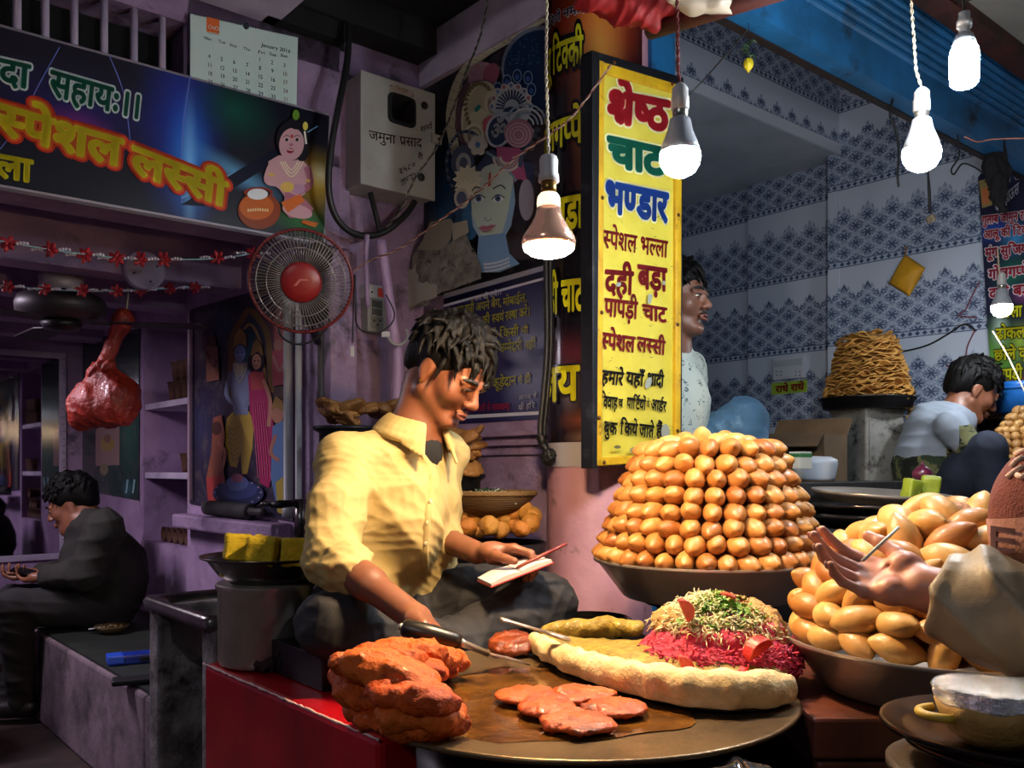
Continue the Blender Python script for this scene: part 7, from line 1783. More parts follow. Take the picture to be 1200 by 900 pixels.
def face_parts(H, parent, blink=.5, mustache=False, far=True):
    k = H.k
    def mk(name, fn, m):
        b = MB(); fn(b); return b.build(name, m, parent, smooth=True, world=True)
    for s_ in (-1, 1):
        def eye(b):
            mm = Matrix.Translation(H(.0825, .0315 * s_, .0005)) @ H.R.to_4x4(); b.ball((0, 0, 0), (.0115 * k, .0132 * k, .0078 * k * (1 - .45 * blink)), 0, 16, 10, mm)
        e = mk('eye', eye, m_eye)
        b = MB(); mm = Matrix.Translation(H(.0895, .031 * s_, -.0005 - .001 * blink)) @ H.R.to_4x4(); b.ball((0, 0, 0), (.0052 * k, .0062 * k, .006 * k * (1 - .4 * blink)), 0, 14, 8, mm); b.build('iris', m_iris, e, smooth=True, world=True)
        lid = MB().tube([H(.0905, .016 * s_, .001), H(.0965, .025 * s_, .0075 - .004 * blink), H(.095, .036 * s_, .0075 - .004 * blink), H(.086, .048 * s_, .001)], [.0008 * k, .0016 * k, .0016 * k, .001 * k], 6); lid.build('eyelash', m_brow, parent, smooth=True, world=True)
        mk('eyebrow', lambda b: b.tube(bez([H(.098, .012 * s_, .0205), H(.0985, .026 * s_, .0255), H(.0895, .042 * s_, .0255), H(.079, .054 * s_, .019)], 4), [.0022 * k] * 2 + [.0034 * k] * 8 + [.0025 * k] * 2 + [.0012 * k], 7, flat=1.3), m_brow)
    mk('lips', lambda b: (b.tube(bez([H(.0945, -.022, -.0640), H(.1045, -.008, -.0590), H(.1055, 0, -.0600), H(.1045, .008, -.0590), H(.0945, .022, -.0640)], 4), [.0012 * k] + [.0036 * k] * 15 + [.0012 * k], 8), b.tube(bez([H(.0945, -.021, -.0655), H(.1030, -.008, -.0715), H(.1030, .008, -.0715), H(.0945, .021, -.0655)], 4), [.0012 * k] + [.0042 * k] * 11 + [.0012 * k], 8)), m_lip)
    if mustache:
        def mu(b):
            r_ = random.Random(5)
            for i in range(70):
                x = r_.uniform(-.024, .024); p = H(.1035 - abs(x) * .28, x, -.049 - abs(x) * .18 + r_.uniform(-.003, .003)); q = p + (H.r * math.copysign(.004, x) - H.u * .005 + H.f * .002) * k
                b.tube([p, q], [.0007 * k, .0004 * k], 4)
        mk('moustache', mu, m_brow)
def hair_on(H, parent, seed, n=170, fringe=1., vol=1., back=-.06, length=.045, h=.004, m=None, side=.0):
    """cap of hair plus locks that follow the skull, as one child mesh"""
    k = H.k; r_ = random.Random(seed)
    lo = H.c - Vector((.19, .19, .19)) * k; hi = H.c + Vector((.19, .19, .21)) * k; S = SDF(lo, hi, h)
    S.ell(H(-.022, 0, .040), (.104 * k * vol, .083 * k * vol, .094 * k * vol), H.R, .01); S.ell(H(-.075, 0, -.005), (.040 * k, .066 * k, .065 * k), H.R, .02)
    S.ell(H(.088, 0, -.030), (.075 * k, .090 * k, .082 * k), H.R, .012, True)
    for s_ in (-1, 1): S.ell(H(.010, .095 * s_, -.035), (.034 * k, .04 * k, .050 * k), H.R, .008, True)
    S.plane_cut(H(0, 0, back), tuple(-H.u))
    for i in range(n):
        a_ = r_.uniform(-math.pi, math.pi); e = math.asin(r_.uniform(.12, 1.)); 
        d = Vector((math.cos(e) * math.cos(a_), math.cos(e) * math.sin(a_), math.sin(e)))
        if d.x > .75 and d.z < .25: continue
        p = (d.x * .100 * vol - .020, d.y * .079 * vol, d.z * .090 * vol + .042)
        fl = Vector((.75 * fringe + r_.gauss(0, .45), d.y * .9 + side + r_.gauss(0, .4), -.55 + .6 * d.z + r_.gauss(0, .3))); fl -= d * fl.dot(d) * .8; fl.normalize(); L = length * r_.uniform(.6, 1.25)
        q = (p[0] + fl.x * L * .5 + d.x * .006, p[1] + fl.y * L * .5 + d.y * .006, p[2] + fl.z * L * .5 + d.z * .007); w = (q[0] + fl.x * L * .5 - d.x * .002, q[1] + fl.y * L * .5, q[2] + fl.z * L * .5 - .008)
        S.chain([H(*p), H(*q), H(*w)], [.0075 * k, .0062 * k, .0018 * k], .003)
    return S.mb().build('hair', m or m_hair, parent, smooth=True, world=True)
def hand(S, w, D, N, X, size=1., curl=(.5, .5, .55, .6), first=None, thumb=(.75, .55, .25), kk=.0035, spread=.10, rad=1., thumb_bend=.3):
    """palm and five fingers; w wrist, D towards the knuckles, N out of the palm, X towards the thumb side; curl in radians per joint"""
    D, N, X = Vector(D).normalized(), Vector(N).normalized(), Vector(X).normalized(); z = size
    tips = []
    offs = (.032, .011, -.010, -.029); plen = (.088, .092, .087, .078); seg = ((.042, .026, .020), (.046, .029, .021), (.042, .027, .020), (.033, .020, .018)); rr_ = (.0088, .0090, .0086, .0076)
    for i in range(4):
        kn = w + (D * plen[i] + X * offs[i]) * z; S.cap(w + X * offs[i] * .55 * z + D * .01 * z, kn, .0145 * z, .0115 * z, .012 * z)
    S.ell(w + (D * .035 + X * .026 + N * .008) * z, (.026 * z,) * 3, None, .015 * z); S.ell(w + (D * .04 - X * .022 + N * .006) * z, (.02 * z,) * 3, None, .015 * z)
    for i in range(4):
        p = w + (D * plen[i] + X * offs[i]) * z; d = (D + X * spread * (1.5 - i) * .66).normalized(); c = curl[i] if not isinstance(curl[i], (tuple, list)) else None
        ang = 0.; pts = [p]
        for j in range(3):
            a_ = (curl[i][j] if c is None else c * (1., 1.25, .8)[j]); ang += a_
            dd = d * math.cos(ang) + N * math.sin(ang); pts.append(pts[-1] + dd * seg[i][j] * z)
        S.chain(pts, [rr_[i] * 1.08 * z * rad, rr_[i] * z * rad, rr_[i] * .93 * z * rad, rr_[i] * .78 * z * rad], kk * z); tips.append(pts)
    p = w + (D * .022 + X * .030 + N * .004) * z; t = (X * thumb[0] + D * thumb[1] + N * thumb[2]).normalized(); q = p + t * .040 * z
    t2 = (t + D * thumb_bend + N * .05).normalized(); q2 = q + t2 * .032 * z; t3 = (t2 + D * thumb_bend).normalized(); q3 = q2 + t3 * .024 * z
    S.cap(w + D * .008 * z, p, .016 * z, .0155 * z, .012 * z); S.chain([p, q, q2, q3], [.0150 * z, .0115 * z * rad, .0105 * z * rad, .0085 * z * rad], kk * 1.6 * z); tips.append([p, q, q2, q3]); return tips
# ------------------------------------------------------------------ the vendor in the yellow shirt
HV = Frame((-.143, 2.008, 1.322), -28, 37, 0, .92)
vx_seat = .66
V = TH('person', 'young vendor in a yellow shirt sitting cross legged, writing in a small notebook', 'person', (-.22, 2.1, .656))
shR, elR, wrR = Vector((-.368, 1.95, 1.118)), Vector((-.362, 1.815, .922)), Vector((-.178, 1.665, .822))
shL, elL, wrL = Vector((-.168, 2.20, 1.135)), Vector((-.212, 2.17, .950)), Vector((-.078, 1.985, .915))
neck0 = Vector((-.222, 2.045, 1.175))
S = SDF((-.55, 1.50, .655), (.16, 2.42, 1.46), .0038)
sculpt_head(S, HV)
S.cap(HV(-.035, 0, -.05), neck0, .053, .058, .02).cap(neck0, neck0 + Vector((-.03, .03, -.10)), .06, .09, .03)
pel = Vector((-.29, 2.15, .775))
S.chain([neck0 + Vector((-.03, .03, -.10)), Vector((-.275, 2.10, .95)), pel], [.085, .085, .09], .03)
S.chain([shR, elR, wrR], [.036, .034, .0265], .01).chain([shL, elL, wrL], [.036, .033, .0255], .01)
S.cap(neck0 + Vector((-.02, .02, -.06)), shR, .06, .035, .03).cap(neck0 + Vector((-.02, .02, -.06)), shL, .06, .035, .03)
S.cap(elR, elR.lerp(wrR, .45), .033, .037, .01).cap(elL, elL.lerp(wrL, .45), .032, .035, .01)
S.chain([Vector((-.33, 2.10, .765)), Vector((-.345, 1.82, .78))], [.06, .04], .03).chain([Vector((-.22, 2.2, .765)), Vector((.05, 2.02, .79))], [.06, .04], .03)
# right hand closes on the spatula handle
hA, hB = at(471, 735, 1.575), at(540, 753, 1.575); hax = (hB - hA).normalized()
Dr = (hA.lerp(hB, .62) - wrR).normalized(); 
gp = hA.lerp(hB, .55)
Dr = (gp + Vector((0, .030, -.004)) - wrR); Lr = Dr.length; Dr.normalize(); Nr = (Vector((0, -.8, -.75)) - Dr * Vector((0, -.8, -.75)).dot(Dr)).normalized(); Xr = Dr.cross(Nr); Xr = Xr if Xr.dot(Vector((0, -1, 0))) < 0 else -Xr
hand(S, wrR + Dr * (Lr - .085), Dr, Nr, -Xr if False else Xr, .98, ((.35, 1.0, .7),) * 4, thumb=(.5, .6, .6), spread=.02)
S.cap(wrR, wrR + Dr * (Lr - .08), .0265, .024, .01)
# left hand holds the pen over the notebook
nb0 = Vector((.012, 1.93, .918))
Dl = Vector((.93, -.20, .05)).normalized(); Nl = Vector((.05, -.35, -.93)); Nl = (Nl - Dl * Nl.dot(Dl)).normalized(); Xl = Vector((.15, -.93, .30)); Xl = (Xl - Dl * Xl.dot(Dl) - Nl * Xl.dot(Nl)).normalized()
tl = hand(S, wrL + Dl * .008, Dl, Nl, Xl, .95, ((.35, .95, .55), (.5, 1.05, .6), (.6, 1.1, .6), (.7, 1.1, .6)), thumb=(.55, .75, .45), spread=.05)
body = S.mb().build('body', m_skin, V, smooth=True, world=True)
face_parts(HV, V, .85)
hair_on(HV, V, 4, 300, 1.0, 1.0, -.05, .055, .0032)
MB().ball(HV(-.003, .082, -.040), .0032, 0, 8, 6).build('ear_stud', mat('gold_stud', '#c9a03c', .25, 1.), V, smooth=True, world=True)
# shirt
m_shirt = mat('yellow_cotton', '#b9a36e', .85, col2='#a9935e', vs=16, bump=.25, bs=420, bd=.001, spec=.2)
S = SDF((-.58, 1.62, .70), (.08, 2.46, 1.27), .0048)
TQ = [(neck0 + Vector((-.02, .02, -.06)), .085), (Vector((-.275, 2.085, 1.02)), .120), (Vector((-.295, 2.10, .90)), .126), (Vector((-.298, 2.12, .80)), .132)]
side = Vector((.69, .72, 0))
for s_ in (-.062, .062): S.chain([p + side * s_ * (1.1 if i else .6) for i, (p, r) in enumerate(TQ)], [r * .82 for p, r in TQ], .05)
S.cap(neck0 + Vector((-.02, .02, -.06)), shR + Vector((0, 0, .0)), .066, .056, .05).cap(neck0 + Vector((-.02, .02, -.055)), shL, .070, .058, .05)
S.ell(Vector((-.225, 2.01, .99)), (.075, .085, .11), None, .05); S.ell(Vector((-.33, 2.16, 1.02)), (.10, .10, .13), None, .06)
cufR = elR.lerp(wrR, .20)
S.chain([shR, shR.lerp(elR, .5) + Vector((-.004, -.004, 0)), elR + Vector((-.004, .004, -.004)), cufR], [.057, .055, .055, .049], .03)
ax = (wrR - elR).normalized(); o1 = ax.orthogonal().normalized(); o2 = ax.cross(o1)
for r_, zz, w_ in ((.047, .0, .011), (.048, -.014, .011)):
    P = [cufR + ax * zz + (o1 * math.cos(q) + o2 * math.sin(q)) * r_ for q in [2 * math.pi * i / 16 for i in range(17)]]; S.chain(P, [w_] * 17, .006)
cufL = elL.lerp(wrL, .40)
S.chain([shL, shL.lerp(elL, .5), elL, cufL], [.054, .052, .052, .046], .03)
ax = (wrL - elL).normalized(); o1 = ax.orthogonal().normalized(); o2 = ax.cross(o1)
P = [cufL + (o1 * math.cos(q) + o2 * math.sin(q)) * .043 for q in [2 * math.pi * i / 16 for i in range(17)]]; S.chain(P, [.010] * 17, .006)
S.cap(neck0 + Vector((.0, 0, .03)), neck0 + Vector((.03, -.03, .06)), .066, .062, .015, True)
fw = Vector((.72, -.69, 0)); ck = neck0 + fw * .085 + Vector((0, 0, -.045))
S.cap(ck + Vector((0, 0, .055)), ck + fw * .03 + Vector((.0, 0, -.055)), .024, .004, .008, True)
for i in range(0):   # folds pulled towards the elbow and the waist
    z = .735 + .022 * i; a_ = i * 1.3
    S.cap(Vector((-.30, 2.12, z)) + Vector((.15 * math.cos(-.9 + .1 * i), .15 * math.sin(-.9 + .1 * i), 0)), Vector((-.30, 2.12, z - .03)) + Vector((.145 * math.cos(.1), .145 * math.sin(.1) - .05, .01 * math.sin(a_))), .010, .006, .014)
for i in range(6):
    t_ = .45 + .1 * i; c_ = shR.lerp(elR, t_); S.cap(c_ + Vector((-.052, -.01, .012)), c_ + Vector((.03, -.052, -.01 + .01 * math.sin(i * 2))), .007, .005, .012)
S.plane_cut((0, 0, .722), (0, 0, -1))
def shirt_fn(V_, F_):
    V_ = wrinkles(.0055, 18, (.35, .3, 1), 3, 1.8)(V_, F_); return wrinkles(.0016, 60, None, 9)(V_, F_)
shirt = S.mb(shirt_fn).build('shirt', m_shirt, V, smooth=True, world=True)
# collar, placket, buttons, undershirt
S2 = SDF(neck0 - Vector((.14, .14, .12)), neck0 + Vector((.16, .14, .12)), .0035)
na = (HV(-.035, 0, -.05) - neck0).normalized(); o1 = (fw - na * fw.dot(na)).normalized(); o2 = na.cross(o1)
for i in range(28):
    q = math.radians(28 + 304 * i / 27); q2 = math.radians(28 + 304 * (i + 1) / 27)
    f = lambda q, r, hgt: neck0 + (o1 * math.cos(q) + o2 * math.sin(q)) * r + na * hgt
    if i < 27:
        S2.cap(f(q, .066, .034), f(q2, .066, .034), .006, .006, .004)
        for hh, r in ((.022, .072), (.010, .080), (-.004, .088)): S2.cap(f(q, r, hh), f(q2, r, hh), .0065, .0065, .012)
for q, sg in ((28, -1), (332, 1)):
    q = math.radians(q); a_ = f(q, .070, .03); tip = f(q, .105, -.035) + fw * .012
    for k in range(6):
        t_ = k / 5; S2.cap(a_.lerp(f(q + sg * -.45, .088, -.005), t_), tip.lerp(f(q + sg * -.5, .092, -.012), t_ * .9), .005, .004, .006)
S2.mb().build('collar', m_shirt, shirt, smooth=True, world=True)
MB().ball(neck0 + fw * .022 + Vector((0, 0, -.035)), (.05, .05, .06), 0, 14, 10).build('undershirt', mat('black_vest', '#100e10', .9), V, smooth=True, world=True)
def on_shirt(px, py, lift=.004):   # first hit of the shirt surface seen at this direction
    r = Vector(((px - 600) / FPX, 1, (HOR - py) / FPX)); o_ = Vector((0, 0, CAMZ))
    me = shirt.data; from mathutils.bvhtree import BVHTree
    global _bvh
    if '_bvh' not in globals(): _bvh = BVHTree.FromPolygons([wm(shirt) @ v_.co for v_ in me.vertices], [tuple(p.vertices) for p in me.polygons])
    h_ = _bvh.ray_cast(o_, r.normalized()); return (h_[0] + h_[1] * lift, h_[1]) if h_[0] is not None else (at(px, py, 2.), Vector((0, -1, 0)))
pts = [on_shirt(x, y, .001)[0] for x, y in ((506, 556), (503, 580), (500, 605), (498, 630), (497, 652), (498, 664))]
MB().tube(bez(pts, 4), .009, 8, flat=.35).build('placket', m_shirt, shirt, smooth=True, world=True)
for x, y in ((503, 588), (500, 612), (498, 636)):
    p, n_ = on_shirt(x, y, .0045); MB().lathe([(0, -.001), (.0052, -.001), (.0055, .001), (.004, .002), (0, .0016)], 14, mtx=Matrix.Translation(p) @ n_.to_track_quat('Z', 'Y').to_matrix().to_4x4()).build('button', mat('pale_button', '#cdbb90', .3), shirt, smooth=True, world=True)
# trousers
m_trs = mat('charcoal_denim', '#17161a', .8, col2='#1f1e24', vs=14, bump=.3, bs=260, bd=.002)
S = SDF((-.52, 1.60, .655), (.22, 2.42, .90), .005)
hpR, knR, anR = Vector((-.345, 2.10, .765)), Vector((-.350, 1.79, .79)), Vector((-.06, 1.88, .705))
hpL, knL, anL = Vector((-.215, 2.20, .765)), Vector((.066, 2.00, .795)), Vector((-.20, 1.80, .70))
S.chain([hpR, hpR.lerp(knR, .5), knR], [.105, .090, .072], .04).chain([knR, knR.lerp(anR, .5), anR], [.072, .060, .046], .02)
S.chain([hpL, hpL.lerp(knL, .5), knL], [.105, .092, .076], .04).chain([knL, knL.lerp(anL, .5), anL], [.074, .060, .045], .02)
S.ell(Vector((-.29, 2.16, .755)), (.16, .15, .09), None, .04); S.ell(Vector((-.13, 2.02, .70)), (.16, .16, .06), None, .05)
S.plane_cut((0, 0, .6565), (0, 0, -1))
S.mb(lambda a_, b_: wrinkles(.0018, 60, None, 5)(wrinkles(.006, 20, (.4, .6, .3), 8, 2.)(a_, b_), b_)).build('trousers', m_trs, V, smooth=True, world=True)
# notebook and pen (things he holds)
nbm = Matrix.Translation(at(603, 668, 1.90)) @ Matrix.Rotation(math.radians(20), 4, 'Z') @ Matrix.Rotation(math.radians(-18), 4, 'Y') @ Matrix.Rotation(math.radians(2), 4, 'X')
nb = TH('notebook', 'small red covered notebook open on the vendor knee', 'notebook', mtx=nbm)
MB().box(-.074, .074, -.046, .046, -.006, -.003).build('cover', mat('red_cover', '#8f2a26', .5), nb, bevel=.001)
b = MB(); n = 10
for side_ in (-1, 1):
    for j in range(n + 1):
        t_ = j / n; x = side_ * .071 * t_; z = .004 * math.sin(math.pi * min(1, t_ * 1.1)) + .003
        for y in (-.043, .043): b.v += [(x, y, z), (x, y, -.003)]
    o_ = len(b.v) - 4 * (n + 1)
    for j in range(n):
        a_ = o_ + 4 * j; c_ = a_ + 4; q = [(a_, c_, c_ + 2, a_ + 2), (a_ + 1, a_ + 3, c_ + 3, c_ + 1), (a_, a_ + 1, c_ + 1, c_), (a_ + 2, c_ + 2, c_ + 3, a_ + 3)]; b.f += q; b.m += [0] * 4
    q = o_ + 4 * n; b.f.append((q, q + 1, q + 3, q + 2)); b.m.append(0)
b.build('pages', mat('pale_paper', '#c9b3ad', .8), nb)
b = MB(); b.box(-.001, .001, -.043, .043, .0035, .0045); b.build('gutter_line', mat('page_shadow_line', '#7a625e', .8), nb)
pa_, pb_ = at(633, 652, 1.90), at(664, 637, 1.92)
MB().tube([pa_ - (pb_ - pa_) * .9, pa_ - (pb_ - pa_) * .8, pa_, pb_, pb_ + (pb_ - pa_) * .02], [.001, .0038, .0045, .0035, .001], 8).build('pen', mat('red_brown_pen', '#6a241e', .35), world=True, smooth=True, label='slim red brown pen in the vendor hand, over the notebook', cat='pen')
def simple_person(name, label, base): return TH('person', label, 'person', base)
# ------------------------------------------------------------------ man behind the signboard
HM = Frame(at(793, 350, 2.86), -36, 3, 0, .98)
M_ = TH('person', 'moustached man in a floral white shirt looking out from behind the yellow signboard', 'person', (.55, 2.95, .931))
m_skin_m = skin_mat('dim_brown_skin', '#7c5545', '#6b4636')
c = HM.c; nk = c + Vector((-.03, .03, -.16))
S = SDF(c - Vector((.24, .26, .62)), c + Vector((.34, .24, .17)), .005)
sculpt_head(S, HM, .95); S.cap(HM(-.03, 0, -.05), nk, .052, .06, .02).chain([nk, nk + Vector((0, .02, -.12)), nk + Vector((.0, .03, -.38))], [.08, .10, .11], .05)
shN, shF = nk + Vector((-.11, -.12, -.06)), nk + Vector((.10, .13, -.05)); elN = shN + Vector((.05, -.02, -.24)); wN = elN + Vector((.20, -.01, -.04))
S.chain([shN, elN, wN], [.04, .036, .028], .02).chain([shF, shF + Vector((.02, .0, -.25))], [.04, .035], .02)
hand(S, wN, (1, -.1, -.1), (0, -.3, -.9), (0, -.9, .3), .95)
S.mb().build('body', m_skin_m, M_, smooth=True, world=True)
face_parts(HM, M_, .55, True); hair_on(HM, M_, 12, 150, .8, 1.0, -.045, .045, .0048)
t = NT('floral_cotton'); v = t.coord('Object'); vo = t.n('ShaderNodeTexVoronoi'); vo.inputs['Scale'].default_value = 42; t.link(v, vo.inputs['Vector'])
f1 = t.ramp(t.math('ABSOLUTE', t.math('SUBTRACT', vo.outputs['Distance'], .34)), .10, .05); f2 = t.ramp(vo.outputs['Distance'], .16, .10)
t.link(t.mix(t.math('MAXIMUM', t.math('MULTIPLY', f1, t.ramp(t.noise(v, 60., 3), .45, .6)), f2), '#b9c2b8', '#4a5a5e'), t.b.inputs['Base Color']); t.b.inputs['Roughness'].default_value = .8
S = SDF(c - Vector((.30, .30, .66)), c + Vector((.34, .30, -.05)), .007)
S.chain([nk + Vector((0, .01, -.03)), nk + Vector((0, .02, -.16)), nk + Vector((0, .03, -.40))], [.09, .135, .145], .05).cap(nk + Vector((0, 0, -.04)), shN, .06, .056, .04).cap(nk + Vector((0, 0, -.04)), shF, .06, .056, .04)
S.chain([shN, elN + Vector((0, 0, .03))], [.058, .055], .03).chain([shF, shF + Vector((.02, 0, -.2))], [.055, .05], .03).cap(nk + Vector((.01, -.02, .02)), nk + Vector((.01, -.02, .08)), .066, .07, .01, True)
S.plane_cut((0, 0, .935), (0, 0, -1)); S.mb(wrinkles(.004, 20, (.3, .3, 1), 6, 2)).build('shirt', t.m, M_, smooth=True, world=True)
m_jean = mat('blue_denim', '#3f6688', .8, col2='#31546f', vs=9, bump=.3, bs=240, bd=.002, dirt='#6f93ad', ds=7, dlo=.55, dhi=.7)
kn = at(872, 493, 2.86); hp = Vector((.50, 2.98, 1.05))
S = SDF((.30, 2.5, .93), (1.05, 3.3, 1.40), .007)
S.chain([hp, hp.lerp(kn, .5), kn], [.11, .095, .072], .03).chain([kn, kn + Vector((.02, -.03, -.30))], [.07, .06], .03).chain([hp + Vector((0, .15, 0)), kn + Vector((-.02, .22, -.06)), kn + Vector((.05, .2, -.3))], [.10, .075, .06], .03)
S.plane_cut((0, 0, .9325), (0, 0, -1)); S.mb(wrinkles(.005, 26, (.6, .2, .6), 4, 2)).build('jeans', m_jean, M_, smooth=True, world=True)
# ------------------------------------------------------------------ boy at the far heap
HB_ = Frame(at(1140, 457, 3.50), -4, 30, 0, .94)
B_ = TH('person', 'boy in a white and camouflage T-shirt sitting beyond the near heap, looking down', 'person', (1.62, 3.5, .931))
c = HB_.c; nk = Vector((c.x - .075, c.y + .0, c.z - .115)); pv = at(1086, 572, 3.55)
shN, shF = at(1115, 500, 3.36), at(1112, 498, 3.66); elN = at(1150, 540, 3.30); wN = at(1180, 565, 3.28)
S = SDF((1.30, 3.05, .93), (2.12, 3.85, 1.58), .006)
sculpt_head(S, HB_, .95); S.cap(HB_(-.03, 0, -.05), nk, .046, .05, .02).chain([nk, at(1092, 520, 3.52), pv], [.06, .085, .10], .05)
S.chain([shN, elN, wN], [.034, .031, .024], .02).chain([shF, at(1150, 535, 3.66), at(1178, 560, 3.6)], [.034, .03, .024], .02)
hand(S, wN, (.9, -.1, -.45), (-.3, .2, -.9), (.1, .95, .1), .85)
S.mb().build('body', m_skin, B_, smooth=True, world=True); face_parts(HB_, B_, .8); hair_on(HB_, B_, 21, 150, 1., 1.03, -.055, .05, .0052)
t = NT('camouflage_shirt'); v = t.coord('Object'); sp = t.n('ShaderNodeSeparateXYZ'); t.link(v, sp.inputs[0])
cam_ = t.mix(t.ramp(t.noise(v, 13., 3, .6), .46, .5), '#2c3a26', '#6a6a44'); cam_ = t.mix(t.ramp(t.noise(v, 19., 3, .6), .52, .55), cam_, '#171c14')
edge = t.math('ADD', sp.outputs[2], t.math('MULTIPLY', .03, t.noise(v, 14., 2)))
low = t.math('LESS_THAN', edge, .235); arm = t.math('MULTIPLY', t.math('GREATER_THAN', sp.outputs[0], .025), t.math('LESS_THAN', edge, .345))
t.link(t.mix(t.math('MAXIMUM', low, arm), '#868f9b', cam_), t.b.inputs['Base Color']); t.b.inputs['Roughness'].default_value = .85
S = SDF((1.28, 3.0, .93), (2.0, 3.95, 1.48), .007)
S.chain([nk + Vector((0, 0, -.01)), at(1100, 505, 3.52), at(1090, 540, 3.53), pv], [.062, .115, .125, .12], .05).cap(nk, shN, .05, .05, .05).cap(nk, shF, .05, .05, .05)
S.chain([shN, shN.lerp(elN, .75)], [.054, .055], .03).chain([shF, shF.lerp(at(1150, 535, 3.66), .7)], [.054, .05], .03); S.cap(nk + Vector((.015, 0, .03)), nk + Vector((.03, 0, .07)), .056, .06, .01, True)
S.plane_cut((0, 0, .955), (0, 0, -1)); sh_ = S.mb(wrinkles(.004, 20, (.4, .2, 1), 7, 2)).build('shirt', t.m, B_, smooth=True, world=True)
kn = at(1158, 527, 3.25); hp = pv + Vector((.04, -.08, -.03))
S = SDF((1.25, 2.95, .925), (2.2, 3.9, 1.35), .007)
S.chain([hp, hp.lerp(kn, .5), kn], [.095, .085, .064], .03).chain([kn, kn + Vector((.03, .0, -.26))], [.064, .052], .02).chain([pv + Vector((.04, .1, -.03)), at(1150, 545, 3.64), at(1165, 590, 3.62)], [.095, .07, .055], .03)
S.ell(pv + Vector((0, 0, -.03)), (.13, .14, .08), None, .04); S.plane_cut((0, 0, .9325), (0, 0, -1))
S.mb(wrinkles(.004, 26, (.6, .2, .6), 9, 2)).build('jeans', mat('navy_denim', '#1d2333', .85, col2='#262d40', vs=9), B_, smooth=True, world=True)
# ------------------------------------------------------------------ man on the alcove bench
HS = Frame(at(84, 590, 4.02), 190, 24, 0, 1.)
P_ = TH('person', 'man in a dark jacket sitting on the alcove bench looking down', 'person', (-2.0, 4.0, .395))
c = HS.c; nk = c + Vector((.075, 0, -.11)); pv = at(118, 712, 4.06); pv.z = .50
shN, shF = at(122, 618, 3.86), at(116, 615, 4.18); elN = at(100, 672, 3.80); wN = at(52, 676, 3.86); elF = at(92, 668, 4.2); wF = at(46, 672, 4.02)
S = SDF((-2.75, 3.55, .0), (-1.55, 4.45, 1.16), .0085)
sculpt_head(S, HS); S.cap(HS(-.03, 0, -.05), nk, .055, .06, .02).chain([nk, nk + Vector((.05, 0, -.15)), pv], [.09, .11, .12], .05)
S.chain([shN, elN, wN], [.045, .04, .03], .02).chain([shF, elF, wF], [.045, .04, .03], .02)
hand(S, wN, (-.9, .25, -.15), (.1, -.1, 1), (.1, 1, 0), 1.05, (.5, .5, .5, .5)); hand(S, wF, (-.9, -.25, -.15), (.1, .1, 1), (.1, -1, 0), 1.05)
S.mb().build('body', m_skin, P_, smooth=True, world=True); face_parts(HS, P_, .8); hair_on(HS, P_, 33, 130, .9, 1.05, -.05, .04, .0055)
m_jack = mat('dark_olive_jacket', '#25221c', .85, col2='#1a1815', vs=8, bump=.3, bs=80)
S = SDF((-2.5, 3.5, .38), (-1.45, 4.5, 1.02), .0085)
S.chain([nk + Vector((.01, 0, -.02)), nk + Vector((.06, 0, -.16)), pv + Vector((.02, 0, .10)), pv], [.10, .165, .17, .16], .06).cap(nk, shN, .07, .075, .05).cap(nk, shF, .07, .075, .05)
S.chain([shN, elN, elN.lerp(wN, .9)], [.078, .068, .048], .03).chain([shF, elF, elF.lerp(wF, .9)], [.078, .068, .048], .03); S.cap(nk + Vector((-.03, 0, .03)), nk + Vector((-.06, 0, .07)), .06, .07, .01, True)
S.plane_cut((0, 0, .40), (0, 0, -1)); jk = S.mb(wrinkles(.007, 16, (.5, .2, .7), 3, 2)).build('jacket', m_jack, P_, smooth=True, world=True)
S = SDF(nk - Vector((.15, .15, .1)), nk + Vector((.15, .15, .12)), .006)
na = (HS(-.03, 0, -.05) - nk).normalized(); o1 = na.orthogonal().normalized(); o2 = na.cross(o1)
S.chain([nk + na * .03 + (o1 * math.cos(q) + o2 * math.sin(q)) * .07 for q in [2 * math.pi * i / 16 for i in range(17)]], [.014] * 17, .01); S.chain([nk + na * .0 + (o1 * math.cos(q) + o2 * math.sin(q)) * .082 for q in [2 * math.pi * i / 16 for i in range(17)]], [.014] * 17, .012)
S.mb().build('collar', mat('grey_collar', '#8f8b88', .85), jk, smooth=True, world=True)
kn1, kn2 = at(18, 712, 3.80), at(14, 706, 4.06); ft1, ft2 = at(26, 826, 3.88), at(4, 830, 4.0)
S = SDF((-2.75, 3.45, .0), (-1.6, 4.45, .68), .0085)
S.chain([pv + Vector((0, -.08, 0)), kn1], [.105, .078], .03).chain([kn1, ft1 + Vector((0, 0, .02))], [.075, .055], .02).chain([pv + Vector((0, .08, 0)), kn2], [.105, .078], .03).chain([kn2, ft2 + Vector((0, 0, .02))], [.075, .055], .02); S.ell(pv, (.17, .17, .10), None, .04)
S.mb(wrinkles(.006, 18, (.5, .2, .7), 5, 2)).build('trousers', mat('dark_trousers', '#1d1a1c', .85), P_, smooth=True, world=True)
for ft in (ft1, ft2):
    S = SDF(ft - Vector((.25, .1, .1)), ft + Vector((.12, .1, .1)), .007); S.chain([ft + Vector((.03, 0, -.01)), ft + Vector((-.16, -.02, -.02))], [.045, .035], .02); S.plane_cut((0, 0, .004), (0, 0, -1)); S.mb().build('shoe', mat('dark_shoe', '#121012', .5), P_, smooth=True, world=True)
ph = at(36, 671, 3.9); MB().box(-.075, .075, -.037, .037, -.004, .004).build('phone', mat('black_phone', '#0c0c0e', .2), mtx=Matrix.Translation(ph) @ Euler((.15, .25, .2)).to_matrix().to_4x4(), bevel=.003, label='dark phone in the hands of the man on the bench', cat='phone')
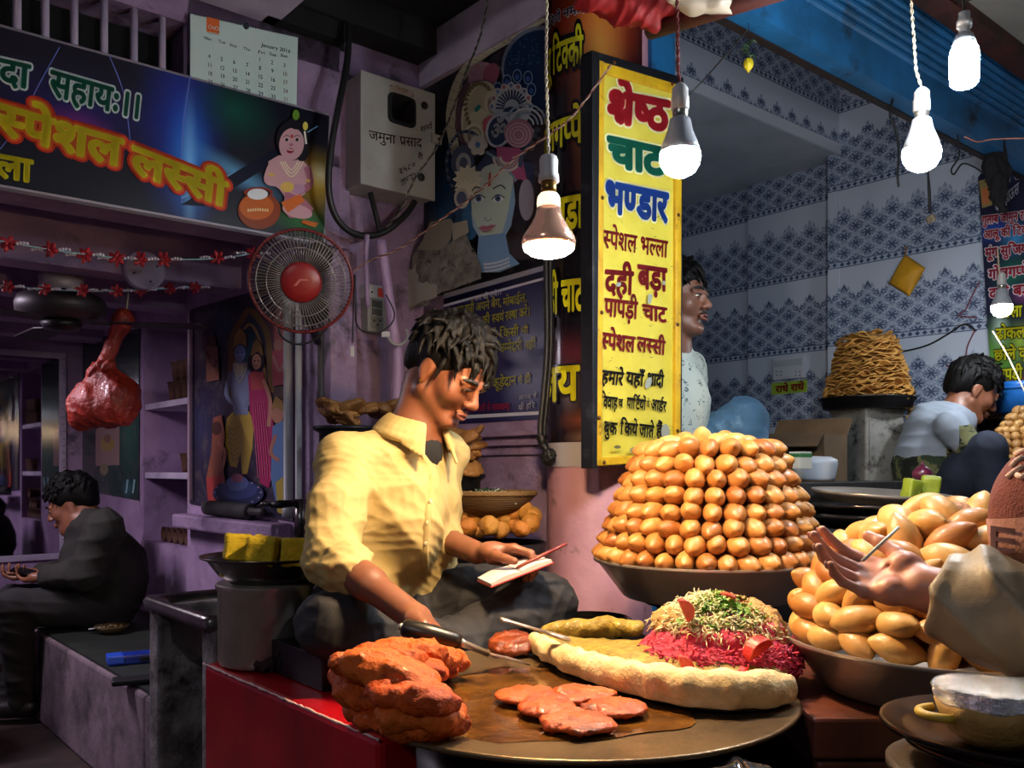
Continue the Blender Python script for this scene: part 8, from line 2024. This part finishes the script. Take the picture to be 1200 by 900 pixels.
# ------------------------------------------------------------------ customer reaching in from the right
HK = Frame((.722, 1.13, 1.005), 150, 8, 0, 1.0)
K_ = TH('person', 'customer in a brown knitted cap and khaki jacket reaching a hand over the near heap', 'person', (.85, 1.05, 0))
wr, el, sh = at(1084, 690, 1.15), at(1262, 742, 1.06), Vector((.80, 1.0, .74))
S = SDF((.40, .82, .55), (1.02, 1.28, 1.16), .0052)
sculpt_head(S, HK); nk = HK.c + Vector((.06, -.04, -.15)); S.cap(HK(-.03, 0, -.05), nk, .055, .06, .02).chain([nk, nk + Vector((.05, -.03, -.25))], [.09, .12], .05)
ts = None
S.chain([sh, el, wr], [.05, .042, .030], .02)
S2 = SDF((.34, 1.02, .84), (.66, 1.30, 1.10), .0024)
Dk = Vector((-.74, .56, .12)).normalized(); Nk = Vector((-.05, -.70, .68)); Nk = (Nk - Dk * Nk.dot(Dk)).normalized(); Xk = Nk.cross(Dk); Xk = Xk if Xk.z > 0 else -Xk
ts = hand(S2, wr, Dk, Nk, Xk, .88, ((.30, .42, .3), (.36, .5, .35), (.42, .55, .38), (.45, .55, .4)), thumb=(.60, .80, .05), spread=.09, thumb_bend=.3)
S2.cap(wr, wr.lerp(el, .25), .030, .033, .01)
for a_, b_ in (((.05, .012), (.075, -.025)), ((.035, .02), (.07, -.005))):   # palm creases
    S2.cap(wr + Dk * a_[0] + Xk * a_[1] + Nk * .017, wr + Dk * b_[0] + Xk * b_[1] + Nk * .016, .002, .002, .004, True)
# one continuous body mesh: the fine hand surface is joined onto the coarse body at the wrist inside the sleeve
A_, B__ = S2.mb(), S.mb(); A_.add(B__.v, B__.f)
m_skin_k = skin_mat('warm_skin', '#c4846a', '#b07058')
kb = A_.build('body', m_skin_k, K_, smooth=True, world=True)
for i in range(4):
    p2, p3 = ts[i][2], ts[i][3]; d_ = (p3 - p2).normalized(); n_ = (-Nk + d_ * Nk.dot(d_)).normalized()
    MB().ball((0, 0, 0), (.0065, .0050, .0016), 0, 12, 6, Matrix.Translation(p3 - d_ * .001 + n_ * .0062) @ Matrix((tuple(d_), tuple(n_.cross(d_)), tuple(n_))).transposed().to_4x4()).build('fingernail', mat('nail', '#c99484', .3), kb, smooth=True, world=True)
face_parts(HK, K_, .3)
t = NT('knitted_wool'); v = t.coord('Object'); t.link(t.mix(t.noise(v, 60., 3), '#7a3f34', '#5c2c26'), t.b.inputs['Base Color']); t.b.inputs['Roughness'].default_value = .95; t.bump(t.noise(v, 260., 3), .8, .004)
S = SDF(HK.c - Vector((.17, .17, .06)), HK.c + Vector((.17, .17, .2)), .005)
S.ell(HK(-.014, 0, .040), (.116, .098, .108), HK.R, .01); S.plane_cut(HK(0, 0, .012), tuple(-HK.u)); cap_ = S.mb().build('cap', t.m, K_, smooth=True, world=True)
m_band = mat('pale_wool_band', '#9a6a5a', .95, col2='#86584a', vs=60, bump=.8, bs=240, bd=.004)
b = MB(); n = 64; Z = HK.R.to_4x4()
for j, (u_, rr2) in enumerate(((-.012, 1.0), (-.014, 1.05), (.012, 1.075), (.044, 1.06), (.046, 1.0))):
    for i in range(n):
        q = 2 * math.pi * i / n; b.v.append(tuple(HK(-.014 + .112 * rr2 * math.cos(q), .095 * rr2 * math.sin(q), u_)))
for j in range(4):
    for i in range(n): b.f.append((j * n + i, j * n + (i + 1) % n, (j + 1) * n + (i + 1) % n, (j + 1) * n + i)); b.m.append(0)
b.build('cap_band', m_band, cap_, smooth=True, world=True)
# letter and white stitched strokes on the cap, laid on its surface towards the heap
bl_ = MB()
def on_band(px, py, lift):
    r = Vector(((px - 600) / FPX, 1, (HOR - py) / FPX)); o_ = Vector((0, 0, CAMZ)); lo_ = HK.R.inverted() @ ((o_ - HK.c)); ld_ = HK.R.inverted() @ r
    a2, b2 = .112 * 1.075 + lift, .095 * 1.075 + lift; ox, oy = (lo_.x + .014) / a2, lo_.y / b2; dx_, dy_ = ld_.x / a2, ld_.y / b2
    A = dx_ * dx_ + dy_ * dy_; Bq = ox * dx_ + oy * dy_; Cq = ox * ox + oy * oy - 1; D = max(Bq * Bq - A * Cq, 0); t_ = (-Bq - math.sqrt(D)) / A
    return o_ + r * t_
def quad(P, lift): bl_.add([on_band(x, y, lift) for x, y in P], [(0, 1, 2, 3)])
for P in ([(1160.5, 616), (1167, 616.5), (1167, 646), (1161, 645)],): quad(P, .0015)
for y in (616, 628, 640):
    for k in range(4):
        x0, x1 = 1166 + k * 6, 1172 + k * 6; s_ = .12; quad([(x0, y + (x0 - 1160) * s_), (x1, y + (x1 - 1160) * s_), (x1, y + 5 + (x1 - 1160) * s_), (x0, y + 5 + (x0 - 1160) * s_)], .002)
bl_.build('letter', mat('dark_letter_wool', '#3a1a22', .95), cap_, world=True)
from mathutils.bvhtree import BVHTree
_bc = BVHTree.FromPolygons([wm(cap_) @ v_.co for v_ in cap_.data.vertices], [tuple(p.vertices) for p in cap_.data.polygons])
b = MB()
for L in (((1182, 560), (1190, 553), (1199, 548)), ((1186, 548), (1192, 541), (1200, 537)), ((1193, 557), (1199, 560), (1204, 556)), ((1191, 534), (1198, 530), (1206, 528))):
    P = []
    for x, y in L:
        r = Vector(((x - 600) / FPX, 1, (HOR - y) / FPX)).normalized(); h_ = _bc.ray_cast(Vector((0, 0, CAMZ)), r)
        if h_[0] is not None: P.append(h_[0] + h_[1] * .002)
    if len(P) > 1: b.tube(P, .0035, 6)
if b.v: b.build('knit_pattern', mat('cream_wool', '#c4a898', .95), cap_, smooth=True, world=True)
# jacket with a wide loose cuff
m_khaki = mat('khaki_nylon', '#a08d70', .5, col2='#867459', vs=6, bump=.2, bs=30)
ax = (el - wr).normalized(); cf = wr + ax * .022
S = SDF((.46, .80, .40), (1.10, 1.32, 1.08), .005)
S.chain([cf, cf.lerp(el, .35), el, sh], [.052, .062, .068, .085], .03); S.cap(cf - ax * .05, cf + ax * .035, .041, .036, .006, True)
o1 = ax.orthogonal().normalized(); o2 = ax.cross(o1)
S.chain([cf + (o1 * math.cos(q) + o2 * math.sin(q)) * .049 for q in [2 * math.pi * i / 18 for i in range(19)]], [.0075] * 19, .008)
S.chain([nk + Vector((.02, -.01, -.06)), nk + Vector((.06, -.03, -.30))], [.13, .17], .05); S.cap(nk + Vector((.02, -.01, -.08)), sh, .10, .09, .05)
for i in range(6):
    p = cf.lerp(el, .12 + .13 * i); q_ = i * .9; S.cap(p + (o1 * math.cos(q_) + o2 * math.sin(q_)) * .06, p + ax * .05 + (o1 * math.cos(q_ + 1.6) + o2 * math.sin(q_ + 1.6)) * .06, .009, .005, .016)
S.plane_cut(cf - ax * .012, tuple(-ax)); S.mb(lambda a_, b_: wrinkles(.0085, 24, (1, .1, .5), 6, 2)(a_, b_)).build('jacket', m_khaki, K_, smooth=True, world=True)
S = SDF((.62, .80, 0), (1.12, 1.26, .52), .01); S.chain([Vector((.86, 1.0, .50)), Vector((.85, 1.02, .02))], [.12, .07], .03).chain([Vector((.92, 1.06, .5)), Vector((.96, 1.1, .02))], [.12, .07], .03); S.plane_cut((0, 0, .004), (0, 0, -1)); S.mb().build('trousers', mat('dark_trousers', '#1d1a1c', .85), K_, smooth=True, world=True)
MB().tube([at(1011, 657, 1.135), at(1053, 618, 1.165)], .0022, 8).build('wooden_pick', mat('white_pick', '#d8d0bc', .6), world=True, smooth=True, label='short white stick held across the customer palm', cat='stick')
# ------------------------------------------------------------------ person cut by the left edge
E_ = TH('person', 'person in a grey blue shirt cut off by the left edge of the picture', 'person', (-2.12, 3.35, 0))
S = SDF((-2.52, 3.1, .0), (-1.82, 3.65, 1.16), .0095)
HE = Frame((-2.22, 3.36, 1.0), 200, 15); sculpt_head(S, HE); nk = HE.c + Vector((.05, .02, -.14)); S.cap(HE(-.03, 0, -.05), nk, .055, .06, .02).chain([nk, nk + Vector((0, 0, -.40))], [.09, .11], .05)
S.chain([nk + Vector((-.02, -.16, -.08)), nk + Vector((-.02, -.17, -.32)), nk + Vector((-.24, -.12, -.36))], [.04, .036, .03], .02); hand(S, nk + Vector((-.24, -.12, -.36)), (-1, .1, 0), (0, 0, -1), (0, 1, 0))
S.mb().build('body', m_skin, E_, smooth=True, world=True); face_parts(HE, E_); hair_on(HE, E_, 44, 90, .9, 1.03, -.05, .04, .0065)
S = SDF((-2.5, 3.0, .34), (-1.7, 3.75, 1.0), .0095); S.chain([nk + Vector((0, 0, -.05)), nk + Vector((.0, 0, -.22)), nk + Vector((0, 0, -.46))], [.10, .15, .15], .05).chain([nk + Vector((-.02, -.13, -.08)), nk + Vector((-.02, -.17, -.32)), nk + Vector((-.14, -.14, -.345))], [.07, .06, .05], .03)
S.mb(wrinkles(.006, 20, None, 3, 2)).build('shirt', mat('grey_blue_cotton', '#6c7484', .85), E_, smooth=True, world=True)
S = SDF((-2.75, 2.95, 0), (-1.8, 3.75, .58), .01); pv = nk + Vector((0, 0, -.44))
for y in (-.09, .09): S.chain([pv + Vector((0, y, 0)), pv + Vector((-.40, y, .02)), Vector((pv.x - .40, pv.y + y, .03))], [.10, .075, .055], .03)
S.plane_cut((0, 0, .003), (0, 0, -1)); S.mb().build('trousers', mat('dark_trousers', '#1d1a1c', .85), E_, smooth=True, world=True)
sl = TH('wooden_stool', 'low dark stool under the person at the left edge', 'stool', (nk.x, nk.y, 0)); MB().box(-.16, .16, -.16, .16, .30, .335).build('seat', m_wood_dark, sl, bevel=.005)
for x in (-.13, .13):
    for y in (-.13, .13): MB().box(x - .018, x + .018, y - .018, y + .018, 0, .30).build('leg', m_wood_dark, sl)
